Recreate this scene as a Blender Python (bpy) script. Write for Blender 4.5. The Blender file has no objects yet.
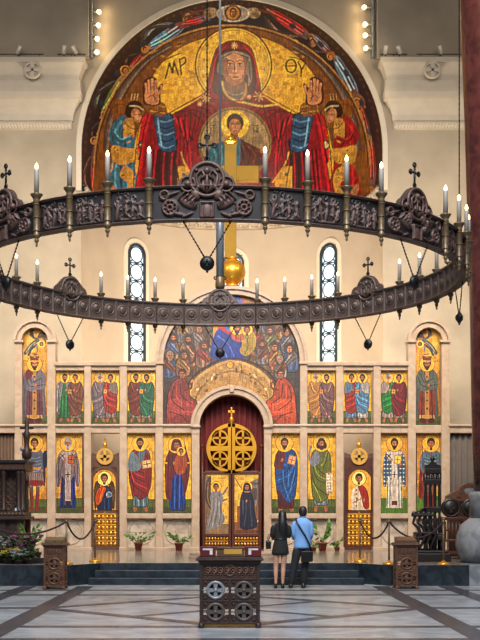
import bpy, bmesh, math, random
import numpy as np
from mathutils import Vector, Matrix
random.seed(4); RNG = np.random.default_rng(7)
sc = bpy.context.scene
C = sc.collection
PI = math.pi
F, CX, HY, CZ = 1100.0, 232.0, 511.0, 1.65      # focal length, vanishing point, eye height
PZ = 0.46                                        # height of the raised platform

def P(px, py, d):
    return Vector(((px-CX)*d/F, d, CZ+(HY-py)*d/F))
def lin(c):
    return tuple(x/12.92 if x <= .04045 else ((x+.055)/1.055)**2.4 for x in c)

# ------------------------------------------------------------------ materials
def mat(name, col, rough=.6, metal=0, var=.12, scale=6, bump=0, bscale=40, spec=.5, emit=None, es=0, coat=0):
    m = bpy.data.materials.new(name); m.use_nodes = True
    nt = m.node_tree; b = nt.nodes['Principled BSDF']
    b.inputs['Roughness'].default_value = rough
    b.inputs['Metallic'].default_value = metal
    b.inputs['Specular IOR Level'].default_value = spec
    if coat: b.inputs['Coat Weight'].default_value = coat
    c = lin(col)
    tc = nt.nodes.new('ShaderNodeTexCoord')
    n = nt.nodes.new('ShaderNodeTexNoise'); n.inputs['Scale'].default_value = scale; n.inputs['Detail'].default_value = 6
    nt.links.new(tc.outputs['Object'], n.inputs['Vector'])
    r = nt.nodes.new('ShaderNodeValToRGB')
    r.color_ramp.elements[0].position = .3; r.color_ramp.elements[1].position = .7
    r.color_ramp.elements[0].color = (*[x*(1-var) for x in c], 1)
    r.color_ramp.elements[1].color = (*[min(1, x*(1+var)) for x in c], 1)
    nt.links.new(n.outputs['Fac'], r.inputs['Fac']); nt.links.new(r.outputs['Color'], b.inputs['Base Color'])
    if bump:
        n2 = nt.nodes.new('ShaderNodeTexNoise'); n2.inputs['Scale'].default_value = bscale; n2.inputs['Detail'].default_value = 4
        nt.links.new(tc.outputs['Object'], n2.inputs['Vector'])
        bp = nt.nodes.new('ShaderNodeBump'); bp.inputs['Strength'].default_value = bump; bp.inputs['Distance'].default_value = .02
        nt.links.new(n2.outputs['Fac'], bp.inputs['Height']); nt.links.new(bp.outputs['Normal'], b.inputs['Normal'])
    if emit:
        b.inputs['Emission Color'].default_value = (*lin(emit), 1); b.inputs['Emission Strength'].default_value = es
    return m

def stone_mat(name, col, vein, scale=2, rough=.4, amount=.5, spec=.5):
    m = bpy.data.materials.new(name); m.use_nodes = True
    nt = m.node_tree; b = nt.nodes['Principled BSDF']; b.inputs['Roughness'].default_value = rough
    b.inputs['Specular IOR Level'].default_value = spec
    tc = nt.nodes.new('ShaderNodeTexCoord')
    n = nt.nodes.new('ShaderNodeTexNoise'); n.inputs['Scale'].default_value = scale; n.inputs['Detail'].default_value = 8
    n.inputs['Distortion'].default_value = 1.2
    nt.links.new(tc.outputs['Object'], n.inputs['Vector'])
    r = nt.nodes.new('ShaderNodeValToRGB')
    e = r.color_ramp.elements
    e[0].position = .38; e[0].color = (*lin(vein), 1); e[1].position = .38+amount*.4; e[1].color = (*lin(col), 1)
    nt.links.new(n.outputs['Fac'], r.inputs['Fac']); nt.links.new(r.outputs['Color'], b.inputs['Base Color'])
    return m

def mosaic_mat(name, cell=28., rough=.35, bump=.25, spec=.5):
    m = bpy.data.materials.new(name); m.use_nodes = True
    nt = m.node_tree; b = nt.nodes['Principled BSDF']; b.inputs['Roughness'].default_value = rough
    b.inputs['Specular IOR Level'].default_value = spec
    at = nt.nodes.new('ShaderNodeAttribute'); at.attribute_name = 'paint'
    tc = nt.nodes.new('ShaderNodeTexCoord')
    v = nt.nodes.new('ShaderNodeTexVoronoi'); v.inputs['Scale'].default_value = cell
    nt.links.new(tc.outputs['Object'], v.inputs['Vector'])
    sep = nt.nodes.new('ShaderNodeSeparateColor'); nt.links.new(v.outputs['Color'], sep.inputs['Color'])
    mr = nt.nodes.new('ShaderNodeMapRange'); mr.inputs['To Min'].default_value = .86; mr.inputs['To Max'].default_value = 1.13
    nt.links.new(sep.outputs['Red'], mr.inputs['Value'])
    mx = nt.nodes.new('ShaderNodeVectorMath'); mx.operation = 'SCALE'
    nt.links.new(at.outputs['Color'], mx.inputs[0]); nt.links.new(mr.outputs['Result'], mx.inputs['Scale'])
    nt.links.new(mx.outputs['Vector'], b.inputs['Base Color'])
    bp = nt.nodes.new('ShaderNodeBump'); bp.inputs['Strength'].default_value = bump; bp.inputs['Distance'].default_value = .02
    nt.links.new(sep.outputs['Green'], bp.inputs['Height']); nt.links.new(bp.outputs['Normal'], b.inputs['Normal'])
    return m

M = {}
M['plaster'] = mat('plaster', (.66,.615,.54), .85, var=.12, scale=.9, bump=.15, bscale=8)
M['apse_plaster'] = mat('apse_plaster', (.685,.63,.56), .85, var=.08, scale=.8, bump=.15, bscale=8)
M['white_plaster'] = mat('white_plaster', (.80,.76,.69), .7, var=.05, scale=3)
M['marble'] = stone_mat('pink_beige_marble', (.71,.625,.535), (.655,.565,.475), 3, .4, .6)
M['pale_marble'] = stone_mat('pale_marble', (.74,.69,.62), (.60,.54,.48), 2.5, .4, .6)
M['green_marble'] = stone_mat('dark_green_marble', (.145,.185,.215), (.09,.115,.14), 4, .3, .5)
M['floor_light'] = stone_mat('floor_light_marble', (.66,.68,.69), (.53,.55,.565), 1.3, .24, .7, .35)
M['floor_dark'] = stone_mat('floor_dark_marble', (.30,.30,.32), (.22,.22,.24), 3, .24, .5, .35)
M['platform_top'] = stone_mat('platform_marble', (.60,.57,.53), (.45,.42,.39), 1.5, .14, .6)
M['red_marble'] = stone_mat('red_column_marble', (.30,.15,.135), (.20,.095,.09), 3, .22, .6)
M['grey_marble'] = stone_mat('grey_column_marble', (.50,.515,.53), (.38,.395,.41), 3, .35, .6)
M['bronze'] = mat('dark_bronze', (.315,.225,.19), .5, .15, var=.35, scale=14, bump=.3, bscale=60)
M['bronze_dark'] = mat('dark_bronze_ground', (.095,.07,.068), .55, .1, var=.3, scale=14)
M['bronze_rim'] = mat('bronze_rim', (.275,.22,.195), .5, .15, var=.25, scale=30)
M['brass'] = mat('aged_brass', (.39,.32,.22), .42, .35, var=.3, scale=20)
M['gold'] = mat('gilded_metal', (.90,.66,.22), .32, .75, var=.08, scale=5)
M['dull_gilt'] = mat('dull_gilding', (.58,.455,.15), .6, 0, var=.12, scale=4, spec=.15)
M['gold_leaf'] = mat('gold_leaf', (.74,.57,.24), .5, .15, var=.1, scale=4)
M['candle'] = mat('candle_wax', (.56,.53,.49), .5, var=.05)
M['flame'] = mat('lit_candle_tip', (1,.9,.7), .5, emit=(1,.82,.54), es=12)
M['lamp_glow'] = mat('lit_lamp', (1,.95,.85), .5, emit=(1,.88,.68), es=12)
M['steel'] = mat('grey_steel', (.50,.53,.56), .35, .6, var=.06)
M['lamp_body'] = mat('pale_lamp_body', (.85,.83,.78), .4, .1, var=.05)
M['black_metal'] = mat('black_metal', (.06,.055,.055), .45, .3, var=.2)
M['wood_dark'] = mat('dark_carved_wood', (.20,.135,.105), .45, var=.35, scale=18, bump=.3, bscale=45)
M['wood_black'] = mat('black_carved_wood', (.085,.065,.06), .4, var=.3, scale=18)
M['wood'] = mat('brown_wood', (.34,.22,.15), .45, var=.25, scale=14, bump=.2, bscale=40)
M['wood_red'] = mat('red_brown_wood', (.30,.14,.09), .4, var=.2, scale=12)
M['carving_grey'] = mat('worn_grey_carving', (.30,.265,.245), .5, var=.25, scale=30)
M['carving_silver'] = mat('silvery_carving', (.50,.51,.52), .4, .2, var=.15, scale=30)
M['lace'] = mat('pale_lining', (.66,.60,.54), .8)
M['red_cloth'] = mat('wine_red_cloth', (.33,.06,.10), .9, var=.25, scale=3)
M['curtain'] = mat('dark_red_curtain', (.34,.075,.075), .85, var=.2, scale=2)
M['white_trim'] = mat('white_braid', (.82,.78,.76), .8)
M['rope'] = mat('dark_red_rope', (.16,.06,.06), .8)
M['leaf'] = mat('green_leaf', (.30,.46,.16), .5, var=.35, scale=9)
M['leaf_dark'] = mat('dark_green_leaf', (.14,.22,.09), .5, var=.35, scale=9)
M['terracotta'] = mat('terracotta', (.48,.20,.12), .8)
M['petal_pink'] = mat('purple_pink_petals', (.52,.27,.42), .7, var=.3, scale=20)
M['petal_white'] = mat('white_petals', (.55,.56,.56), .7)
M['petal_yellow'] = mat('yellow_petals', (.70,.60,.18), .7)
M['pot_dark'] = mat('dark_pot', (.12,.12,.11), .6)
M['glass'] = mat('daylit_window_glass', (.85,.93,1), .3, emit=(.74,.88,1), es=.85)
M['lead'] = mat('dark_window_frame', (.13,.17,.20), .6)
M['skin'] = mat('skin', (.72,.53,.43), .55, var=.06)
M['hair'] = mat('black_hair', (.045,.038,.04), .45, var=.3, scale=40)
M['hair_brown'] = mat('dark_brown_hair', (.085,.06,.05), .55, var=.3, scale=40)
M['black_cloth'] = mat('black_cloth', (.055,.052,.058), .85, var=.2)
M['trouser'] = mat('dark_navy_trousers', (.085,.09,.11), .85, var=.2)
M['blue_shirt'] = mat('light_blue_shirt', (.43,.60,.80), .8, var=.07, scale=10)
M['leather'] = mat('black_leather', (.05,.045,.05), .35)
M['dim_panel'] = mat('dim_grey_panel', (.34,.31,.29), .8)
M['brown_hanging'] = mat('brown_hanging_cloth', (.36,.28,.22), .85, var=.15, scale=2)
M['mosaic'] = mosaic_mat('mosaic_tesserae', 55., .40, .12)
M['mosaic_big'] = mosaic_mat('apse_mosaic_tesserae', 30., .40, .15)
M['painted'] = mosaic_mat('painted_icon', 60., .35, .05)

# ------------------------------------------------------------------ objects
def wl(o):
    v = Vector((0,0,0))
    while o is not None:
        v += o.location; o = o.parent
    return v
def tag(o, label=None, cat=None, group=None, kind=None):
    if label: o['label'] = label
    if cat: o['category'] = cat
    if group: o['group'] = group
    if kind: o['kind'] = kind
    return o
def thing(name, label, cat, loc, group=None):
    o = bpy.data.objects.new(name, None); C.objects.link(o); o.location = loc; o.empty_display_size = .1
    return tag(o, label, cat, group)
def copy_tree(o, parent=None):
    c = o.copy(); C.objects.link(c); c.parent = parent
    for ch in list(o.children):
        copy_tree(ch, c)
    return c

class MB:
    def __init__(s): s.bm = bmesh.new(); s.mi = 0
    def _m(s, faces):
        for f in faces: f.material_index = s.mi
    def box(s, x0, y0, z0, x1, y1, z1, bev=0):
        v = [s.bm.verts.new(p) for p in ((x0,y0,z0),(x1,y0,z0),(x1,y1,z0),(x0,y1,z0),(x0,y0,z1),(x1,y0,z1),(x1,y1,z1),(x0,y1,z1))]
        fs = [s.bm.faces.new([v[i] for i in q]) for q in ((0,3,2,1),(4,5,6,7),(0,1,5,4),(1,2,6,5),(2,3,7,6),(3,0,4,7))]
        s._m(fs)
        if bev:
            es = list({e for f in fs for e in f.edges})
            bmesh.ops.bevel(s.bm, geom=es, offset=bev, segments=2, affect='EDGES', profile=.6)
        return s
    def pbox(s, px0, py0, px1, py1, d0, d1, bev=0):
        a = P(px0, py0, d0); b = P(px1, py1, d0)
        return s.box(min(a.x,b.x), d0, min(a.z,b.z), max(a.x,b.x), d1, max(a.z,b.z), bev)
    def tube(s, pts, r, n=8, cap=True):
        pts = [Vector(p) for p in pts]; rs = r if isinstance(r, (list, tuple)) else [r]*len(pts)
        rings = []; ref = None
        for i, p in enumerate(pts):
            t = (pts[min(i+1, len(pts)-1)] - pts[max(i-1, 0)])
            if t.length < 1e-9: t = Vector((0,0,1))
            t.normalize()
            if ref is None:
                ref = t.orthogonal().normalized()
            u = (ref - t*ref.dot(t))
            if u.length < 1e-6: u = t.orthogonal()
            u.normalize(); w = t.cross(u); ref = u
            rings.append([s.bm.verts.new(p + (u*math.cos(2*PI*k/n) + w*math.sin(2*PI*k/n))*rs[i]) for k in range(n)])
        fs = []
        for a, b in zip(rings, rings[1:]):
            for k in range(n): fs.append(s.bm.faces.new((a[k], a[(k+1)%n], b[(k+1)%n], b[k])))
        if cap:
            fs.append(s.bm.faces.new(rings[0][::-1])); fs.append(s.bm.faces.new(rings[-1]))
        s._m(fs)
        for f in fs: f.smooth = True
        return s
    def lathe(s, prof, c=(0,0,0), n=20, axis='z', smooth=True, sx=1, sy=1):
        c = Vector(c); rings = []
        def pt(r, h, a):
            x, y = r*math.cos(a)*sx, r*math.sin(a)*sy
            if axis == 'z': return c + Vector((x, y, h))
            if axis == 'y': return c + Vector((x, h, y))
            return c + Vector((h, x, y))
        for r, h in prof:
            if r < 1e-6: rings.append([s.bm.verts.new(pt(0, h, 0))])
            else: rings.append([s.bm.verts.new(pt(r, h, 2*PI*k/n)) for k in range(n)])
        fs = []
        for a, b in zip(rings, rings[1:]):
            for k in range(n):
                k2 = (k+1) % n
                if len(a) == 1 and len(b) == 1: continue
                if len(a) == 1: fs.append(s.bm.faces.new((a[0], b[k2], b[k])))
                elif len(b) == 1: fs.append(s.bm.faces.new((a[k], a[k2], b[0])))
                else: fs.append(s.bm.faces.new((a[k], a[k2], b[k2], b[k])))
        if len(rings[0]) > 1: fs.append(s.bm.faces.new(rings[0][::-1]))
        if len(rings[-1]) > 1: fs.append(s.bm.faces.new(rings[-1]))
        s._m(fs)
        for f in fs: f.smooth = smooth
        return s
    def sphere(s, c, r, sx=1, sy=1, sz=1, n=16, m=10):
        return s.lathe([(r*math.sin(PI*i/m), -r*sz*math.cos(PI*i/m)) for i in range(m+1)], c, n, 'z', True, sx, sy)
    def torus(s, c, R, r, axis='y', n=28, m=8, a0=0, a1=2*PI):
        c = Vector(c); full = abs(a1-a0-2*PI) < 1e-6
        k = n if full else n+1; rings = []
        for i in range(k):
            a = a0+(a1-a0)*i/n; ring = []
            for j in range(m):
                b = 2*PI*j/m; q = R + r*math.cos(b); h = r*math.sin(b)
                x, y = q*math.cos(a), q*math.sin(a)
                ring.append(s.bm.verts.new(c + (Vector((x, h, y)) if axis == 'y' else Vector((x, y, h)) if axis == 'z' else Vector((h, x, y)))))
            rings.append(ring)
        fs = []
        for i in range(n):
            a, b = rings[i], rings[(i+1) % k]
            for j in range(m): fs.append(s.bm.faces.new((a[j], a[(j+1)%m], b[(j+1)%m], b[j])))
        s._m(fs)
        for f in fs: f.smooth = True
        return s
    def prism(s, pts, y0, y1, bev=0):
        """extrude an XZ outline from depth y0 to y1"""
        a = [s.bm.verts.new((p[0], y0, p[1])) for p in pts]; b = [s.bm.verts.new((p[0], y1, p[1])) for p in pts]
        n = len(pts); fs = [s.bm.faces.new(a), s.bm.faces.new(b[::-1])]
        for i in range(n): fs.append(s.bm.faces.new((a[i], b[i], b[(i+1)%n], a[(i+1)%n])))
        s._m(fs); return s
    def prismz(s, pts, z0, z1):
        a = [s.bm.verts.new((p[0], p[1], z0)) for p in pts]; b = [s.bm.verts.new((p[0], p[1], z1)) for p in pts]
        n = len(pts); fs = [s.bm.faces.new(a[::-1]), s.bm.faces.new(b)]
        for i in range(n): fs.append(s.bm.faces.new((a[i], a[(i+1)%n], b[(i+1)%n], b[i])))
        s._m(fs); return s
    def archband(s, cx, cz, r0, r1, y0, y1, n=36, a0=0, a1=PI):
        v = []
        for i in range(n+1):
            a = a0+(a1-a0)*i/n; c, q = math.cos(a), math.sin(a)
            v.append([s.bm.verts.new((cx+r*c, y, cz+r*q)) for r, y in ((r0,y0),(r1,y0),(r1,y1),(r0,y1))])
        fs = []
        for a, b in zip(v, v[1:]):
            for j in range(4): fs.append(s.bm.faces.new((a[j], b[j], b[(j+1)%4], a[(j+1)%4])))
        fs.append(s.bm.faces.new(v[0])); fs.append(s.bm.faces.new(v[-1][::-1]))
        s._m(fs); return s
    def loft(s, rings, n=20, cap=True):
        """rings of (centre, rx, ry) stacked ellipses"""
        R = []
        for c, rx, ry in rings:
            c = Vector(c); R.append([s.bm.verts.new(c+Vector((rx*math.cos(2*PI*k/n), ry*math.sin(2*PI*k/n), 0))) for k in range(n)])
        fs = []
        for a, b in zip(R, R[1:]):
            for k in range(n): fs.append(s.bm.faces.new((a[k], a[(k+1)%n], b[(k+1)%n], b[k])))
        if cap: fs += [s.bm.faces.new(R[0][::-1]), s.bm.faces.new(R[-1])]
        s._m(fs)
        for f in fs: f.smooth = True
        return s
    def quad(s, a, b, c, d):
        s._m([s.bm.faces.new([s.bm.verts.new(p) for p in (a,b,c,d)])]); return s
    def leaf(s, base, tip, w, up=Vector((0,0,1))):
        base, tip = Vector(base), Vector(tip); t = tip-base; side = t.cross(Vector((random.uniform(-1,1), random.uniform(-1,1), .3)))
        if side.length < 1e-6: side = t.orthogonal()
        side.normalize(); side *= w; nrm = t.cross(side).normalized()*w*.25
        mid = base + t*.45
        vs = [base, mid+side+nrm, tip, mid-side+nrm, mid-nrm*.6]
        v = [s.bm.verts.new(p) for p in vs]
        fs = [s.bm.faces.new((v[0], v[1], v[4])), s.bm.faces.new((v[1], v[2], v[4])), s.bm.faces.new((v[2], v[3], v[4])), s.bm.faces.new((v[3], v[0], v[4]))]
        s._m(fs); return s
    def build(s, name, m, parent=None, loc=None, bevel=0):
        bm = s.bm; bmesh.ops.recalc_face_normals(bm, faces=bm.faces[:])
        off = wl(parent) if parent else Vector((0,0,0))
        if parent is None and loc is not None: off = Vector(loc)
        if off.length > 0: bmesh.ops.translate(bm, verts=bm.verts[:], vec=-off)
        me = bpy.data.meshes.new(name); bm.to_mesh(me); bm.free()
        for k in (m if isinstance(m, (list, tuple)) else [m]): me.materials.append(M[k] if isinstance(k, str) else k)
        o = bpy.data.objects.new(name, me); C.objects.link(o)
        if parent: o.parent = parent
        elif loc is not None: o.location = loc
        if bevel:
            b = o.modifiers.new('bevel', 'BEVEL'); b.width = bevel; b.segments = 2; b.limit_method = 'ANGLE'
        return o

# ------------------------------------------------------------------ painter: draws an icon into an array that becomes per-vertex colour
def smooth(pts, n=6):
    pts = [np.array(p, float) for p in pts]; L = len(pts); out = []
    for i in range(L):
        p0, p1, p2, p3 = pts[i-1], pts[i], pts[(i+1)%L], pts[(i+2)%L]
        for k in range(n):
            t = k/n
            out.append(.5*((2*p1)+(-p0+p2)*t+(2*p0-5*p1+4*p2-p3)*t*t+(-p0+3*p1-3*p2+p3)*t**3))
    return out
def smooth_open(pts, n=6):
    pts = [np.array(p, float) for p in pts]
    if len(pts) < 3: return pts
    q = [2*pts[0]-pts[1]] + pts + [2*pts[-1]-pts[-2]]; out = []
    for i in range(1, len(q)-2):
        p0, p1, p2, p3 = q[i-1:i+3]
        for k in range(n):
            t = k/n
            out.append(.5*((2*p1)+(-p0+p2)*t+(2*p0-5*p1+4*p2-p3)*t*t+(-p0+3*p1-3*p2+p3)*t**3))
    return out + [pts[-1]]
class Cv:
    def __init__(s, x0, y0, x1, y1, k, bg):
        s.x0, s.y0, s.x1, s.y1 = x0, y0, x1, y1
        s.W = max(4, int(round((x1-x0)*k))+1); s.H = max(4, int(round((y1-y0)*k))+1)
        s.X, s.Y = np.meshgrid(np.linspace(x0, x1, s.W), np.linspace(y0, y1, s.H))
        s.a = np.empty((s.H, s.W, 3)); s.a[:] = bg
        s.jit(.12, .10)
        s.clip = None; s.streak = .11
    def jit(s, amt, low=.08, mask=None):
        n = 1 + amt*(RNG.random((s.H, s.W))-.5)*2
        cs = RNG.random((s.H//9+2, s.W//9+2)); big = np.kron(cs, np.ones((9,9)))[:s.H, :s.W]
        n *= 1 + low*(big-.5)*2
        if mask is None: s.a *= n[..., None]
        else: s.a[mask] *= n[mask][:, None]
    def _bb(s, xs, ys, pad=0):
        sx = (s.W-1)/(s.x1-s.x0); sy = (s.H-1)/(s.y1-s.y0)
        i0 = max(0, int((min(xs)-pad-s.x0)*sx)-1); i1 = min(s.W, int((max(xs)+pad-s.x0)*sx)+3)
        j0 = max(0, int((min(ys)-pad-s.y0)*sy)-1); j1 = min(s.H, int((max(ys)+pad-s.y0)*sy)+3)
        return (slice(j0, max(j0, j1)), slice(i0, max(i0, i1)))
    def put(s, sl, m, col, al):
        sub = s.a[sl]
        if s.clip is not None: m = m & s.clip[sl]
        sub[m] = sub[m]*(1-al) + np.array(col)*al
    def poly(s, pts, col, sm=True, al=1.):
        q = smooth(pts) if sm else [np.array(p, float) for p in pts]
        xs = [p[0] for p in q]; ys = [p[1] for p in q]; sl = s._bb(xs, ys)
        X, Y = s.X[sl], s.Y[sl]
        if X.size == 0: return s
        m = np.zeros(X.shape, bool)
        for i in range(len(q)):
            x1, y1 = q[i-1]; x2, y2 = q[i]
            if y1 == y2: continue
            c = ((y1 > Y) != (y2 > Y)) & (X < (x2-x1)*(Y-y1)/(y2-y1)+x1)
            m ^= c
        s.put(sl, m, col, al); return s
    def ell(s, cx, cy, rx, ry, col, rot=0, al=1.):
        r = max(rx, ry); sl = s._bb([cx-r, cx+r], [cy-r, cy+r]); X, Y = s.X[sl]-cx, s.Y[sl]-cy
        if X.size == 0: return s
        c, q = math.cos(rot), math.sin(rot)
        m = ((X*c+Y*q)/rx)**2 + ((-X*q+Y*c)/ry)**2 <= 1
        s.put(sl, m, col, al); return s
    def ring(s, cx, cy, r, w, col, al=1.):
        sl = s._bb([cx-r-w, cx+r+w], [cy-r-w, cy+r+w]); d = np.hypot(s.X[sl]-cx, s.Y[sl]-cy)
        s.put(sl, abs(d-r) <= w/2, col, al); return s
    def line(s, pts, w, col, sm=True, al=1.):
        q = smooth_open(pts) if sm else [np.array(p, float) for p in pts]
        xs = [p[0] for p in q]; ys = [p[1] for p in q]; sl = s._bb(xs, ys, w)
        X, Y = s.X[sl], s.Y[sl]
        if X.size == 0: return s
        dm = np.full(X.shape, 1e9)
        for (x1, y1), (x2, y2) in zip(q, q[1:]):
            dx, dy = x2-x1, y2-y1; L = dx*dx+dy*dy+1e-12
            t = np.clip(((X-x1)*dx+(Y-y1)*dy)/L, 0, 1)
            dm = np.minimum(dm, np.hypot(X-x1-t*dx, Y-y1-t*dy))
        s.put(sl, dm <= w/2, col, al); return s
    def outline(s, pts, w, col, al=.85):
        q = smooth(pts); return s.line(q+[q[0]], w, col, False, al)
    def rect(s, x0, y0, x1, y1, col, al=1.):
        return s.poly([(x0,y0),(x1,y0),(x1,y1),(x0,y1)], col, False, al)
    def linear(s):
        a = np.clip(s.a, 0, 1)**1.12
        # rows of darker and lighter tesserae running down the garments, as in the real mosaics
        st = RNG.random((s.H, s.W)); n1 = max(3, int(2.2*s.W/(s.x1-s.x0)))
        pad = np.pad(st, ((n1*2, n1*2), (0, 0)), mode='wrap'); cs = np.cumsum(np.vstack([np.zeros((1, s.W)), pad]), 0)
        st = (cs[4*n1:4*n1+s.H]-cs[:s.H])/(4*n1); st = (st-st.mean())/(st.std()+1e-9)
        gold = (a[...,0] > .52) & (a[...,1] > .62*a[...,0]) & (a[...,2] < .55*a[...,0])
        a = np.clip(a*(1+np.where(gold, .04, s.streak)*np.clip(st, -2, 2))[...,None], 0, 1)
        def blur(u, n):
            for ax in (0, 1):
                pd = [(0,0)]*3; pd[ax] = (n, n); p = np.pad(u, pd, mode='edge'); L = u.shape[ax]
                u = sum(np.take(p, range(i, i+L), axis=ax) for i in range(2*n+1))/(2*n+1)
            return u
        b1 = blur(a, 1); a = .5*a+.5*b1
        a = np.clip(a + 1.0*(a-blur(a, 3)), .015, 1)      # crisp tesserae edges
        return np.where(a <= .04045, a/12.92, ((a+.055)/1.055)**2.4)

def paint_attr(me, cols):
    at = me.color_attributes.new('paint', 'FLOAT_COLOR', 'POINT')
    buf = np.ones((len(cols), 4), np.float32); buf[:, :3] = cols
    at.data.foreach_set('color', buf.ravel())

def icon_mesh(name, cv, d, m='mosaic', parent=None, mask=None, thick=.07):
    """a slab whose front grid carries the painting"""
    X = (cv.X-CX)*d/F; Z = CZ+(HY-cv.Y)*d/F; H, W = cv.H, cv.W
    co = np.stack([X.ravel(), np.full(X.size, d), Z.ravel()], 1)
    idx = np.arange(H*W).reshape(H, W)
    q = np.stack([idx[:-1,:-1], idx[1:,:-1], idx[1:,1:], idx[:-1,1:]], -1).reshape(-1, 4)
    cols = cv.linear().reshape(-1, 3)
    if mask is not None:
        mx = (cv.X[:-1,:-1]+cv.X[1:,1:])/2; my = (cv.Y[:-1,:-1]+cv.Y[1:,1:])/2
        q = q[mask(mx, my).ravel()]
        used = np.unique(q); re = np.full(H*W, -1); re[used] = np.arange(len(used)); q = re[q]; co = co[used]; cols = cols[used]
        faces = q.tolist()
    else:
        b = len(co)
        back = co[[idx[0,0], idx[0,-1], idx[-1,-1], idx[-1,0]]].copy(); back[:, 1] += thick
        co = np.vstack([co, back]); cols = np.vstack([cols, cols[[idx[0,0], idx[0,-1], idx[-1,-1], idx[-1,0]]]])
        faces = q.tolist()
        faces += [idx[0].tolist()+[b+1, b], idx[:,-1].tolist()+[b+2, b+1], idx[-1][::-1].tolist()+[b+3, b+2], idx[:,0][::-1].tolist()+[b, b+3], [b, b+1, b+2, b+3]]
    loc = Vector(((cv.x0+cv.x1)/2-CX, 0, 0))*d/F; loc.y = d; loc.z = CZ+(HY-cv.y1)*d/F
    off = wl(parent) if parent else loc
    co = co - np.array(off)
    me = bpy.data.meshes.new(name); me.from_pydata(co.tolist(), [], faces); me.update()
    paint_attr(me, cols); me.materials.append(M[m])
    o = bpy.data.objects.new(name, me); C.objects.link(o)
    if parent: o.parent = parent
    else: o.location = loc
    if mask is not None:
        sd = o.modifiers.new('slab', 'SOLIDIFY'); sd.thickness = thick; sd.offset = -1
    return o
# ------------------------------------------------------------------ the painted figures
GOLD = (.80,.60,.18); GOLD_D = (.70,.49,.16); GREEN_G = (.33,.36,.15); SKIN = (.56,.36,.23); SKIN_D = (.36,.20,.12); DK = (.16,.10,.08)
def sc_(c, f): return tuple(min(1, x*f) for x in c)

def head(c, x, y, r, hair, beard=None, halo=True, veil=None, tilt=0, hr=2.0, halo_col=(.82,.63,.22), band=None, face=SKIN, look=0):
    """face of half-height r at x, y"""
    if halo:
        c.ell(x, y, r*hr, r*hr, halo_col); c.ring(x, y, r*hr, max(.28, r*.12), (.55,.26,.12))
    if veil:
        c.poly([(x-r*1.2,y+r*1.3),(x-r*1.15,y-r*.4),(x-r*.6,y-r*1.35),(x+r*.6,y-r*1.35),(x+r*1.15,y-r*.4),(x+r*1.2,y+r*1.3)], veil)
    else:
        c.ell(x, y-r*.22, r*.92, r*1.08, hair)
        if hair and beard == 'long': c.poly([(x-r*.95,y-r*.3),(x-r*1.05,y+r*1.1),(x+r*1.05,y+r*1.1),(x+r*.95,y-r*.3)], hair)
    c.rect(x-r*.3, y+r*.5, x+r*.3, y+r*1.5, SKIN_D)
    c.ell(x+look*r*.12, y+r*.05, r*.66, r*.92, face)
    c.ell(x+look*r*.3+r*.14, y+r*.05, r*.38, r*.62, sc_(face,1.13))
    if beard:
        bc = hair if beard in ('dark','long') else beard
        c.poly([(x-r*.66,y+r*.15),(x-r*.5,y+r*.95),(x,y+r*(1.5 if beard == 'long' else 1.3)),(x+r*.5,y+r*.95),(x+r*.66,y+r*.15),(x+r*.32,y+r*.45),(x-r*.32,y+r*.45)], bc)
    if not veil:
        c.poly([(x-r*.7,y-r*.15),(x-r*.6,y-r*.95),(x+r*.6,y-r*.95),(x+r*.7,y-r*.15),(x+r*.3,y-r*.52),(x-r*.3,y-r*.52)], hair)
    else:
        c.poly([(x-r*.75,y+r*.2),(x-r*.65,y-r*.8),(x+r*.65,y-r*.8),(x+r*.75,y+r*.2),(x+r*.42,y-r*.5),(x-r*.42,y-r*.5)], sc_(veil,.7))
    w = max(.3, r*.13)
    for q in (-1, 1):
        c.line([(x+q*r*.14+look*r*.12,y-r*.1),(x+q*r*.48+look*r*.12,y-r*.1)], w*1.3, DK, False)
    c.line([(x+look*r*.2,y-r*.05),(x+look*r*.25,y+r*.3)], w*.8, SKIN_D, False)
    c.line([(x-r*.18+look*r*.15,y+r*.52),(x+r*.18+look*r*.15,y+r*.52)], w, (.45,.17,.13), False)

def folds(c, pts_list, col, w=.6, al=.8):
    for p in pts_list: c.line(p, w, col, True, al)

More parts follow.
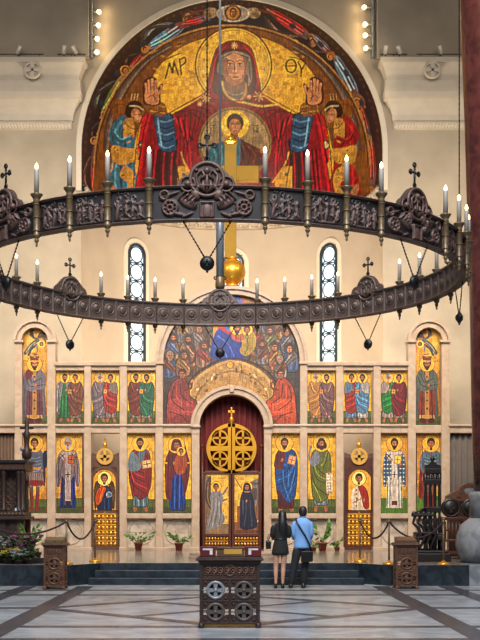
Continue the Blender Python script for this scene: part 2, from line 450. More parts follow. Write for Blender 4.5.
def robe(c, cx, top, h, w, tunic, cloak, style='over', feet=True, hem=.93, flip=1):
    """standing robed body; cx centre, top = top of head, h height to the soles, w shoulder width"""
    L = lambda u, v: (cx+u*w*flip, top+v*h)
    Q = lambda *p: [L(*a) for a in p]
    if feet:
        for s in (-1, 1):
            c.poly(Q((s*.12,.91),(s*.26,.90),(s*.36,.985),(s*.22,1.0)), SKIN)
    td, tl = sc_(tunic,.45), sc_(tunic,1.5)
    bp = Q((-.20,.155),(.20,.155),(.42,.21),(.48,.38),(.40,.52),(.36,.75),(.35,hem),(0,hem+.015),(-.35,hem),(-.36,.75),(-.40,.52),(-.48,.38),(-.42,.21))
    c.poly(bp, tunic); c.outline(bp, w*.035, sc_(tunic,.35))
    folds(c, [Q((-.2,.5),(-.24,.7),(-.28,hem)), Q((.02,.45),(.03,.7),(-.02,hem)), Q((.22,.5),(.2,.7),(.24,hem))], td, w*.035)
    folds(c, [Q((-.1,.5),(-.13,.7),(-.15,hem)), Q((.12,.45),(.12,.7),(.1,hem))], tl, w*.035)
    if cloak is None: return L
    cd, cl = sc_(cloak,.42), sc_(cloak,1.6)
    if style == 'over':       # from one shoulder, round the waist and over the arm
        mp = Q((.10,.155),(.34,.17),(.52,.25),(.56,.45),(.50,.62),(.36,.80),(.22,.78),(.02,.84),(-.36,.76),(-.44,.55),(-.40,.42),(-.1,.40),(.12,.30)); c.poly(mp, cloak); c.outline(mp, w*.035, sc_(cloak,.35))
        folds(c, [Q((.44,.25),(.30,.42),(-.35,.5)), Q((.50,.34),(.32,.52),(-.36,.62)), Q((.50,.48),(.34,.64),(-.2,.76)), Q((.2,.2),(.28,.33),(.2,.42)), Q((.40,.56),(.34,.66),(.3,.78))], cd, w*.04)
        folds(c, [Q((.48,.28),(.34,.46),(-.32,.56)), Q((.46,.44),(.28,.60),(-.3,.69)), Q((.30,.19),(.36,.32),(.3,.44))], cl, w*.04)
    elif style == 'open':     # hangs from both shoulders
        for s in (-1, 1):
            c.poly(Q((s*.08,.155),(s*.40,.18),(s*.54,.30),(s*.56,.6),(s*.50,.80),(s*.34,.82),(s*.28,.55),(s*.18,.35)), cloak)
            folds(c, [Q((s*.34,.2),(s*.44,.5),(s*.42,.8)), Q((s*.24,.25),(s*.34,.5),(s*.36,.8))], cd, w*.04)
            folds(c, [Q((s*.44,.24),(s*.5,.5),(s*.47,.78))], cl, w*.04)
    elif style == 'wrap':     # whole body wrapped to the knee
        mp = Q((-.24,.155),(.24,.155),(.50,.24),(.55,.45),(.48,.70),(.40,.82),(.05,.88),(-.36,.80),(-.48,.62),(-.53,.42),(-.48,.24)); c.poly(mp, cloak); c.outline(mp, w*.035, sc_(cloak,.35))
        folds(c, [Q((.40,.22),(.1,.44),(-.44,.52)), Q((.48,.34),(.2,.56),(-.42,.64)), Q((.48,.5),(.26,.66),(-.3,.77)), Q((-.36,.22),(-.24,.34),(-.1,.42))], cd, w*.04)
        folds(c, [Q((.46,.28),(.16,.5),(-.42,.58)), Q((.42,.62),(.22,.72),(0,.85)), Q((-.3,.2),(-.16,.33),(0,.38))], cl, w*.04)
    return L

def hand(c, x, y, r, col=SKIN): c.ell(x, y, r*.7, r, col, .4); c.ell(x+r*.2, y-r*.3, r*.3, r*.6, sc_(col,1.15), .4)
def book(c, x, y, w, h, col=(.62,.45,.26), rot=.15):
    s, q = math.sin(rot), math.cos(rot)
    R = lambda u, v: (x+u*w*q-v*h*s, y+u*w*s+v*h*q)
    c.poly([R(-.5,-.5),R(.5,-.5),R(.5,.5),R(-.5,.5)], col, False)
    c.poly([R(-.38,-.38),R(.38,-.38),R(.38,.38),R(-.38,.38)], sc_(col,1.3), False)
    c.line([R(-.3,0),R(.3,0)], w*.1, sc_(col,.5), False); c.line([R(0,-.3),R(0,.3)], w*.1, sc_(col,.5), False)
def scribble(c, x, y, w, n=3, col=(.40,.20,.10)):
    for i in range(n):
        a = x+w*(i/n-.5)+w/n*.3
        c.line([(a, y-.7),(a, y+.7)], .35, col, False); c.line([(a, y-.5*(i%2)),(a+w/n*.5, y+.6-(i%2))], .3, col, False)

def base_icon(x0, y0, x1, y1, k=2.7, ground=None, gold=GOLD):
    c = Cv(x0, y0, x1, y1, k, gold)
    for _ in range(5):
        gx = RNG.uniform(x0, x1); gy = RNG.uniform(y0, y1)
        c.ell(gx, gy, (x1-x0)*.3, (y1-y0)*.16, (.93,.77,.33), 0, .3)
    if ground is not None:
        c.rect(x0, ground, x1, y1, GREEN_G); c.rect(x0, ground+(y1-ground)*.5, x1, y1, (.27,.29,.13))
    c.line([(x0,y0),(x1,y0),(x1,y1),(x0,y1),(x0,y0)], .9, (.42,.25,.12), False)
    return c

def pair_icon(x0, x1, a, b):
    """two apostles turned to one another; a, b = (tunic, cloak, hair, beard, style)"""
    c = base_icon(x0, 369.5, x1, 424, 2.7, 411)
    W = x1-x0
    for (tu, cl, hr, bd, st), u, fl, ht in ((a, .30, 1, 0), (b, .70, -1, .4)):
        cx = x0+W*u; top = 373.5+ht
        L = robe(c, cx, top, 48.5-ht, 14.2, tu, cl, st, True, .90, fl)
        head(c, cx+.4*fl, top+4.0, 3.1, hr, bd, True, None, hr=1.75, look=fl)
        hand(c, *L(.12,.34), 1.2)
    book(c, x0+W*.5, 391.5, 3.6, 4.6, (.55,.40,.22), .1)
    scribble(c, x0+W*.18, 372, 4); scribble(c, x0+W*.84, 372, 4)
    c.jit(.10, .07)
    return c

def paint_icons():
    R = {}
    grey, lil, brown = (.43,.40,.40), (.52,.44,.44), (.42,.24,.15)
    dred, red, green, blue, teal = (.40,.14,.13), (.58,.20,.12), (.15,.36,.20), (.22,.32,.46), (.26,.38,.40)
    R['L1'] = pair_icon(56, 84, (green,(.44,.42,.42),(.22,.15,.10),'dark','open'), ((.44,.38,.33),(.40,.24,.17),(.28,.16,.09),None,'wrap'))
    R['L2'] = pair_icon(91, 119.5, ((.44,.40,.42),(.42,.37,.38),(.58,.55,.50),(.62,.60,.56),'wrap'), ((.48,.40,.36),(.52,.17,.10),(.24,.14,.09),None,'over'))
    R['L3'] = pair_icon(127, 155.5, ((.47,.40,.34),(.40,.19,.13),(.25,.14,.09),'dark','wrap'), ((.40,.42,.38),(.17,.35,.25),(.20,.12,.08),'dark','wrap'))
    R['R1'] = pair_icon(307, 335.5, ((.55,.42,.28),(.60,.42,.22),(.62,.55,.44),(.66,.60,.52),'wrap'), ((.46,.36,.34),(.42,.30,.28),(.20,.12,.09),'dark','wrap'))
    R['R2'] = pair_icon(342.5, 371.5, ((.34,.42,.50),(.52,.16,.12),(.27,.16,.10),None,'over'), ((.58,.55,.52),(.30,.43,.52),(.26,.15,.10),'dark','over'))
    R['R3'] = pair_icon(379, 408, ((.55,.48,.44),(.13,.42,.17),(.58,.54,.46),(.60,.57,.50),'over'), ((.50,.40,.38),(.40,.10,.12),(.22,.12,.08),None,'wrap'))

    # C: bearded man in red cloak over grey-blue tunic, open book
    c = base_icon(126.5, 432, 155, 515, 2.8, 499)
    L = robe(c, 140.5, 437.5, 74, 21, (.34,.40,.42), (.47,.14,.13), 'over', True, .92, -1)
    c.poly([(131,452),(128,462),(129,470),(137,471),(141,466),(137,456)], (.40,.45,.47))
    c.poly([(146,451),(150.5,459),(152,474),(150,490),(145,482),(144,462)], (.47,.14,.13)); folds(c, [[(147,455),(148,470),(148,486)]], (.26,.07,.08), .8)
    book(c, 147, 464, 10, 8, (.66,.52,.34), -.15); hand(c, 140, 463.5, 1.6)
    head(c, 140, 443.2, 4.2, (.20,.12,.08), 'dark', hr=1.95, look=.5); scribble(c, 131, 436, 5); scribble(c, 149.5, 436, 5); c.jit(.1,.06); R['C'] = c
    # D: the Mother with the Child
    c = base_icon(162.5, 432, 191.5, 515, 2.8, 499)
    L = robe(c, 177.5, 438.5, 73, 21, (.12,.22,.47), None, 'over', False, .965)
    for x in (173,177,181.5): c.line([(x,478),(x-.5,494),(x-1,508)], .9, (.07,.12,.30))
    for x in (175,179.5): c.line([(x,478),(x-.3,494),(x-.4,508)], .8, (.22,.36,.62))
    mar = (.38,.14,.15)
    c.poly([(172,440),(183,440),(187,452),(190,466),(188,484),(184,496),(182,478),(177,474),(172,480),(171,498),(166,497),(165,478),(165,462),(169,450)], mar)
    folds(c, [[(169,455),(168,475),(168,494)], [(186,458),(186.5,474),(185,490)], [(172,455),(173,466),(176,474)]], (.22,.07,.09), .8)
    folds(c, [[(167,462),(166.5,478),(167,492)], [(188,464),(187.5,478)]], (.52,.22,.21), .6)
    c.poly([(177,455),(184,453),(187,463),(184,473),(177,474),(174,466)], (.58,.27,.14)); folds(c, [[(179,458),(182,464),(178,471)]], (.38,.15,.08), .6)
    head(c, 176.5, 445, 4.2, (.3,.1,.1), None, True, mar, hr=2.0, look=.6)
    head(c, 181, 451.5, 2.7, (.30,.17,.09), None, True, hr=1.7, look=-.4); hand(c, 174, 463, 1.7); hand(c, 182, 472, 1.7)
    for p in ((166,463),(189,463)): c.rect(p[0]-1.5, p[1]-.7, p[0]+1.5, p[1]+.7, GOLD)
    scribble(c, 167, 436.5, 4, 2); scribble(c, 187, 436.5, 4, 2); c.jit(.1,.06); R['D'] = c
    # E: man in blue mantle over maroon tunic with book
    c = base_icon(271.5, 432, 300.5, 515, 2.8, 499)
    L = robe(c, 286, 437.5, 74, 21, (.33,.13,.14), (.13,.27,.46), 'wrap', True, .94, 1)
    c.poly([(280,449),(276,455),(274,466),(279,470),(284,464),(285,452)], (.36,.15,.15)); folds(c, [[(278,455),(277,465)]], (.2,.06,.08), .8)
    folds(c, [[(291,454),(295,468),(290,492)], [(283,470),(284,484),(290,502)], [(289,470),(288,486)]], (.30,.48,.66), .8)
    c.poly([(278,490),(284,498),(291,508),(279,507)], (.30,.11,.12))
    book(c, 292, 460, 7.5, 9, (.66,.46,.30), .25); hand(c, 282, 460, 1.9)
    head(c, 284.5, 443.2, 4.3, (.27,.16,.10), 'dark', hr=2.05); c.line([(284.5,434),(284.5,437)], .7, (.6,.2,.1)); scribble(c, 276, 437, 5, 2); scribble(c, 295.5, 437, 5, 2); c.jit(.1,.06); R['E'] = c
    # F: man with long hair, olive mantle, scroll
    c = base_icon(307.5, 432, 337, 515, 2.8, 499)
    L = robe(c, 321, 437.5, 74, 19, (.42,.44,.46), (.37,.38,.14), 'wrap', True, .90, -1)
    c.poly([(317,451),(311,458),(310,452),(312,447),(310,446),(308.5,456),(312,466),(320,462)], (.45,.45,.47)); hand(c, 311, 447, 1.5)
    folds(c, [[(317,460),(324,456),(328,462)], [(318,455),(324,452)]], (.30,.31,.34), .8)
    c.rect(326, 474, 332.5, 492.5, (.80,.72,.60)); c.ell(329.2, 474, 3.6, 1.3, (.7,.6,.48)); c.ell(329.2, 492.5, 3.6, 1.2, (.62,.52,.4))
    for y in range(477, 491, 3): scribble(c, 329.2, y, 5, 3)
    hand(c, 329, 473, 1.6)
    head(c, 321.5, 443.5, 4.3, (.24,.15,.09), 'long', hr=1.95, look=-.4); scribble(c, 312.5, 437, 5, 2); scribble(c, 332, 437, 5, 2); c.jit(.1,.06); R['F'] = c
    # bishops
    for key, x0, x1, cx, phel, under, pat in (('B', 54, 82.5, 68, (.43,.36,.36), (.10,.125,.29), 0), ('G', 380.5, 410, 394.5, (.25,.34,.40), (.70,.66,.60), 1)):
        c = base_icon(x0, 432, x1, 515, 2.8, 498, (.74,.53,.18))
        if pat: c.rect(x0, 498, x1, 515, (.30,.42,.13))
        L = lambda u, v: (cx+u*21, 438+v*73)
        Q = lambda *p: [L(*a) for a in p]
        c.poly(Q((-.30,.4),(.30,.4),(.40,.96),(-.40,.96)), under, False)
        for u in (-.32,-.2,.2,.32): c.line(Q((u,.55),(u*1.1,.96)), .8, (.45,.10,.12) if pat else sc_(under,1.5), False)
        c.poly(Q((-.15,.155),(.15,.155),(.44,.22),(.56,.42),(.54,.64),(.40,.66),(.30,.52),(0,.62),(-.30,.52),(-.40,.66),(-.54,.64),(-.56,.42),(-.44,.22)), phel)
        folds(c, [Q((-.40,.25),(-.46,.45),(-.46,.62)), Q((.40,.25),(.46,.45),(.46,.62)), Q((-.26,.3),(-.34,.5),(-.4,.62)), Q((.26,.3),(.34,.5),(.4,.62))], sc_(phel,.6), .9)
        folds(c, [Q((-.48,.3),(-.51,.5),(-.5,.62)), Q((.48,.3),(.51,.5),(.5,.62))], sc_(phel,1.35), .8)
        if pat:
            for i in range(7):
                for j in range(8):
                    x, y = cx-10+i*3.2, 456+j*4.2
                    if abs(x-cx) > 3.5 and y < 488: c.line([(x-.8,y),(x+.8,y)], .5, (.75,.76,.74), False); c.line([(x,y-.8),(x,y+.8)], .5, (.75,.76,.74), False)
        om = (.72,.66,.60) if pat else (.60,.53,.50)
        c.poly(Q((-.13,.30),(.13,.30),(.15,.92),(-.15,.92)), om, False)
        c.poly(Q((-.34,.19),(.34,.19),(.22,.31),(-.22,.31)), om)
        cc = (.42,.08,.10) if pat else (.16,.11,.13)
        for u, v in ((-.27,.245),(.27,.245),(0,.50)):
            x, y = L(u, v); c.line([(x-1.9,y-1.9),(x+1.9,y+1.9)] if v < .3 else [(x-2,y),(x+2,y)], 1.0, cc, False); c.line([(x-1.9,y+1.9),(x+1.9,y-1.9)] if v < .3 else [(x,y-2.6),(x,y+2.6)], 1.0, cc, False)
        c.rect(*L(-.14,.86), *L(.14,.92), cc)
        book(c, cx+3.2, 459.5, 7, 9, (.50,.27,.13) if not pat else (.72,.55,.26), .1); hand(c, cx-3, 460, 1.8); hand(c, cx+5.5, 465, 1.6)
        if not pat: head(c, cx, 443.5, 4.2, (.55,.52,.48), (.60,.57,.53), hr=1.9)
        else: head(c, cx, 443.5, 4.2, (.12,.08,.07), 'dark', hr=1.95)
        scribble(c, x0+5, 437, 5, 3); scribble(c, x1-5, 437, 5, 3); c.jit(.1,.06); R[key] = c
    # soldiers
    for key, x0, x1, cx, cape, steel in (('A', 22, 47, 34.5, (.30,.12,.14), (.34,.36,.42)), ('H', 416.5, 446, 431, (.52,.12,.12), (.33,.38,.42))):
        c = base_icon(x0, 432, x1, 515, 2.8, 499, (.70,.48,.17))
        if key == 'H': c.rect(x0, 496, x1, 515, (.33,.45,.15))
        L = lambda u, v: (cx+u*20, 438+v*73)
        Q = lambda *p: [L(*a) for a in p]
        for s in (-1, 1):
            c.poly(Q((s*.06,.58),(s*.26,.58),(s*.24,.80),(s*.2,.95),(s*.08,.95),(s*.08,.8)), (.40,.30,.26)); c.poly(Q((s*.07,.76),(s*.25,.76),(s*.2,.96),(s*.30,1.0),(s*.06,.98)), (.45,.16,.12))
        c.poly(Q((-.2,.17),(-.50,.24),(-.58,.5),(-.62,.80),(-.42,.82),(-.40,.5),(-.3,.3)), cape); folds(c, [Q((-.46,.3),(-.5,.55),(-.52,.8))], sc_(cape,.5), .9)
        c.poly(Q((.2,.17),(.50,.24),(.56,.5),(.5,.66),(.40,.60),(.3,.3)), cape)
        c.poly(Q((-.34,.46),(.34,.46),(.44,.64),(.2,.67),(0,.655),(-.2,.67),(-.44,.64)), (.50,.42,.38)); c.poly(Q((-.42,.585),(.42,.585),(.45,.64),(0,.66),(-.45,.64)), (.50,.14,.13))
        for i in range(8): c.line([L(-.35+.1*i,.47), L(-.4+.114*i,.63)], .45, (.30,.20,.18), False)
        c.poly(Q((-.15,.155),(.15,.155),(.40,.20),(.36,.36),(.32,.47),(-.32,.47),(-.36,.36),(-.40,.20)), steel)
        for j in range(5): c.line(Q((-.33,.26+.045*j),(0,.28+.045*j),(.33,.26+.045*j)), .5, sc_(steel,1.5))
        c.poly(Q((-.32,.40),(.32,.40),(.33,.44),(-.33,.44)), (.66,.47,.20), False)
        for s in (-1, 1): c.line(Q((s*.38,.23),(s*.48,.36),(s*.36,.46)), 3.6, sc_(steel,.9) if key == 'A' else (.30,.42,.46))
        hand(c, *L(-.34,.46), 1.7); hand(c, *L(.36,.45), 1.7)
        if key == 'A': c.line(Q((-.5,.1),(-.34,.46),(-.15,.92)), .8, (.30,.20,.12), False); c.poly(Q((-.42,.34),(-.1,.36),(-.08,.48),(-.4,.47)), (.48,.33,.18)); c.poly(Q((.42,.22),(.60,.18),(.62,.36),(.48,.44)), (.10,.12,.18))
        else: c.line(Q((-.44,.05),(-.40,.46),(-.36,.95)), .8, (.35,.22,.12), False)
        head(c, cx, 443.5, 4.4, (.22,.12,.07), None, hr=2.0); scribble(c, x0+5, 437, 5, 2); scribble(c, x1-5, 437, 5, 2); c.jit(.1,.06); R[key] = c
    # tall arched icons: kings under a flying angel
    for key, x0, x1, cx, fl, cap, rb in (('KL', 20, 48.5, 34.5, 1, (.36,.34,.36), (.38,.22,.24)), ('KR', 412, 442.5, 427, -1, (.30,.32,.28), (.46,.20,.13))):
        c = base_icon(x0, 325, x1, 426, 2.6, 416, (.66,.45,.15))
        X = lambda u: cx+u*fl
        c.line([(X(-9),353),(X(-5),347),(X(-1),343),(X(3),340)], 3.6, (.30,.31,.30)); c.line([(X(-8),352),(X(-4),346),(X(1),342)], .8, (.56,.55,.48))
        c.line([(X(-6),355),(X(-3),349),(X(2),345)], 2.2, (.24,.22,.22)); c.line([(X(-4),335),(X(0),338),(X(4),341)], 2.6, (.36,.34,.30)); c.line([(X(-4),334),(X(0),336.5)], .7, (.55,.50,.40))
        for k in range(4): c.line([(X(3),338),(X(6+k*1.2),333+k*1.6),(X(10+k*.3),334+k*3)], 1.5, ((.20,.14,.12),(.34,.25,.18),(.16,.12,.11),(.40,.30,.2))[k])
        for k in range(3): c.line([(X(-1),337),(X(-2-k),331+k),(X(1-k*2),327+k*1.5)], 1.4, ((.22,.16,.13),(.38,.29,.2),(.18,.13,.12))[k])
        c.ring(X(7), 344, 3.0, 1.0, (.86,.70,.34)); c.ell(X(7), 344, 2.0, 2.2, SKIN_D); c.ell(X(7.3), 344.4, 1.2, 1.5, SKIN); c.line([(X(2),346),(X(3),351)], 1.6, (.44,.42,.38)); c.line([(X(-2),354),(X(3),354.5)], .9, (.35,.14,.1), False)
        L = lambda u, v: (cx+u*23, 357+v*66)
        Q = lambda *p: [L(*a) for a in p]
        c.poly(Q((-.2,.18),(.2,.18),(.42,.28),(.46,.6),(.50,.88),(.36,.92),(.30,.6),(-.30,.6),(-.36,.92),(-.50,.86),(-.48,.6),(-.44,.28)), cap)
        c.poly(Q((-.22,.2),(.22,.2),(.30,.45),(.34,.94),(-.34,.94),(-.30,.45)), rb)
        c.poly(Q((-.08,.22),(.08,.22),(.10,.93),(-.10,.93)), (.62,.45,.24), False); c.poly(Q((-.34,.88),(.34,.88),(.35,.94),(-.35,.94)), (.66,.50,.26), False)
        for v in (.3,.42,.54,.66,.78): c.ell(*L(0,v), 1.1, 1.1, (.40,.20,.12))
        c.poly(Q((-.2,.18),(-.44,.26),(-.50,.42),(-.2,.52),(.05,.50),(.46,.46),(.46,.28),(.2,.2),(0,.36)), sc_(cap,1.12)); folds(c, [Q((-.38,.3),(-.2,.44),(.4,.42)), Q((-.3,.25),(-.1,.38),(.3,.32))], sc_(cap,.6), .9)
        folds(c, [Q((-.2,.52),(-.22,.7),(-.24,.92)), Q((.2,.5),(.22,.7),(.24,.92))], sc_(rb,.55), .9)
        if fl == 1: c.poly(Q((-.2,.18),(-.40,.25),(-.34,.36),(-.06,.26)), (.40,.13,.14))
        hand(c, *L(.05,.43), 1.9); c.poly(Q((-.3,.93),(-.05,.94),(-.08,1.0),(-.3,.99)), (.30,.12,.10)); c.poly(Q((.3,.93),(.05,.94),(.08,1.0),(.3,.99)), (.30,.12,.10))
        head(c, cx, 364, 4.4, (.20,.12,.08), 'dark', hr=1.75)
        c.poly([(cx-4,361.5),(cx-4.6,355.5),(cx,357.5),(cx+4.6,355.5),(cx+4,361.5)], (.45,.20,.14), False); c.line([(cx-4,361),(cx+4,361)], 1.2, (.75,.55,.25), False)
        scribble(c, cx-9, 361, 6, 3); scribble(c, cx+9, 361, 6, 3); c.jit(.1,.06); R[key] = c
    # side doors: half-length angel and young deacon in arched fields
    c = Cv(92.5, 467, 116.5, 510, 2.8, (.30,.17,.10))
    c.poly([(93.5,510),(93.5,477),(98,470.5),(104.5,468),(111,470.5),(115.5,477),(115.5,510)], (.80,.58,.20), False)
    for q in (-1, 1):
        X = lambda u: 104.5+q*u
        c.poly([(X(4),483),(X(8),481),(X(10.5),488),(X(10.5),503),(X(9),510),(X(6),496)], (.26,.19,.15))
        for k in range(3): c.line([(X(6+k),485+k),(X(8.5+k*.6),494),(X(8.3+k*.7),506)], .7, ((.44,.33,.2),(.16,.11,.09),(.40,.30,.2))[k])
    bp = [(98,510),(98,497),(99.5,489),(102.5,485.5),(106.5,485.5),(110,489),(111.5,497),(111.5,510)]; c.poly(bp, (.13,.17,.26)); c.outline(bp, .6, (.05,.06,.09))
    mp = [(99.5,488),(103,486),(106,489),(103.5,495),(101.5,501),(98,505),(95.5,502),(95.5,496),(97,491)]; c.poly(mp, (.72,.31,.12)); c.outline(mp, .5, (.30,.11,.05)); folds(c, [[(102,488),(99.5,495),(98,503)], [(99.5,490),(97.5,496),(97,502)]], (.42,.15,.06), .7); folds(c, [[(103.5,488),(101,495),(99.5,502)]], (.88,.50,.24), .6)
    folds(c, [[(108,489),(109,498),(108.5,509)], [(104,498),(104.5,509)]], (.25,.32,.45), .7); folds(c, [[(106.5,490),(107,500),(106.5,509)]], (.06,.08,.13), .7)
    c.ell(109.2, 494.5, 2.7, 2.7, (.36,.44,.52)); c.ring(109.2, 494.5, 2.6, .5, (.62,.66,.68)); hand(c, 107.4, 497, 1.2); hand(c, 102, 496, 1.3)
    head(c, 104.3, 478.5, 4.1, (.30,.16,.09), None, hr=1.75, halo_col=(.88,.76,.42)); c.line([(94,474),(98,472)], .8, (.4,.2,.1), False); c.jit(.08,.05); R['DL'] = c
    c = Cv(347.5, 467, 372, 510, 2.8, (.30,.17,.10))
    c.poly([(348.5,510),(348.5,477),(353,470.5),(359.5,468),(366,470.5),(370.8,477),(370.8,510)], (.84,.62,.24), False)
    c.poly([(352,510),(353,494),(356,486),(363,486),(367,494),(368,510)], (.76,.68,.56)); c.poly([(358,486),(364,486),(368,493),(369,508),(364,508),(361,496)], (.56,.17,.14)); c.poly([(354,488),(351,498),(352,507),(356,504)], (.80,.73,.62))
    for y in range(490, 508, 4): c.ell(356.5, y, .9, .9, (.55,.30,.18))
    c.line([(353,503),(362,498)], 1.0, (.6,.42,.2), False); hand(c, 357, 499, 1.6); hand(c, 364, 500, 1.6)
    head(c, 359, 478.5, 4.1, (.26,.14,.08), None, hr=1.75, halo_col=(.90,.78,.44)); c.jit(.08,.05); R['DR'] = c
    # royal doors: the Annunciation
    c = Cv(205, 474, 229, 534.5, 2.8, (.82,.64,.26))
    c.rect(205, 524, 229, 534.5, (.50,.42,.33)); c.poly([(205,474),(211,478),(210,524),(205,524)], (.48,.38,.27), False)
    c.poly([(205.5,500),(206.5,482),(211,476),(211,492),(215,500),(213,512)], (.30,.24,.19)); c.line([(208,482),(208,500),(212,508)], .8, (.55,.42,.24))
    c.poly([(212,492),(219,490),(223,498),(222,510),(225,520),(218,527),(206,530),(208,520),(211,508),(210,498)], (.50,.48,.47)); folds(c, [[(214,498),(213,512),(209,527)], [(218,498),(217,512),(214,526)], [(221,505),(221,516),(219,524)]], (.32,.32,.34), .8)
    folds(c, [[(216,498),(215,512),(212,527)], [(219,502),(219,516)]], (.66,.64,.62), .7)
    c.line([(218,495),(223,494),(227,488)], 1.8, (.46,.43,.42)); hand(c, 227, 488, 1.3); c.line([(222,501),(227,499)], 1.6, (.40,.37,.37))
    head(c, 216, 487, 3.1, (.25,.14,.09), None, hr=1.75, look=.6); c.poly([(206,534.5),(212,529),(226,524),(229,527),(229,534.5)], (.55,.44,.32), False); scribble(c, 222, 478, 8, 4); c.jit(.08,.05); R['AL'] = c
    c = Cv(234.5, 474, 259, 534.5, 2.8, (.82,.64,.26))
    c.poly([(245,484),(259,478),(259,520),(246,520)], (.47,.42,.36), False); c.rect(246, 482, 259, 485, (.36,.32,.28)); c.rect(249, 488, 257, 500, (.33,.29,.26)); c.rect(234.5, 522, 259, 534.5, (.52,.34,.20))
    c.poly([(237,506),(257,506),(257,528),(237,528)], (.50,.30,.16), False); c.line([(235,478),(241,488)], .8, (.4,.25,.12), False)
    c.poly([(243,491),(250,491),(254,500),(255,512),(257,526),(247,530),(240,527),(240,512),(240,500)], (.15,.16,.22)); folds(c, [[(246,500),(246,514),(244,526)], [(250,500),(251,514),(252,526)], [(243,500),(243,514)]], (.30,.32,.40), .8)
    hand(c, 246.5, 501, 1.5)
    head(c, 247, 487, 3.1, (.2,.1,.1), None, True, (.16,.15,.20), hr=1.75, look=-.5); c.poly([(236,530),(258,530),(259,534.5),(234.5,534.5)], (.42,.24,.14), False); c.jit(.08,.05); R['AR'] = c
    return R

def paint_supper():
    c = Cv(160, 291, 303, 425, 2.4, (.33,.235,.15)); c.streak = .13
    c.rect(160, 291, 303, 330, (.62,.44,.16)); 
    for x, w, col in ((163,10,(.33,.26,.22)),(262,18,(.40,.30,.22)),(284,16,(.30,.25,.22)),(205,8,(.30,.22,.18))): c.rect(x, 312, x+w, 372, col)
    c.poly([(160,345),(172,335),(180,360),(176,425),(160,425)], (.27,.22,.20)); c.poly([(303,345),(292,335),(286,360),(288,425),(303,425)], (.26,.23,.21))
    for i in range(70):
        x, y = RNG.uniform(162,301), RNG.uniform(315,372); c.line([(x,y),(x+RNG.uniform(-3,3),y+RNG.uniform(4,10))], RNG.uniform(1,2.4), random.choice([(.22,.15,.10),(.48,.33,.18),(.30,.26,.26),(.44,.24,.15),(.38,.34,.22)]))
    def person(x, y, s, col, hair, fl=1, col2=None):
        bp = [(x-s*.45,y-s*.3),(x+s*.45,y-s*.3),(x+s*.95,y+s*.6),(x+s*.8,y+s*2.1),(x-s*.8,y+s*2.1),(x-s*.95,y+s*.6)]; c.poly(bp, col); c.outline(bp, s*.12, sc_(col,.4))
        folds(c, [[(x-s*.3,y),(x-s*.5,y+s),(x-s*.4,y+s*2)], [(x+s*.35,y),(x+s*.45,y+s),(x+s*.3,y+s*2)]], sc_(col,.55), s*.13)
        folds(c, [[(x,y),(x-s*.05,y+s),(x,y+s*2)], [(x+s*.6,y+s*.2),(x+s*.72,y+s),(x+s*.6,y+s*1.9)]], sc_(col,1.4), s*.12)
        if col2:
            c.poly([(x-fl*s*.5,y-s*.25),(x+fl*s*.1,y-s*.2),(x+fl*s*.9,y+s*.9),(x+fl*s*.7,y+s*1.6),(x-fl*s*.2,y+s*1.1),(x-fl*s*.9,y+s*.8)], col2)
            folds(c, [[(x-fl*s*.4,y),(x+fl*s*.2,y+s*.7),(x+fl*s*.7,y+s*1.3)], [(x-fl*s*.7,y+s*.5),(x,y+s*1.0),(x+fl*s*.4,y+s*1.4)]], sc_(col2,.45), s*.12); folds(c, [[(x-fl*s*.2,y-s*.1),(x+fl*s*.4,y+s*.6),(x+fl*s*.8,y+s*1.1)]], sc_(col2,1.6), s*.1)
        c.line([(x+fl*s*.5,y+s*.2),(x+fl*s*.8,y+s*.8),(x+fl*s*1.3,y+s*.7)], s*.34, sc_(col,.85)); hand(c, x+fl*s*1.4, y+s*.65, s*.26)
        c.ell(x+fl*s*.15, y-s*.7, s*.8, s*.8, (.22,.16,.11), 0, .6); head(c, x+fl*s*.15, y-s*.68, s*.52, hair, 'dark' if (int(x)%3) else None, False, look=fl*.6)
    O, U, G, Bl, Rr, Gy = (.50,.37,.19), (.40,.24,.15), (.36,.35,.20), (.28,.32,.42), (.46,.20,.15), (.42,.38,.36)
    for args in ((171,327,7,U,(.2,.13,.09),1,Gy),(196,316,6.5,O,(.24,.15,.10),1,Rr),(209,322,6.5,U,(.22,.14,.09),1,G),(184,326,7.5,Gy,(.2,.12,.08),1,O),(172,343,7.5,O,(.24,.15,.1),1,Bl),
        (198,334,7.5,(.44,.34,.28),(.3,.2,.13),1,Gy),(210,340,7,G,(.25,.15,.1),1,U),(187,345,8,U,(.22,.14,.09),1,(.5,.36,.26)),(203,351,7.5,(.48,.36,.28),(.3,.2,.14),1,Rr),(169,361,7.5,Bl,(.5,.42,.35),1,U),(183,360,7.5,(.45,.30,.22),(.26,.16,.1),1,O),(216,333,6.5,O,(.25,.15,.1),1,G),
        (293,327,7,Gy,(.22,.14,.1),-1,U),(256,320,6.5,G,(.25,.16,.1),-1,O),(268,318,7,Gy,(.55,.5,.42),-1,Bl),(281,322,7.5,O,(.24,.14,.09),-1,U),(258,336,6.5,U,(.25,.15,.1),-1,Rr),(271,336,7.5,(.50,.42,.30),(.3,.2,.13),-1,G),(288,337,7.5,Bl,(.24,.15,.10),-1,Gy),
        (263,349,7,Gy,(.30,.18,.12),-1,U),(276,352,7.5,(.50,.28,.18),(.26,.16,.10),-1,O),(291,354,8,Bl,(.24,.14,.1),-1,(.4,.36,.34)),(281,364,6.5,Gy,(.5,.44,.38),-1,U)):
        person(*args)
    # the teacher in the middle with gold mandorla and blue mantle
    c.rect(213, 318, 251, 342, (.70,.50,.16)); c.ell(232, 318, 16, 26, (.62,.20,.14)); c.ell(232, 312, 12, 20, (.28,.36,.58))
    c.poly([(217,330),(226,333),(240,340),(246,352),(240,360),(216,360),(210,352)], (.15,.22,.48)); folds(c, [[(218,336),(228,344),(234,356)], [(214,346),(224,352),(228,359)]], (.28,.40,.68), 1.2)
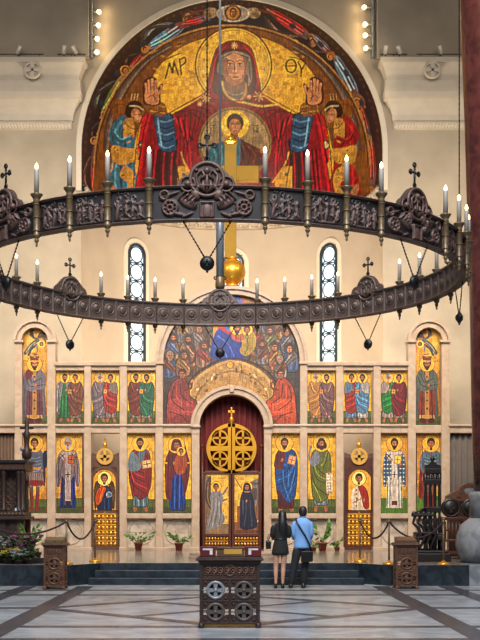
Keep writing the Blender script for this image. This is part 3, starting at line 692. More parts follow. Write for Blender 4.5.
    c.poly([(232,326),(240,326),(246,334),(240,342),(232,338)], (.62,.30,.18)); head(c, 237, 328, 4.6, (.24,.14,.09), 'dark', True, hr=1.6)
    c.poly([(245,334),(252,331),(256,338),(254,350),(246,356),(240,352),(242,344)], (.60,.50,.20)); folds(c, [[(247,338),(248,346),(245,354)]], (.40,.30,.1), .9); head(c, 247, 330, 3.8, (.25,.15,.1), None, True, hr=1.5)
    # horseshoe table, gold and cream
    c.line([(184,425),(183,408),(185,391),(194,376),(207,366),(222,359.5),(232,358),(243,359.5),(257,365),(270,374),(278,387),(280,402),(279,425)], 1.6, (.20,.14,.09))
    tb = [(186,425),(185,408),(187,392),(195,378),(208,368),(222,361.5),(232,360),(243,361.5),(256,367),(268,376),(275,388),(277,402),(276,425)]
    c.poly(tb, (.62,.48,.27))
    c.line([(p[0]+(232-p[0])*.05, p[1]+1.5) for p in tb[1:-1]], 2.6, (.70,.56,.33)); c.line(tb[1:-1], .8, (.42,.30,.16))
    c.line([(194,425),(194,405),(200,390),(212,378),(232,371),(252,377),(264,388),(269,405),(269,425)], 1.6, (.50,.37,.2))
    for i in range(46):
        a = math.radians(RNG.uniform(10,170)); r = RNG.uniform(44,58)/50
        x, y = 231.5+math.cos(a)*r*38, 424-math.sin(a)*r*52
        c.ell(x, y, RNG.uniform(1,2.4), RNG.uniform(.7,1.4), random.choice([(.76,.66,.46),(.42,.30,.16),(.70,.57,.34),(.50,.36,.2),(.36,.25,.14)]), a)
    c.ell(230, 364.8, 3.3, 3.0, (.80,.56,.22)); c.ring(230, 364.8, 3.3, .6, (.4,.25,.1))
    for x in (214,220,246): c.ell(x, 367+abs(x-230)*.12, 1.8, 1.4, (.74,.52,.26))
    # the two seated in front
    for x, fl, col in ((180,1,(.46,.20,.17)),(283,-1,(.58,.25,.13))):
        X = lambda u: x+fl*u
        c.poly([(X(-5),380),(X(4),378),(X(9),388),(X(10),396),(X(17),402),(X(16),412),(X(10),425),(X(-12),425),(X(-13),405),(X(-11),390)], col)
        c.poly([(X(-11),400),(X(6),400),(X(15),404),(X(14),416),(X(0),414),(X(-12),418)], sc_(col,1.2)); c.outline([(X(-5),380),(X(4),378),(X(9),388),(X(10),396),(X(17),402),(X(16),412),(X(10),425),(X(-12),425),(X(-13),405),(X(-11),390)], .9, sc_(col,.35))
        folds(c, [[(X(-6),386),(X(-8),400),(X(4),410)], [(X(0),384),(X(2),396),(X(12),404)], [(X(-10),412),(X(2),416),(X(8),424)]], sc_(col,.55), 1.1)
        folds(c, [[(X(-3),386),(X(-3),398),(X(8),405)], [(X(-9),405),(X(0),411),(X(12),412)]], sc_(col,1.5), .9)
        c.line([(X(5),390),(X(11),388),(X(12),382)], 2.2, sc_(col,.8)); hand(c, X(12), 381, 1.8)
        head(c, X(2), 374, 4.3, (.26,.16,.10), None, False, look=fl*.6)
        c.poly([(X(4),425),(X(12),418),(X(16),419),(X(14),425)], SKIN_D)
    c.jit(.16,.10)
    return c
def paint_apse():
    c = Cv(76, -8, 388, 236, 2.3, (.085,.095,.13)); c.streak = .10
    # outer ring: navy with flying figures; then the brown-gold inner field
    tri = lambda i: (.30,.18,.12) if i%2 else (.15,.08,.07)
    for i in range(120):
        a = PI*i/119; c.ell(232+146.5*math.cos(a), 150-146.5*math.sin(a), 1.6, 1.6, tri(i))
    def fly(pts, cols, w):
        for i, col in enumerate(cols):
            o = (i-(len(cols)-1)/2)*w*.9
            q = [(x+o*.6, y+o*.8) for x, y in pts]; c.line(q, w*1.45, sc_(col,.5)); c.line(q, w*1.2, sc_(col,1.45)); c.line([(x+.5,y+.6) for x, y in q], w*.3, sc_(col,2.1)); c.line([(x-.8,y-.7) for x, y in q], w*.25, sc_(col,.7))
    def angel(x, y, ang, L, w, col, col2, wing, flip=1):
        ca, sa = math.cos(math.radians(ang)), math.sin(math.radians(ang))
        T = lambda u, v: (x+u*L*ca-v*w*sa*flip, y+u*L*sa+v*w*ca*flip)
        for k in range(5):
            c.line([T(.28,-.1),T(.05-.1*k,-.55-.07*k),T(-.25-.09*k,-.75+.1*k)], w*.17, (wing, sc_(wing,.55), sc_(wing,1.3), sc_(wing,.7), sc_(wing,.45))[k])
        bp = [T(.38,-.22),T(.42,.2),T(.15,.42),T(-.25,.40),T(-.55,.30),T(-.52,-.05),T(-.15,-.25)]
        c.poly(bp, col); c.outline(bp, w*.07, sc_(col,.35))
        c.poly([T(.40,-.18),T(.40,.16),T(.1,.3),T(-.02,-.15)], col2)
        folds(c, [[T(.3,.05),T(-.1,.12),T(-.5,.05)], [T(.2,.25),T(-.2,.30),T(-.5,.22)]], sc_(col,.5), w*.08)
        folds(c, [[T(.25,-.05),T(-.1,0),T(-.45,.0)], [T(.25,.16),T(-.15,.2),T(-.5,.14)]], sc_(col,1.7), w*.08)
        c.line([T(.36,.15),T(.55,.28),T(.68,.12)], w*.15, col2); c.ell(*T(.70,.1), w*.1, w*.1, (.62,.42,.28))
        hx, hy = T(.55,-.12); c.ell(hx, hy, w*.30, w*.30, (.70,.52,.22)); c.ell(hx, hy, w*.21, w*.23, (.26,.14,.08)); c.ell(hx+.4, hy+w*.04, w*.14, w*.18, (.66,.44,.29))
        c.line([T(-.5,.1),T(-.66,.12)], w*.12, (.62,.42,.28))
    angel(168, 33, -31, 44, 17, (.36,.52,.64), (.50,.24,.24), (.45,.48,.50)); angel(196, 19.5, -13, 22, 12, (.58,.17,.17), (.30,.36,.44), (.55,.44,.36))
    angel(137, 60, -47, 24, 12, (.52,.18,.16), (.32,.22,.2), (.34,.26,.24)); angel(114, 92, -58, 44, 17, (.40,.46,.24), (.54,.42,.28), (.34,.40,.36)); angel(101, 128, -72, 26, 11, (.44,.30,.24), (.3,.3,.34), (.26,.24,.26)); angel(94, 166, -86, 46, 13, (.54,.24,.20), (.36,.30,.32), (.44,.34,.32))
    angel(292, 27, 32, 46, 16, (.64,.18,.19), (.42,.34,.32), (.48,.38,.32), -1); angel(322, 46, 45, 24, 12, (.40,.40,.44), (.5,.24,.2), (.36,.3,.3), -1); angel(346, 80, 60, 46, 18, (.40,.50,.60), (.46,.32,.24), (.36,.36,.40), -1)
    angel(364, 122, 75, 28, 11, (.46,.24,.18), (.3,.3,.34), (.3,.26,.26), -1); angel(371, 166, 87, 44, 12, (.56,.22,.19), (.38,.30,.3), (.44,.32,.3), -1)
    for q in (-1, 1):      # small dark-blue clouds between
        for aa in (20, 34, 50, 64): c.ell(232+q*138*math.cos(math.radians(aa)), 150-138*math.sin(math.radians(aa)), 4, 2.4, (.16,.18,.24), q*math.radians(90-aa))
    for q in (-1, 1):      # heads of the beasts beside the top roundel
        c.ell(232+q*22, 13, 6.5, 5.5, (.58,.50,.38)); c.ell(232+q*19, 10.5, 3.4, 2.8, (.68,.60,.48)); c.ell(232+q*24, 15, 3, 2.6, (.44,.36,.26)); c.line([(232+q*28,10),(232+q*38,13),(232+q*44,18)], 2.4, (.42,.18,.16)); 
    c.ell(233, 13.5, 17, 8.5, (.70,.66,.60)); c.ell(233, 13.5, 15, 7, (.62,.58,.53)); c.ell(233, 13, 8.5, 8, (.40,.20,.12)); c.ell(233, 13, 6.6, 6.6, (.66,.48,.22)); c.ell(233, 12.5, 3.6, 5, (.24,.13,.09)); c.ell(233, 13, 2.5, 3.6, (.62,.42,.28)); c.line([(231.3,11.8),(234.7,11.8)], .7, DK, False); c.line([(232,15),(234,15)], .6, DK, False)
    # inner field
    fld = [(232+138*math.cos(PI*i/40), 166-141*math.sin(PI*i/40)) for i in range(41)] + [(94,236),(370,236)]
    c.poly(fld, (.48,.30,.12), False)
    c.line(fld[:41], 1.6, (.62,.47,.28), False); c.line([(232+136*math.cos(PI*i/40), 166-139*math.sin(PI*i/40)) for i in range(41)], .9, (.24,.10,.08), False)
    c.poly([(150,110),(150,84),(163,62),(184,46),(210,37),(233,34),(258,37),(282,46),(303,62),(318,84),(318,110),(330,140),(332,236),(138,236),(136,140)], (.86,.67,.22))
    for _ in range(140):
        x, y = RNG.uniform(152,316), RNG.uniform(40,112)
        c.ell(x, y, RNG.uniform(1.5,6), RNG.uniform(.6,1.8), random.choice([(.93,.80,.40),(.66,.46,.14),(.88,.72,.28),(.74,.55,.18)]), RNG.uniform(-.5,.5), .5)
    for q in (-1, 1):      # wings of the side angels, swept up along the edge
        X = lambda u: 232+q*u
        for o, col in ((0,(.38,.36,.36)),(3,(.52,.46,.40)),(6,(.34,.22,.12)),(-3.4,(.30,.24,.2))):
            c.line([(X(126-o*.6),150),(X(122-o*.8),120-o*.3),(X(108-o*.8),88),(X(86-o*.6),62),(X(62),46+o*.5)], 2.6, col, True, .85)
        c.line([(X(118),190),(X(116),160),(X(106),128),(X(104),112)], 9, (.46,.28,.10)); c.line([(X(121),186),(X(119),160),(X(110),130)], 2, (.60,.52,.42)); c.ell(X(112), 112, 8, 14, (.50,.31,.10), q*.3); c.ring(X(112), 113, 9, 1.3, (.40,.22,.10))
    # halo of the Mother
    c.ell(233.5, 65.5, 39, 38.5, (.88,.71,.26)); c.ring(233.5, 65.5, 38, 1.5, (.36,.17,.09)); c.ring(233.5, 65.5, 35.5, .6, (.66,.46,.16))
    for i in range(160):
        a, r = RNG.uniform(0, 2*PI), RNG.uniform(20, 35); c.ell(233.5+r*math.cos(a), 65.5+r*math.sin(a), 1.8, .7, random.choice([(.95,.84,.46),(.70,.50,.16),(.80,.62,.22)]), a+PI/2, .6)
    red, rd, rl = (.50,.06,.105), (.27,.03,.065), (.68,.10,.15)
    # the great mantle
    c.poly([(214,84),(252,84),(266,98),(290,112),(306,118),(318,112),(325,120),(329,150),(332,190),(334,236),(132,236),(134,190),(141,150),(147,122),(155,112),(163,120),(176,112),(200,98)], red)
    for q in (-1, 1):      # deep folds below the arms, bright edges
        X = lambda u: 233+q*u
        c.poly([(X(66),116),(X(86),118),(X(84),140),(X(80),170),(X(88),236),(X(48),236),(X(54),180),(X(60),150)], rd)
        c.poly([(X(86),112),(X(92),124),(X(97),160),(X(101),236),(X(91),236),(X(88),160),(X(84),135)], rl)
        for u0, u1 in ((94,98),(84,80),(76,72),(68,64),(60,57)): c.line([(X(u0-4),140),(X((u0+u1)/2),175),(X(u1),232)], 2.0, (.16,.015,.045))
        for u0, u1 in ((89,91),(80,77),(72,68),(64,60)): c.line([(X(u0-4),146),(X((u0+u1)/2),178),(X(u1),232)], 1.5, (.60,.07,.13))
        for k in range(6): c.line([(X(62-k*3),114+k*1.5),(X(50-k*1.5),128+k*8),(X(40+k*1.5),140+k*12)], 1.7, (.17,.015,.045) if k%2 == 0 else rl)
        for k in range(4): c.line([(X(58-k*10),112-k*2.5),(X(44-k*8),112-k*1.5),(X(34-k*6),118-k*2)], 1.3, rd, True, .8)
        c.line([(X(20),88),(X(34),97),(X(58),110),(X(66),114)], 1.0, rl)
    # veil, face, collar
    c.poly([(207,92),(210,70),(216,50),(224,43),(234,40.5),(244,43),(252,50),(257,68),(260,92),(250,100),(218,100)], red)
    c.poly([(212,86),(213,66),(218,53),(234,48),(250,53),(255,66),(256,86),(249,96),(219,96)], (.33,.035,.075))
    for q in (-1, 1): c.line([(235+q*8,45),(235+q*19,58),(235+q*23,80),(235+q*27,94)], 1.2, rl)
    c.poly([(219,74),(219,60),(224,53.5),(234,51),(246,53.5),(251,60),(252,78),(248,86),(246,74)], (.50,.43,.37)); c.line([(220,58),(234,53.5),(249,58)], 1.0, (.26,.20,.18)); c.line([(250.5,80),(249,62)], 1.0, (.30,.24,.2)); c.line([(221,57),(234,52),(248,56)], .8, (.66,.58,.48))
    c.poly([(226,80),(244,80),(247,95),(240,101),(226,95)], (.48,.31,.20))
    c.ell(234.6, 69, 11.7, 16.4, (.60,.38,.25)); c.ell(236, 67.5, 8.4, 12.4, (.76,.53,.37)); c.ell(229, 73, 3, 6, (.56,.35,.23), 0, .6); c.ell(241.5, 72, 2.6, 4, (.78,.55,.40)); c.ell(231, 72.5, 2.4, 3.2, (.76,.53,.38)); c.poly([(227,57),(234,53.5),(243,57),(241,59.5),(235,58),(229,59.5)], (.78,.58,.42))
    for q in (-1, 1):
        x = 235+q*4.9; c.line([(x-3,61.6),(x,60.2),(x+3,61.6)], 1.0, (.22,.12,.08)); c.ell(x, 64.2, 2.3, 1.1, (.80,.70,.60)); c.ell(x, 64.2, 1.1, 1.1, (.12,.07,.05)); c.line([(x-2.6,64),(x,62.9),(x+2.6,64)], .8, (.14,.08,.06)); c.line([(x-2,66),(x+2,66)], .5, (.46,.28,.18), False)
    c.line([(234,62),(234.6,69),(234,72.4)], 1.0, (.44,.26,.17)); c.line([(233,73),(237,73)], .9, (.42,.23,.16), False); c.line([(236.2,63),(236.4,71)], .9, (.86,.66,.48), False)
    c.ell(235.3, 77.3, 3.2, 1.1, (.52,.20,.16)); c.line([(232.2,77),(238.4,77)], .5, (.30,.10,.09), False); c.line([(233,82),(238,82)], .6, (.50,.30,.2), False)
    c.poly([(224,88),(230,92),(240,92),(246,88),(246,98),(238,99),(226,96)], (.42,.36,.34)); c.line([(226,91),(235,95),(246,92)], .8, (.62,.54,.42))
    c.line([(222,82),(225,92),(232,99),(246,103),(262,106),(280,104)], 2.6, (.70,.52,.22)); c.line([(222,82),(225,92),(232,99),(246,103),(262,106),(280,104)], .6, (.90,.76,.44)); c.line([(246,84),(245,94),(240,101)], 2.2, (.64,.46,.2)); c.line([(214,104),(200,100),(191,103)], 1.2, (.62,.44,.2), True, .6)
    def star(x, y, r):
        for i in range(4):
            a = PI*i/4; c.line([(x-r*math.cos(a),y-r*math.sin(a)),(x+r*math.cos(a),y+r*math.sin(a))], .9, (.82,.62,.38), False)
        c.ell(x, y, 1.0, 1.0, (.90,.55,.45))
    star(234.5,45.5,3.2); star(259,96,5.2); star(206,98,4.6); star(200,104,2.2); star(249,97,2)
    # medallion with the Child
    c.ell(235, 143.5, 36.5, 36.5, (.52,.40,.22)); c.ell(235, 143.5, 34.8, 34.8, (.30,.22,.16)); c.ell(235, 143.5, 34, 34, (.62,.53,.38)); c.ell(235, 150, 32, 26, (.56,.47,.34), 0, .5)
    c.ell(235, 124.5, 15, 15, (.90,.74,.26)); c.ring(235, 124.5, 14.4, .8, (.62,.42,.14))
    for i in range(60):
        a, r = RNG.uniform(0, 2*PI), RNG.uniform(9, 14); c.ell(235+r*math.cos(a), 124.5+r*math.sin(a), 1.3, .5, random.choice([(1,.90,.5),(.76,.55,.18)]), a, .7)
    c.poly([(226,141),(214,145),(207,154),(208,168),(224,174),(238,170),(238,142)], (.16,.37,.42)); folds(c, [[(213,148),(216,158),(212,168)], [(221,146),(222,158),(220,170)]], (.36,.58,.62), 1.3); folds(c, [[(217,147),(219,160),(216,170)], [(228,144),(228,160)]], (.08,.20,.24), 1.1)
    c.poly([(238,139),(246,142),(258,148),(264,152),(263,163),(256,167),(238,168),(237,150)], (.36,.17,.09)); folds(c, [[(244,144),(250,154),(248,165)], [(240,144),(243,156),(241,166)]], (.18,.07,.05), 1.2); folds(c, [[(248,146),(255,155),(253,164)], [(242,143),(246,155)]], (.52,.28,.15), 1.0)
    c.poly([(231,139),(240,139),(239,166),(231,166)], (.22,.42,.48)); c.rect(230.5, 133, 238.5, 141, (.52,.33,.2))
    c.ell(235, 122.8, 8.6, 9.6, (.24,.14,.08)); c.ell(235, 126.5, 6.0, 8.2, (.66,.44,.29)); c.ell(235.8, 126, 4, 6, (.76,.54,.37)); c.poly([(228,124),(229,117),(235,115),(241,117),(242,124),(238.5,119.5),(231.5,119.5)], (.27,.16,.09))
    for q in (-1, 1): c.line([(235+q*2.6-1.4,124),(235+q*2.6+1.4,124)], 1.0, (.16,.09,.06), False); c.line([(235+q*2.6-1.6,122.4),(235+q*2.6+1.6,122.4)], .5, (.2,.1,.07), False)
    c.line([(235,124),(235.2,128.4)], .7, (.46,.27,.17), False); c.line([(233.4,130.8),(236.8,130.8)], .8, (.46,.18,.14), False)
    for x, t in ((213,'I'),(256,'X')):
        for i in range(2): c.line([(x+i*3-2,127.5),(x+i*3-2,133)], .8, (.40,.14,.10), False)
        c.line([(x-2,130),(x+2,132.5)], .7, (.40,.14,.10)); c.line([(x-3,125.6),(x+3,125.2)], .6, (.40,.14,.10), False)
    hand(c, 262, 150, 3.2, (.66,.44,.3)); hand(c, 206, 158, 3, (.66,.44,.3)); hand(c, 227, 148, 3, (.70,.48,.33))
    for q in (-1, 1):      # golden corners with a green stone
        X = lambda u: 235+q*u
        c.poly([(X(40),180),(X(50),166),(X(57),166),(X(57),190),(X(40),188)], (.74,.55,.18), False); c.ell(X(51.5), 174.5, 1.9, 1.9, (.10,.32,.30)); c.line([(X(38),182),(X(50),164),(X(54),152)], 1.3, (.78,.56,.24))
    # side angels bowing inwards
    for q in (-1, 1):
        X = lambda u: 234+q*u
        main, hi, lo = ((.20,.42,.50), (.40,.64,.70), (.09,.20,.28)) if q < 0 else ((.55,.09,.10), (.74,.18,.18), (.30,.03,.05))
        c.poly([(X(112),158),(X(104),156),(X(97),170),(X(100),200),(X(126),200),(X(124),175)], main); folds(c, [[(X(118),165),(X(119),182),(X(116),196)], [(X(108),165),(X(106),182),(X(106),196)]], hi, 2.2); folds(c, [[(X(113),165),(X(113),182),(X(111),196)], [(X(103),170),(X(102),186)]], lo, 1.6)
        c.poly([(X(108),116),(X(118),120),(X(125),134),(X(121),146),(X(112),150),(X(100),148),(X(101),132)], main); folds(c, [[(X(113),122),(X(119),132),(X(116),142)]], hi, 3); folds(c, [[(X(109),124),(X(112),136),(X(108),146)], [(X(121),130),(X(121),140)]], lo, 1.6)
        lor = (.72,.54,.24)
        c.poly([(X(101),119),(X(110),121),(X(110),140),(X(104),142),(X(100),134)], lor); c.poly([(X(122),146),(X(108),148),(X(96),150),(X(97),160),(X(110),166),(X(114),176),(X(106),184),(X(112),196),(X(104),198),(X(99),180),(X(104),168),(X(120),162)], lor); c.poly([(X(99),158),(X(93),164),(X(85),186),(X(90),190),(X(98),174)], lor)
        for i in range(46):
            u, v = RNG.uniform(86,120), RNG.uniform(122,194)
            j = int((v-c.y0)/(c.y1-c.y0)*(c.H-1)); i2 = int((X(u)-c.x0)/(c.x1-c.x0)*(c.W-1)); px = c.a[j,i2]
            if px[0] > .55 and px[1] > .4 and px[2] < .4: c.ell(X(u), v, .8, .8, (.30,.16,.08))
        c.line([(X(121),132),(X(113),141),(X(101),137)], 4.4, sc_(main,.9)); c.line([(X(120),131),(X(113),139),(X(104),136)], 1.2, hi); hand(c, X(101), 136, 2.4); hand(c, X(96), 153, 2.2)
        c.ell(X(91), 145, 5, 5, (.16,.16,.18)); c.ell(X(91), 145, 3.6, 3.6, (.38,.36,.32) if q < 0 else (.70,.64,.5)); c.line([(X(88),145),(X(94),145)], 1, (.82,.66,.3), False); c.line([(X(91),142),(X(91),148)], 1, (.82,.66,.3), False)
        c.ring(X(98), 117, 12, .8, (.34,.18,.09)); c.ell(X(100), 108.5, 9, 7.5, (.20,.11,.08), q*.5); c.ell(X(104), 112, 5, 6, (.18,.10,.07)); c.ell(X(97.5), 115.5, 5, 7.4, (.66,.45,.30), q*.35); c.ell(X(96.5), 116, 3, 5, (.76,.54,.38), q*.35); c.line([(X(104),106),(X(96),106.5),(X(91),110)], 1.5, (.72,.62,.46))
        for t in (94.5,98.5): c.line([(X(t)-1.2,114.5),(X(t)+1.2,114.7)], .8, DK, False)
        c.line([(X(95),120.5),(X(97.6),121)], .7, (.45,.18,.13), False); c.poly([(X(116),190),(X(125),184),(X(122),196)], (.62,.42,.28))
        for k in range(3): c.line([(X(97+k*3),100),(X(96+k*3),94)], .7, (.75,.62,.4), False)
    for q in (-1, 1):      # outer fall of the mantle, in front of the angels
        X = lambda u: 233+q*u
        dp = [(X(70),112),(X(80),110),(X(86),122),(X(90),145),(X(94),172),(X(99),205),(X(101),236),(X(80),236),(X(78),180),(X(74),150)]
        c.poly(dp, red); c.line([(X(82),112),(X(87),130),(X(91),158),(X(97),200),(X(99),236)], 3.0, rl); c.line([(X(84),112),(X(89),130),(X(93),158),(X(99),200),(X(101),236)], .9, (.12,.01,.03))
        for u0 in (75, 79, 83): c.line([(X(u0),150),(X(u0+3),185),(X(u0+7),236)], 1.6, (.15,.012,.04)); c.line([(X(u0+2),150),(X(u0+5),185),(X(u0+9),236)], 1.2, (.60,.07,.13))
        X = lambda u: 233.2+q*(u-4.5)
        # sleeve, cuff, hand
        c.poly([(X(78),112),(X(66),116),(X(62),140),(X(62),150),(X(70),152),(X(78),148),(X(82),130),(X(84),116)], (.16,.30,.43))
        for k in range(5): c.line([(X(81-k*.5),120+k*6),(X(72),122+k*6.5),(X(64),119+k*6.6)], 1.5, (.36,.52,.64) if k%2 == 0 else (.07,.14,.24))
        c.line([(X(80),118),(X(78),134),(X(76),146)], 1.6, (.42,.58,.68))
        X = lambda u: 233.2+q*(u-2.5)
        c.poly([(X(71),104),(X(83),101),(X(86),113),(X(70),116)], (.52,.33,.14)); c.line([(X(71),107),(X(84),104)], 1, (.74,.55,.24)); c.line([(X(71),113),(X(85),111)], 1, (.74,.55,.24))
        X = lambda u: 233.2+q*(u+3.5)
        hs, hd = (.74,.51,.35), (.36,.19,.12)
        c.poly([(X(70),105),(X(69),94),(X(66.5),86),(X(68),83),(X(72.5),88),(X(73),79),(X(78),76.5),(X(82),78),(X(86),81.5),(X(87),94),(X(85),104)], (.28,.15,.08))
        c.poly([(X(72),104),(X(71),94),(X(73),88),(X(82),88),(X(85),94),(X(83),103)], hs)
        for u, v in ((74,80.5),(77.6,78.6),(81,80),(84,83)): c.line([(X(77+(u-77)*.8),92),(X(u),v+1)], 2.7, hs, False)
        c.line([(X(73),96),(X(68.5),90),(X(68.5),86)], 2.4, hs)
        for u in (76,79.3,82.3): c.line([(X(u),82.5),(X(u-.3),91)], .6, hd, False)
        c.line([(X(74),98),(X(78),95.5),(X(82),98)], .7, hd); c.line([(X(73),102),(X(76),96),(X(75),92)], .7, hd)
    # letters: MP on the left, theta and upsilon on the right
    ink = (.24,.05,.035)
    for s in [[(165.5,78.5),(169.5,63)], [(169.5,63),(172.5,73)], [(172.5,73),(174,61.5)], [(174,61.5),(178.5,75)], [(181.5,74.5),(179.5,59)]]: c.line(s, 1.7, ink, False)
    c.line([(179.5,60),(184.5,57.5),(185.5,62),(181,66)], 1.6, ink); c.line([(164,60.5),(171,57),(180,53.5)], 1.1, ink)
    for i in range(28):
        a = 2*PI*i/28; c.ell(291+5.2*math.cos(a), 66+6.4*math.sin(a), .95, .95, ink)
    c.line([(286.4,66),(295.6,66)], 1.2, ink, False); c.line([(298,62),(301,68.5),(301,76)], 1.6, ink); c.line([(305.6,63),(301.4,70)], 1.5, ink); c.line([(289,57),(296,58),(304,61)], 1.0, ink)
    for q in (-1, 1):
        X = lambda u: 233+q*u
        for k in range(5): c.line([(X(30+k*6),104+k*3.2),(X(33+k*5),118+k*5),(X(38+k*4),134+k*8)], .9, (.13,.01,.035))
        c.line([(X(19),86),(X(30),94),(X(48),104),(X(62),112),(X(70),116)], .9, (.16,.015,.04)); c.line([(X(87),112),(X(93),124),(X(98),160),(X(102),234)], .9, (.14,.01,.03)); c.line([(X(60),150),(X(54),180),(X(48),234)], 1.1, (.12,.01,.03))
        X = lambda u: 233.2+q*(u-4.5); c.outline([(X(78),112),(X(66),116),(X(62),140),(X(62),150),(X(70),152),(X(78),148),(X(82),130),(X(84),116)], .8, (.05,.08,.13))
    c.outline([(207,92),(210,70),(216,50),(224,43),(234,40.5),(244,43),(252,50),(257,68),(260,92),(250,100),(218,100)], .8, (.14,.015,.04), .8)
    c.jit(.16,.12)
    return c
def struct(o): o['kind'] = 'structure'; return o
DW = 37.0                        # the wall with the apse arch
AR = 151*DW/F                    # apse radius
SZ = CZ+(HY-150)*DW/F            # springing height of the apse vault
ACX = 0.0
TOPZ = 24.0
ICD = 33.6                       # front plane of the icon screen

# ------------------------------------------------------------------ floor with inlaid bands
b = MB()
b.box(-12, 4, -.2, 12, 46, 0)
b.mi = 1
def strip(x0, y0, x1, y1, w):
    a, c = Vector((x0,y0,0)), Vector((x1,y1,0)); t = (c-a).normalized(); n = Vector((-t.y, t.x, 0))*w/2
    z = Vector((0,0,strip.h)); b.quad(a-n+z, c-n+z, c+n+z, a+n+z); strip.h += .0003
strip.h = .0026
for x in (-4.45, -3.2, 3.25, 4.68): strip(x, 6, x, 24.1, .36)
b2 = b
for y, w in ((22.9,.30),(21.6,.30),(15.68,.28),(14.1,.3),(12.6,.3)):
    b.box(-12, y-w/2, .0005, 12, y+w/2, .0022)
for s in (-1, 1): b.box(min(s*3.2, s*12), 18.55, .0005, max(s*3.2, s*12), 18.85, .0022)
for p in (((-3.2,18.65),(0,21.6)),((0,21.6),(3.25,18.65)),((3.25,18.65),(0,15.7)),((0,15.7),(-3.2,18.65))):
    strip(*p[0], *p[1], .27)
strip(-1.6, 17.15, 1.6, 20.1, .16); strip(-1.6, 20.1, 1.6, 17.15, .16)
struct(b.build('floor', ['floor_light', 'floor_dark']))

# ------------------------------------------------------------------ raised platform and its steps
b = MB()
WF = 24.2
outl = [(-12,WF),(-3.56,WF),(-3.02,25.15),(2.78,25.15),(3.5,WF),(5.21,WF),(5.21,25.3),(12,25.3),(12,46),(-12,46)]
n = len(outl)
vt = [b.bm.verts.new((x,y,PZ)) for x,y in outl]; vb = [b.bm.verts.new((x,y,.0)) for x,y in outl]
b._m([b.bm.faces.new(vt)]); b.mi = 1
b._m([b.bm.faces.new((vb[i], vb[(i+1)%n], vt[(i+1)%n], vt[i])) for i in range(n)])
struct(b.build('trim_1', ['platform_top', 'green_marble'])); bpy.data.objects['trim_1'].name = 'floor_platform'
b = MB()
b.box(-3.2, 24.5, 0, 2.95, 25.16, .155, .012); b.box(-3.1, 24.83, .155, 2.86, 25.16, .308, .012)
struct(b.build('floor_steps', 'green_marble'))
b = MB(); b.lathe([(1.10,PZ+.001),(1.10,PZ+.05),(1.07,PZ+.06),(1.07,PZ+.14),(1.0,PZ+.155)], (0,27.75,0), 48, smooth=False); tag(b.build('ambo_step', 'marble', loc=(0,27.75,PZ)), 'low round beige marble step on the platform before the central doors', 'step')
b = MB(); b.box(5.22, 24.2, 0, 12, 25.29, PZ, .015); struct(b.build('trim_1', 'grey_marble'))

# ------------------------------------------------------------------ wall with the apse arch
b = MB()
jx = AR; pts = [(ACX+AR*math.cos(PI*i/48), SZ+AR*math.sin(PI*i/48)) for i in range(49)]
def V(x, z, y=DW): return Vector((x, y, z))
XL = 13
b.quad(V(-XL,0), V(-jx,0), V(-jx,SZ), V(-XL,SZ)); b.quad(V(jx,0), V(XL,0), V(XL,SZ), V(jx,SZ))
out = []
for i in range(49):
    a = PI*i/48; c_, s_ = math.cos(a), math.sin(a)
    t = min(XL/abs(c_) if abs(c_) > 1e-6 else 1e9, (TOPZ-SZ)/s_ if s_ > 1e-6 else 1e9); out.append((t*c_, SZ+t*s_))
for i in range(48):
    b.quad(V(*pts[i]), V(*out[i]), V(*out[i+1]), V(*pts[i+1]))
ca = [i for i in range(48) if abs(out[i][0]) > XL-.01 and abs(out[i+1][0]) < XL-.01 or abs(out[i][0]) < XL-.01 and abs(out[i+1][0]) > XL-.01]
for i in ca:
    x = XL if out[i][0] > 0 else -XL
    b._m([b.bm.faces.new([b.bm.verts.new(V(*q)) for q in (out[i], (x,TOPZ), out[i+1])])])
bmesh.ops.remove_doubles(b.bm, verts=b.bm.verts[:], dist=1e-4)
struct(b.build('wall_back', 'plaster'))

def pierbox(x0, x1):
    q = MB(); q.box(x0, DW-.28, CZ+(HY-56)*36.7/F, x1, DW-.005, TOPZ); return q
# upper piers beside the arch
xl = P(88.5,0,36.7).x; xr = P(377.5,0,36.7).x
struct(pierbox(-XL, xl).build('trim_2', 'plaster')); struct(pierbox(xr, XL).build('trim_3', 'plaster'))

# apse: half cylinder below, mosaic half dome above
ledge_z = 12.42
b = MB(); N = 64
def apt(a, r, z): return Vector((ACX+r*math.sin(a), DW+r*math.cos(a), z))     # a from -90 to 90 degrees
for i in range(N):
    a0, a1 = -PI/2+PI*i/N, -PI/2+PI*(i+1)/N
    b.quad(apt(a0,AR,0), apt(a1,AR,0), apt(a1,AR,ledge_z), apt(a0,AR,ledge_z))
bmesh.ops.remove_doubles(b.bm, verts=b.bm.verts[:], dist=1e-4)
for f in b.bm.faces: f.smooth = True
struct(b.build('wall_apse', 'apse_plaster'))
# cornice under the mosaic
b = MB(); prof = [(0,0),(-.10,.0),(-.16,.05),(-.12,.10),(-.20,.17),(-.20,.22),(0,.24)]
for i in range(N):
    a0, a1 = -PI/2+PI*i/N, -PI/2+PI*(i+1)/N
    for (o0,h0),(o1,h1) in zip(prof, prof[1:]):
        b.quad(apt(a0,AR+o0,ledge_z-.02+h0), apt(a1,AR+o0,ledge_z-.02+h0), apt(a1,AR+o1,ledge_z-.02+h1), apt(a0,AR+o1,ledge_z-.02+h1))
for i in range(45):
    a = -PI/2+PI*(i+.5)/45; c = apt(a, AR-.15, ledge_z+.10); b.sphere(c, .085, n=8, m=6)
struct(b.build('trim_4', 'pale_marble'))
# arch moulding round the mosaic
b = MB(); b.archband(0, SZ, AR-.02, AR+.15, DW-.10, DW+.03, 64)
for s in (-1, 1):
    x0, x1 = sorted((s*(AR-.02), s*(AR+.15))); b.box(x0, DW-.10, ledge_z, x1, DW+.03, SZ)
struct(b.build('trim_5', 'white_plaster'))
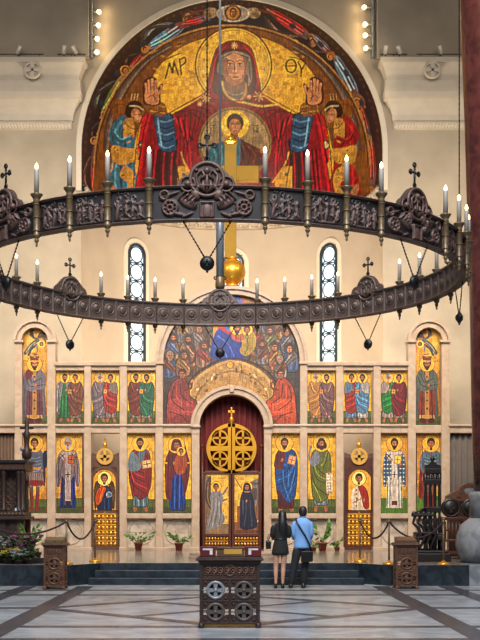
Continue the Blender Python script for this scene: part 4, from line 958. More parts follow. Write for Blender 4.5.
# the half dome itself, a true quarter sphere on a short drum
cva = paint_apse(); A = cva.linear()
rows, colsN = 250, 440; el = np.concatenate([np.linspace(ledge_z+.18-SZ, 0, 24)[:-1], np.linspace(0, PI/2, rows)])
az = np.linspace(-PI/2, PI/2, colsN); co = []
R_ = AR-.025
AZ, EL = np.meshgrid(az, el); ball = EL > 0
# tessellate the sphere by slices: each slice is a half circle in plan
rr = np.where(ball, R_*np.cos(EL), R_); zz = np.where(ball, SZ+R_*np.sin(EL), SZ+EL)
X = rr*np.sin(AZ); Y = DW+rr*np.cos(AZ); Z = zz
px = CX+X*F/Y; py = HY-(Z-CZ)*F/Y
fx = np.clip((px-cva.x0)/(cva.x1-cva.x0)*(cva.W-1), 0, cva.W-1.001); fy = np.clip((py-cva.y0)/(cva.y1-cva.y0)*(cva.H-1), 0, cva.H-1.001)
ix, iy = fx.astype(int), fy.astype(int); tx, ty = (fx-ix)[...,None], (fy-iy)[...,None]
cols = (A[iy,ix]*(1-tx)+A[iy,ix+1]*tx)*(1-ty)+(A[iy+1,ix]*(1-tx)+A[iy+1,ix+1]*tx)*ty
H_, W_ = X.shape; idx = np.arange(H_*W_).reshape(H_, W_)
q = np.stack([idx[:-1,:-1], idx[:-1,1:], idx[1:,1:], idx[1:,:-1]], -1).reshape(-1, 4)
loc = Vector((0, DW+AR*.5, ledge_z))
co = np.stack([X.ravel(), Y.ravel(), Z.ravel()], 1)-np.array(loc)
me = bpy.data.meshes.new('apse_mosaic'); me.from_pydata(co.tolist(), [], q.tolist()); me.update()
paint_attr(me, cols.reshape(-1, 3)); me.materials.append(M['mosaic_big']); me.polygons.foreach_set('use_smooth', [True]*len(me.polygons))
o = bpy.data.objects.new('apse_mosaic', me); C.objects.link(o); o.location = loc
sd = o.modifiers.new('shell', 'SOLIDIFY'); sd.thickness = .12; sd.offset = -1
tag(o, 'huge gold half-dome mosaic of a praying woman in a red mantle', 'mosaic')
# vault plaster behind the mosaic is the mosaic's own shell

# ------------------------------------------------------------------ apse windows
def window(n, adeg, w, ztop, zbot):
    a = math.radians(adeg); c = apt(a, AR-.03, 0); nrm = Vector((-math.sin(a), -math.cos(a), 0)); t = Vector((math.cos(a), -math.sin(a), 0))
    root = bpy.data.objects.new('window_%d' % n, None); C.objects.link(root); root.location = (c.x, c.y, zbot); root.rotation_euler = (0,0,-a)
    root['kind'] = 'structure'
    h = ztop-zbot; r = w/2
    def bd(mb, name, m):
        o = mb.build(name, m); o.parent = root; return o
    g = MB(); pl = [(-r,0),(r,0)]+[(r*math.cos(PI*i/16), h-r+r*math.sin(PI*i/16)) for i in range(17)]
    g.prism(pl, -.01, .05); bd(g, 'glass', 'glass')
    f = MB(); f.archband(0, h-r, r-.01, r+.085, -.07, .05, 20); f.box(-r-.085, -.07, 0, -r+.01, .05, h-r); f.box(r-.01, -.07, 0, r+.085, .05, h-r)
    bd(f, 'window_frame', 'lead')
    k = MB(); s = 2*r*.98; z = h-r
    while z > .2:
        k.torus((0,-.02,z), r*.86, .022, 'y', 24, 6)
        for sx in (-1,1):
            k.tube([(sx*r,-.02,z-s/2),(sx*r*.56,-.02,z-s*.32)], .024, 6); k.tube([(sx*r,-.02,z+s/2),(sx*r*.56,-.02,z+s*.32)], .024, 6)
        k.tube([(-r,-.02,z-s/2),(r,-.02,z-s/2)], .02, 6)
        z -= s
    bd(k, 'tracery', 'lead')
    sv = MB(); sv.archband(0, h-r, r+.085, r+.26, -.035, .05, 20); sv.box(-r-.26, -.035, 0, -r-.085, .05, h-r); sv.box(r+.085, -.035, 0, r+.26, .05, h-r)
    bd(sv, 'surround', 'white_plaster')
wt = CZ+(HY-246.5)*40.7/F
window(1, -44.5, .66, wt, 6.2); window(2, 0.6, .66, wt, 6.2); window(3, 45.3, .66, wt, 6.2)

# ------------------------------------------------------------------ cornice blocks beside the arch
def cornice(x_in, sgn, n, pxc):
    """moulded block running outwards from x_in, with a return at its inner end"""
    k = DW/F; prof = []
    for py, o in ((130,.0),(128.5,.05),(121,.05),(120.5,.10),(115,.11),(113.5,.13),(108,.20),(101,.34),(99,.38),(97,.47),(91,.49),(86.5,.45),(86,.44),(79.5,.44),(79,.40),(75,.43),(68,.52),(62,.63),(61.5,.68),(57,.68),(56.5,.66)):
        prof.append((CZ+(HY-py)*(DW-o)/F, o))
    b = MB(); end = sgn*XL
    rings = [[(end, DW-o, z), (x_in-sgn*o*.82, DW-o, z), (x_in-sgn*o*.82, DW-.001, z)] for z, o in prof]
    vs = [[b.bm.verts.new(p) for p in r] for r in rings]
    for r0, r1 in zip(vs, vs[1:]):
        for j in range(2): b._m([b.bm.faces.new((r0[j], r0[j+1], r1[j+1], r1[j]))])
    e1 = b.bm.verts.new((end, DW-.001, prof[-1][0])); b._m([b.bm.faces.new((vs[-1][0], vs[-1][1], vs[-1][2], e1))])
    e0 = b.bm.verts.new((end, DW-.001, prof[0][0])); b._m([b.bm.faces.new((vs[0][0], e0, vs[0][2], vs[0][1]))])
    o = struct(b.build('trim_%d' % n, 'white_plaster'))
    # twisted rope moulding
    rp = MB(); L = abs(end-x_in); m = 420; rr = []; zc = CZ+(HY-124.7)*(DW-.1)/F
    for i in range(m+1):
        x = x_in+sgn*(-.02+L*.55*i/m); ring = []
        for j in range(14):
            a = 2*PI*j/14; rad = .105+.022*math.sin(2*(a+ i*.30)); ring.append(rp.bm.verts.new((x, DW-.07+rad*math.cos(a)*.8, zc+rad*math.sin(a))))
        rr.append(ring)
    for a_, c_ in zip(rr, rr[1:]):
        for j in range(14): rp.bm.faces.new((a_[j], a_[(j+1)%14], c_[(j+1)%14], c_[j]))
    rp.bm.faces.new(rr[0]); rp.bm.faces.new(rr[-1])
    for f in rp.bm.faces: f.smooth = True
    rp.build('rope_moulding', 'white_plaster', o)
    # cross roundel
    rd = MB(); p = P(pxc, 70, DW-.62); rd.torus(p, .255, .045, 'y', 32, 8); rd.lathe([(.25,.0),(.25,.14)], p+Vector((0,.02,0)), 28, 'y')
    for k in range(4):
        an = k*PI/2; ux, uz = math.cos(an), math.sin(an); vx, vz = -uz, ux
        rd.prism([(p.x+ux*.0-vx*.035,p.z+uz*.0-vz*.035),(p.x+ux*.24-vx*.085,p.z+uz*.24-vz*.085),(p.x+ux*.24+vx*.085,p.z+uz*.24+vz*.085),(p.x+ux*.0+vx*.035,p.z+uz*.0+vz*.035)], p.y-.04, p.y+.03)
    rd.build('cross_roundel', 'white_plaster', o)
cornice(P(71,0,DW).x, -1, 6, 32.5); cornice(P(394.5,0,DW).x, 1, 7, 432.5)

# ceiling (out of sight, it carries the chandelier)
b = MB(); b.box(-13, 4, TOPZ, 13, 42.5, TOPZ+.2); struct(b.build('ceiling', 'plaster'))

# ------------------------------------------------------------------ wall lamps and small spotlights
def lamp_strip(pxs, cond_px, side, sidelabel):
    d = DW-.075
    c = MB(); p0 = P(cond_px, 57, d); c.tube([p0, Vector((p0.x, p0.y, TOPZ-.01))], .055, 10)
    for i in range(7):
        z = p0.z+.3+i*.42
        c.lathe([(.075,-.03),(.075,.03)], (p0.x,p0.y,z), 10)
    c.box(p0.x-.06, p0.y, p0.z-.02, p0.x+.06, DW-.004, p0.z+.25)
    tag(c.build('conduit', 'steel', loc=p0), 'grey metal conduit rising beside the arch on the %s' % side, 'conduit')
    for i, (x, y) in enumerate(pxs):
        p = P(x, y, d-.06)
        t = thing('wall_lamp', 'lit round lamp %s on the %s conduit' % (('highest of four','second from the top','third from the top','lowest of four')[i], side), 'lamp', p, 'lit lamps beside the arch')
        q = MB(); q.sphere(p, .062, n=14, m=10); q.build('bulb', 'lamp_glow', t)
        sg = 1 if cond_px < CX else -1
        q = MB(); q.tube([Vector((p0.x+sg*.04,p0.y,p.z)), Vector((p.x-sg*.05, p.y, p.z))], .03, 8); q.lathe([(.04,0),(.10,-.0),(.085,.10),(.04,.12)], p+Vector((0,.02,0)), 12, 'y'); q.build('socket', 'lamp_body', t)
        l = bpy.data.lights.new('wall_lamp_light', 'POINT'); l.energy = 4; l.color = lin((1,.85,.62)); l.shadow_soft_size = .08
        lo = bpy.data.objects.new('wall_lamp_light', l); C.objects.link(lo); lo.location = p+Vector((sg*.22,-.10,0))
lamp_strip([(98.8,11.5),(98.2,25),(97.2,38.5),(96.8,52)], 91.5, 'left', 'left')
lamp_strip([(364.3,7),(365.2,24),(365.4,35),(366,48)], 373, 'right', 'right')
def spot(px_, py_, lab, tilt, d=DW-.58):
    base = P(px_, 57.0, d); base.z = CZ+(HY-56.5)*(DW-.66)/F
    t = thing('spotlight', lab, 'spotlight', base, 'spotlights on the cornices')
    tr = .17
    q = MB(); q.tube([base+Vector((0,0,.0)), base+Vector((0,0,.13))], .018, 8); q.build('stem', 'black_metal', t)
    q = MB(); a = Vector((math.sin(tilt)*.16, -.03, .16*math.cos(tilt))); c = base+Vector((0,-.02,.21))
    q.tube([c-a*.7, c-a*.6, c+a*.9, c+a], [.04,.062,.075,.07], 12); q.build('lamp_housing', 'lamp_body', t)
spot(18.5, 51, 'small pale spotlight far left on the left cornice above the cross roundel', .45)
spot(64, 51, 'small pale spotlight tilted left near the end of the left cornice', .1)
spot(75, 51, 'small pale spotlight tilted right at the end of the left cornice', -.5)
spot(385.5, 48, 'small pale spotlight at the inner end of the right cornice', .15)
spot(399.5, 49, 'small pale spotlight second from the inner end of the right cornice', -.35)
spot(440.5, 48, 'small pale spotlight above the cross roundel of the right cornice', -.2)
for x0, x1, lab in ((-6,43.5,'thin black lighting rail on the left cornice above the cross roundel'),(57,86,'short black lighting rail at the inner end of the left cornice'),(380,407.5,'short black lighting rail at the inner end of the right cornice'),(417,463,'thin black lighting rail on the right cornice above the cross roundel')):
    a = P(x0,54,DW-.58); c = P(x1,54,DW-.58); zb = CZ+(HY-56.5)*(DW-.66)/F; q = MB()
    q.tube([Vector((a.x,a.y+.05,zb+.13)), Vector((c.x,c.y+.05,zb+.13))], .016, 8)
    for f in (.08,.5,.92):
        x = a.x+(c.x-a.x)*f; q.tube([(x,a.y+.05,zb),(x,a.y+.05,zb+.13)], .012, 6)
    tag(q.build('lighting_rail', 'black_metal', loc=Vector(((a.x+c.x)/2,a.y,zb))), lab, 'rail')

# ------------------------------------------------------------------ stone icon screen
isx = thing('iconostasis', 'tall pink-beige stone icon screen standing across the raised platform', 'icon screen', Vector((0, ICD, PZ)))
FB = ICD+.36
def part(name, rects, y0=ICD, y1=FB, bev=.02, m='marble'):
    for r in rects:
        q = MB(); q.pbox(*r, y0, y1, bev); q.build(name, m, isx)
YB = 549.6
part('pilaster', [(14.5,342,22,YB),(47,342,55.5,YB),(84,362,91,YB),(119.5,362,127,YB),(155.5,364,163,YB),(191.5,433,199.5,YB),(264,433,271.5,YB),(300,364,307.5,YB),(336,362,343.5,YB),(373.5,362,381,YB),(408,342,416,YB),(441.5,342,450,YB)], ICD-.05, FB)
for px0, px1 in ((14.5,22),(47,55.5),(408,416),(441.5,450)):
    q = MB(); q.pbox(px0-1, 340, px1+1, 342.3, ICD-.12, FB+.02, .015); q.build('capital', 'marble', isx)
for px0, px1 in ((155.5,163),(300,307.5)):
    q = MB(); q.pbox(px0-.8, 361.5, px1+.8, 364, ICD-.11, FB+.02, .015); q.build('capital', 'marble', isx)
part('beam', [(54,365,156.5,370.3),(307,365,409,370.3)]); part('coping', [(54,361.5,156.5,365.5),(307,361.5,409,365.5)], ICD-.09, FB+.02)
part('beam', [(-14,425,14.6,433),(21,425,192.5,433),(271,425,442,433),(449,425,500,433)], ICD-.02, FB)
part('beam_edge', [(-14,424,48,426.3),(55,424,192.5,426.3),(271,424,409,426.3),(449,424,500,426.3)], ICD-.09, FB)
bays = [(21.5,47.5),(55,84.5),(126.5,156),(162.5,192),(271,300.5),(307,336.5),(380.5,408.5),(415.5,442)]
part('ledge', [(a,513.5,c,518.5) for a, c in bays], ICD-.10, FB-.05)
s = ICD/F
for a, c in bays:
    q = MB(); q.pbox(a, 518, c, YB, ICD+.08, FB-.06); pn = q.build('base_panel', 'pale_marble', isx)
    mx = ((a+c)/2-CX)*s; z = CZ+(HY-532)*s; q = MB(); q.torus((mx, ICD+.075, z), .375, .022, 'y', 36, 8)
    q.box(mx-.006, ICD+.07, CZ+(HY-YB)*s, mx+.006, ICD+.085, CZ+(HY-518)*s); q.box((a-CX)*s, ICD+.07, z-.006, (c-CX)*s, ICD+.085, z+.006); q.build('ring_moulding', 'marble', pn)
part('plinth', [(13,547.5,92,551),(119,547.5,199.5,551),(264,547.5,344.5,551),(373,547.5,451,551)], ICD-.14, FB+.02, .015)
# arches
def arch(pxc, pyc, r0, r1, y0, y1, name='arch', m='marble', par=None):
    q = MB(); p = P(pxc, pyc, ICD); q.archband(p.x, p.z, r0*s, r1*s, y0, y1, 40); return q.build(name, m, par or isx)
for cx_ in (35, 428.8):
    a = arch(cx_, 341, 13.2, 21, ICD-.03, FB); arch(cx_, 341, 18.8, 21.6, ICD-.10, ICD-.02, 'arch_moulding', 'marble', a); arch(cx_, 341, 13.2, 14.4, ICD-.07, ICD-.02, 'arch_moulding', 'marble', a)
a = arch(231.6, 362.5, 68.2, 75.5, ICD-.03, FB); arch(231.6, 362.5, 73, 76.2, ICD-.10, ICD-.02, 'arch_moulding', 'marble', a)
a = arch(231.8, 427, 32.3, 40.5, ICD-.10, FB); arch(231.8, 427, 38, 41, ICD-.16, ICD-.09, 'arch_moulding', 'marble', a); arch(231.8, 427, 32.3, 34.4, ICD-.14, ICD-.09, 'arch_moulding', 'marble', a)
part('keystone', [(229.6,385,234,392)], ICD-.22, ICD-.05)
part('jamb', [(191.3,427,199.6,434),(263.9,427,272.2,434)], ICD-.07, FB)
part('impost', [(190.5,424.6,200.2,427.4),(263.4,424.6,273,427.4)], ICD-.15, FB)
# dim cloth hangings in the side bays beyond the arches
for px0, px1, lab in ((-14,14.6,'brown cloth hanging in the bay left of the icon screen'),(449.6,500,'grey-brown cloth hanging in the bay right of the icon screen')):
    q = MB(); a = P(px0,433,ICD+.16); c = P(px1,433,ICD+.16); N = 60
    zb = PZ+.02; top = [q.bm.verts.new((a.x+(c.x-a.x)*i/N, ICD+.16+.03*math.sin(i*.9), a.z)) for i in range(N+1)]; bot = [q.bm.verts.new((a.x+(c.x-a.x)*i/N, ICD+.16+.05*math.sin(i*.9), zb)) for i in range(N+1)]
    for i in range(N): f = q.bm.faces.new((top[i], bot[i], bot[i+1], top[i+1])); f.smooth = True
    o = q.build('cloth_hanging', 'brown_hanging' if px0 < 0 else 'dim_panel', loc=Vector(((a.x+c.x)/2, ICD+.16, zb))); sd = o.modifiers.new('cloth', 'SOLIDIFY'); sd.thickness = .015
    tag(o, lab, 'curtain')

# icons set in the screen
IC = paint_icons()
labs = {'L1': ('two_saints_icon','gold icon of two standing men in green and brown, leftmost upper pair','upper'),
 'L2': ('two_saints_icon','gold icon of an elder in grey beside a man in orange-red, above the angel door','upper'),
 'L3': ('two_saints_icon','gold icon of a man in russet beside a man in green, left of the lunette','upper'),
 'R1': ('two_saints_icon','gold icon of an elder in ochre beside a man in brown, right of the lunette','upper'),
 'R2': ('two_saints_icon','gold icon of a man in red beside a man in pale blue','upper'),
 'R3': ('two_saints_icon','gold icon of an elder in bright green beside a man in dark crimson','upper'),
 'A': ('soldier_saint_icon','gold icon of a young soldier saint in grey armour, leftmost in the lower row','lower'),
 'B': ('bishop_icon','gold icon of a grey-bearded bishop in mauve and dark blue','lower'),
 'C': ('standing_saint_icon','gold icon of a bearded man in a red mantle holding an open book','lower'),
 'D': ('mother_and_child_icon','gold icon of a standing mother in maroon and blue holding a child','lower'),
 'E': ('christ_icon','gold icon of a bearded man in a blue mantle holding a book','lower'),
 'F': ('standing_saint_icon','gold icon of a long-haired man in olive green holding a white scroll','lower'),
 'G': ('bishop_icon','gold icon of a dark-bearded bishop in a blue patterned vestment','lower'),
 'H': ('soldier_saint_icon','gold icon of a soldier saint in a red cape behind the carved throne','lower'),
 'KL': ('crowned_saint_icon','tall arched icon of a crowned saint in grey, left end of the screen','tall'),
 'KR': ('crowned_saint_icon','tall arched icon of a crowned saint in rust-red, right end of the screen','tall')}
grp = {'upper': 'apostle pair icons in the upper row', 'lower': 'standing saint icons in the lower row', 'tall': 'tall arched icons at the ends of the screen'}
for k, (nm, lab, g) in labs.items():
    cv = IC[k]; mask = None
    if g == 'tall':
        cxp = 35 if k == 'KL' else 428.8
        mask = lambda mx, my, cxp=cxp: (my > 341) | (np.hypot(mx-cxp, my-341) < 16.5)
    tag(icon_mesh(nm, cv, ICD+.14, 'mosaic', None, mask), lab, 'icon', grp[g])
cv = paint_supper()
o = icon_mesh('lunette_painting', cv, ICD+.14, 'mosaic', None, lambda mx, my: ((my > 362.5) | (np.hypot(mx-231.6, my-362.5) < 71)) & (np.hypot(mx-231.8, np.minimum(my-427, 0)) > 36))
tag(o, 'arched painting of many seated figures round a horseshoe table above the central doors', 'painting')
# ------------------------------------------------------------------ royal doors and curtain
d0 = ICD+.20; s = d0/F
def door_leaf(x0, x1, key, sgn, lab):
    """x0..x1 pixel span at the door plane; sgn -1 left leaf"""
    loc = P((x0+x1)/2, 0, d0); loc.z = PZ
    t = thing('royal_door', lab, 'door', loc, None)
    yb = CZ-(d0*0)  # noqa
    Y = lambda py: CZ+(HY-py)*s
    X = lambda px: (px-CX)*s
    for n_, (a, c, e, f) in (('stile',(x0,472,x0+2.6,549.5)),('stile',(x1-2.6,472,x1,549.5)),('rail',(x0+2.6,471,x1-2.6,474)),('rail',(x0+2.6,533.5,x1-2.6,536.5)),('rail',(x0+2.6,546,x1-2.6,549.5))):
        q = MB(); q.box(X(a), d0-.05, Y(f), X(e), d0+.05, Y(c), .01); q.build(n_, 'wood_red', t)
    icon = icon_mesh('painted_panel', IC[key], d0-.01, 'mosaic', t)
    q = MB(); q.box(X(x0+2.6), d0+.01, Y(546), X(x1-2.6), d0+.04, Y(536.5)); q.build('lower_panel', 'wood_red', t)
    q = MB()
    q.box(X(x0+3), d0-.02, Y(541.6), X(x1-3), d0+.01, Y(540.4))
    k = 8
    for i in range(k):
        x = X(x0+4+(x1-x0-8)*i/(k-1)); 
        for py in (538.4, 544): q.sphere((x, d0-.01, Y(py)), .04, n=8, m=6)
        q.box(x-.012, d0-.02, Y(544.6), x+.012, d0+.01, Y(537.4))
    q.build('gilt_tracery', 'gold', t)
    # half of the great openwork disc
    cx_, cz_ = X(231.5), Y(448.5); R = 25*s
    q = MB()
    a0, a1 = (PI/2, 1.5*PI) if sgn < 0 else (-PI/2, PI/2)
    q.archband(cx_, cz_, R-.11, R, d0-.05, d0+.03, 40, a0, a1)
    q.box(min(cx_+sgn*.015, cx_+sgn*.11), d0-.05, cz_-R, max(cx_+sgn*.015, cx_+sgn*.11), d0+.03, cz_+R)
    x_a, x_b = sorted((cx_+sgn*.1, cx_+sgn*(R-.03))); q.box(x_a, d0-.045, cz_-.075, x_b, d0+.025, cz_+.075)
    disc = q.build('openwork_disc', 'gold', t)
    for sz in (1, -1):
        m_ = MB(); c = Vector((cx_+sgn*R*.46, d0-.01, cz_+sz*R*.42)); r_ = .245
        m_.archband(c.x, c.z, r_-.05, r_, d0-.05, d0+.03, 28, 0, 2*PI)
        m_.box(c.x-r_, d0-.045, c.z-.03, c.x+r_, d0+.02, c.z+.03); m_.box(c.x-.03, d0-.045, c.z-r_, c.x+.03, d0+.02, c.z+r_); m_.build('cross_ring', 'gold', disc)
    if sgn < 0:
        f = MB(); c = Vector((cx_, d0, cz_+R)); f.lathe([(.04,-.02),(.05,.04),(.085,.12),(.05,.2),(.03,.24)], c, 14); f.box(c.x-.025, c.y-.02, c.z+.22, c.x+.025, c.y+.02, c.z+.50, .006); f.box(c.x-.10, c.y-.02, c.z+.33, c.x+.10, c.y+.02, c.z+.39, .006); f.build('finial_cross', 'gold', t)
    # slim outer post with a knob
    px_ = x0-.2 if sgn < 0 else x1+.2
    f = MB(); xx = X(px_); f.tube([(xx,d0,PZ+.005),(xx,d0,Y(447))], .035, 8); f.sphere((xx,d0,Y(446)), .06, n=10, m=8); f.build('hinge_post', 'wood_red', t)
door_leaf(202.5, 231.2, 'AL', -1, 'left leaf of the royal doors painted with a grey-robed angel')
door_leaf(231.8, 261, 'AR', 1, 'right leaf of the royal doors painted with a seated woman in dark blue')
# curtain behind the doors
q = MB(); N = 130; yc = ICD+.45; sc2 = yc/F
xa, xb, zt, zb = (197-CX)*sc2, (267-CX)*sc2, CZ+(HY-392)*sc2, PZ+.02
cols_ = []
for j, z in enumerate((zt, (zt+zb)/2, zb)):
    cols_.append([q.bm.verts.new((xa+(xb-xa)*i/N, yc+(.035+.015*j)*math.sin(i*.62)+.015*math.sin(i*.21), z)) for i in range(N+1)])
for a, c in zip(cols_, cols_[1:]):
    for i in range(N): f = q.bm.faces.new((a[i], c[i], c[i+1], a[i+1])); f.smooth = True
o = q.build('red_curtain', 'curtain', loc=Vector(((xa+xb)/2, yc, zb))); sd = o.modifiers.new('cloth', 'SOLIDIFY'); sd.thickness = .012
tag(o, 'dark red curtain hanging behind the gold disc of the central doors', 'curtain')

# ------------------------------------------------------------------ side doors
def side_door(x0, x1, key, lab, frame):
    d = ICD+.16; s_ = d/F; X = lambda px: (px-CX)*s_; Y = lambda py: CZ+(HY-py)*s_
    cx_ = (x0+x1)/2
    t = thing('side_door', lab, 'door', Vector((X(cx_), d, PZ)))
    q = MB(); q.box(X(x0), d, PZ+.005, X(x1), d+.09, Y(457), .01); q.build('door_panel', frame, t)
    q = MB(); q.prism([(X(x0),Y(457)),(X(x1),Y(457)),(X(x1),Y(452.5)),(X(cx_+8),Y(455)),(X(cx_-8),Y(455)),(X(x0),Y(452.5))], d, d+.09); q.build('crest', 'wood', t)
    icon_mesh('painted_panel', IC[key], d-.02, 'painted', t, None, .03)
    q = MB(); ac = ((IC[key].x0+IC[key].x1)/2-CX)*s_; ar = 12.2*s_
    q.archband(ac, Y(480), ar-.03, ar+.05, d-.06, d, 28); q.box(ac-ar-.05, d-.06, Y(510.5), ac-ar+.02, d, Y(480)); q.box(ac+ar-.02, d-.06, Y(510.5), ac+ar+.05, d, Y(480))
    q.build('icon_moulding', frame, t)
    q = MB()
    for i in range(6):
        yy = 513.6+i*5.4; q.box(X(cx_-11.2), d-.03, Y(yy+1.3), X(cx_+11.2), d, Y(yy), .004)
        for k in range(6):
            xx = X(cx_-10+4*k); q.lathe([(.0,-.028),(.05,-.018),(.055,0)], (xx,d-.004,Y(yy+3.2)), 10, 'y')
    q.box(X(cx_-.6), d-.035, Y(546), X(cx_+.6), d, Y(511.5)); q.build('gilt_grille', 'gold', t)
    q = MB(); c = Vector((X(cx_), d-.03, Y(456.5))); R = 8.3*s_
    q.archband(c.x, c.z, R-.07, R, d-.07, d+.01, 32, 0, 2*PI); q.box(c.x-R, d-.065, c.z-.045, c.x+R, d, c.z+.045); q.box(c.x-.045, d-.065, c.z-R, c.x+.045, d, c.z+R)
    for sx in (-1,1):
        for sz in (-1,1):
            q.prism([(c.x+sx*.05,c.z+sz*R*.95),(c.x+sx*R*.7,c.z+sz*R*.68),(c.x+sx*R*.95,c.z+sz*.05),(c.x+sx*.15,c.z+sz*.05),(c.x+sx*.11,c.z+sz*.11),(c.x+sx*.05,c.z+sz*.15)], d-.05, d-.01)
    q.build('cross_disc', 'gold_leaf', t)
    q = MB(); q.lathe([(.03,0),(.05,.05),(.08,.11),(.04,.17),(.02,.2)], Vector((c.x,d,c.z+R)), 12); q.box(c.x-.015, d-.015, c.z+R+.19, c.x+.015, d+.015, c.z+R+.33); q.box(c.x-.05, d-.015, c.z+R+.24, c.x+.05, d+.015, c.z+R+.27); q.build('finial', 'gold', t)
side_door(91.6, 118.6, 'DL', 'dark wooden side door with an icon of an angel in orange and blue', 'wood')
side_door(344.6, 373.4, 'DR', 'red-brown wooden side door with an icon of a young deacon in white and red', 'wood_red')

# ------------------------------------------------------------------ great gilded cross on the screen
dg = ICD+.16; s = dg/F; X = lambda px: (px-CX)*s; Y = lambda py: CZ+(HY-py)*s
ztop_arch = Y(362.5)+75.6*s
t = thing('gilded_cross', 'tall gilded cross with a golden orb at its foot above the central arch', 'cross', Vector((X(231.5), dg, ztop_arch)))
q = MB(); c = Vector((X(232.3), dg, Y(272))); q.sphere(c, 13.2*s, n=40, m=26); q.lathe([(.12,0),(.18,.03),(.12,.08),(.1,.1)], (c.x,c.y,c.z+13*s-.02), 18); q.build('orb', 'gold', t)
q = MB(); q.lathe([(.22,0),(.24,.05),(.12,.12),(.10,c.z-13*s-ztop_arch+.03)], (c.x,c.y,ztop_arch-.01), 18); q.build('stem', 'gold', t)
q = MB(); bx = X(230.5); q.box(bx-.18, dg-.14, c.z+13*s+.02, bx+.18, dg+.14, Y(145), .015); q.build('upright', 'dull_gilt', t)
q = MB(); q.box(X(202.5), dg-.14, Y(181.5), bx-.18, dg+.14, Y(167), .015); q.build('cross_arm', 'dull_gilt', t)
q = MB(); q.box(bx+.18, dg-.14, Y(181.5), X(258.5), dg+.14, Y(167), .015); q.build('cross_arm', 'dull_gilt', t)
q = MB(); q.box(bx-.11, dg-.1, Y(145), bx+.11, dg+.1, Y(141.5), .02); q.sphere((bx-.12,dg,Y(142.5)), .10, n=12, m=8); q.sphere((bx+.12,dg,Y(142.5)), .10, n=12, m=8); q.sphere((bx,dg,Y(139.5)), .12, n=12, m=8); q.build('trefoil_tip', 'gold', t)

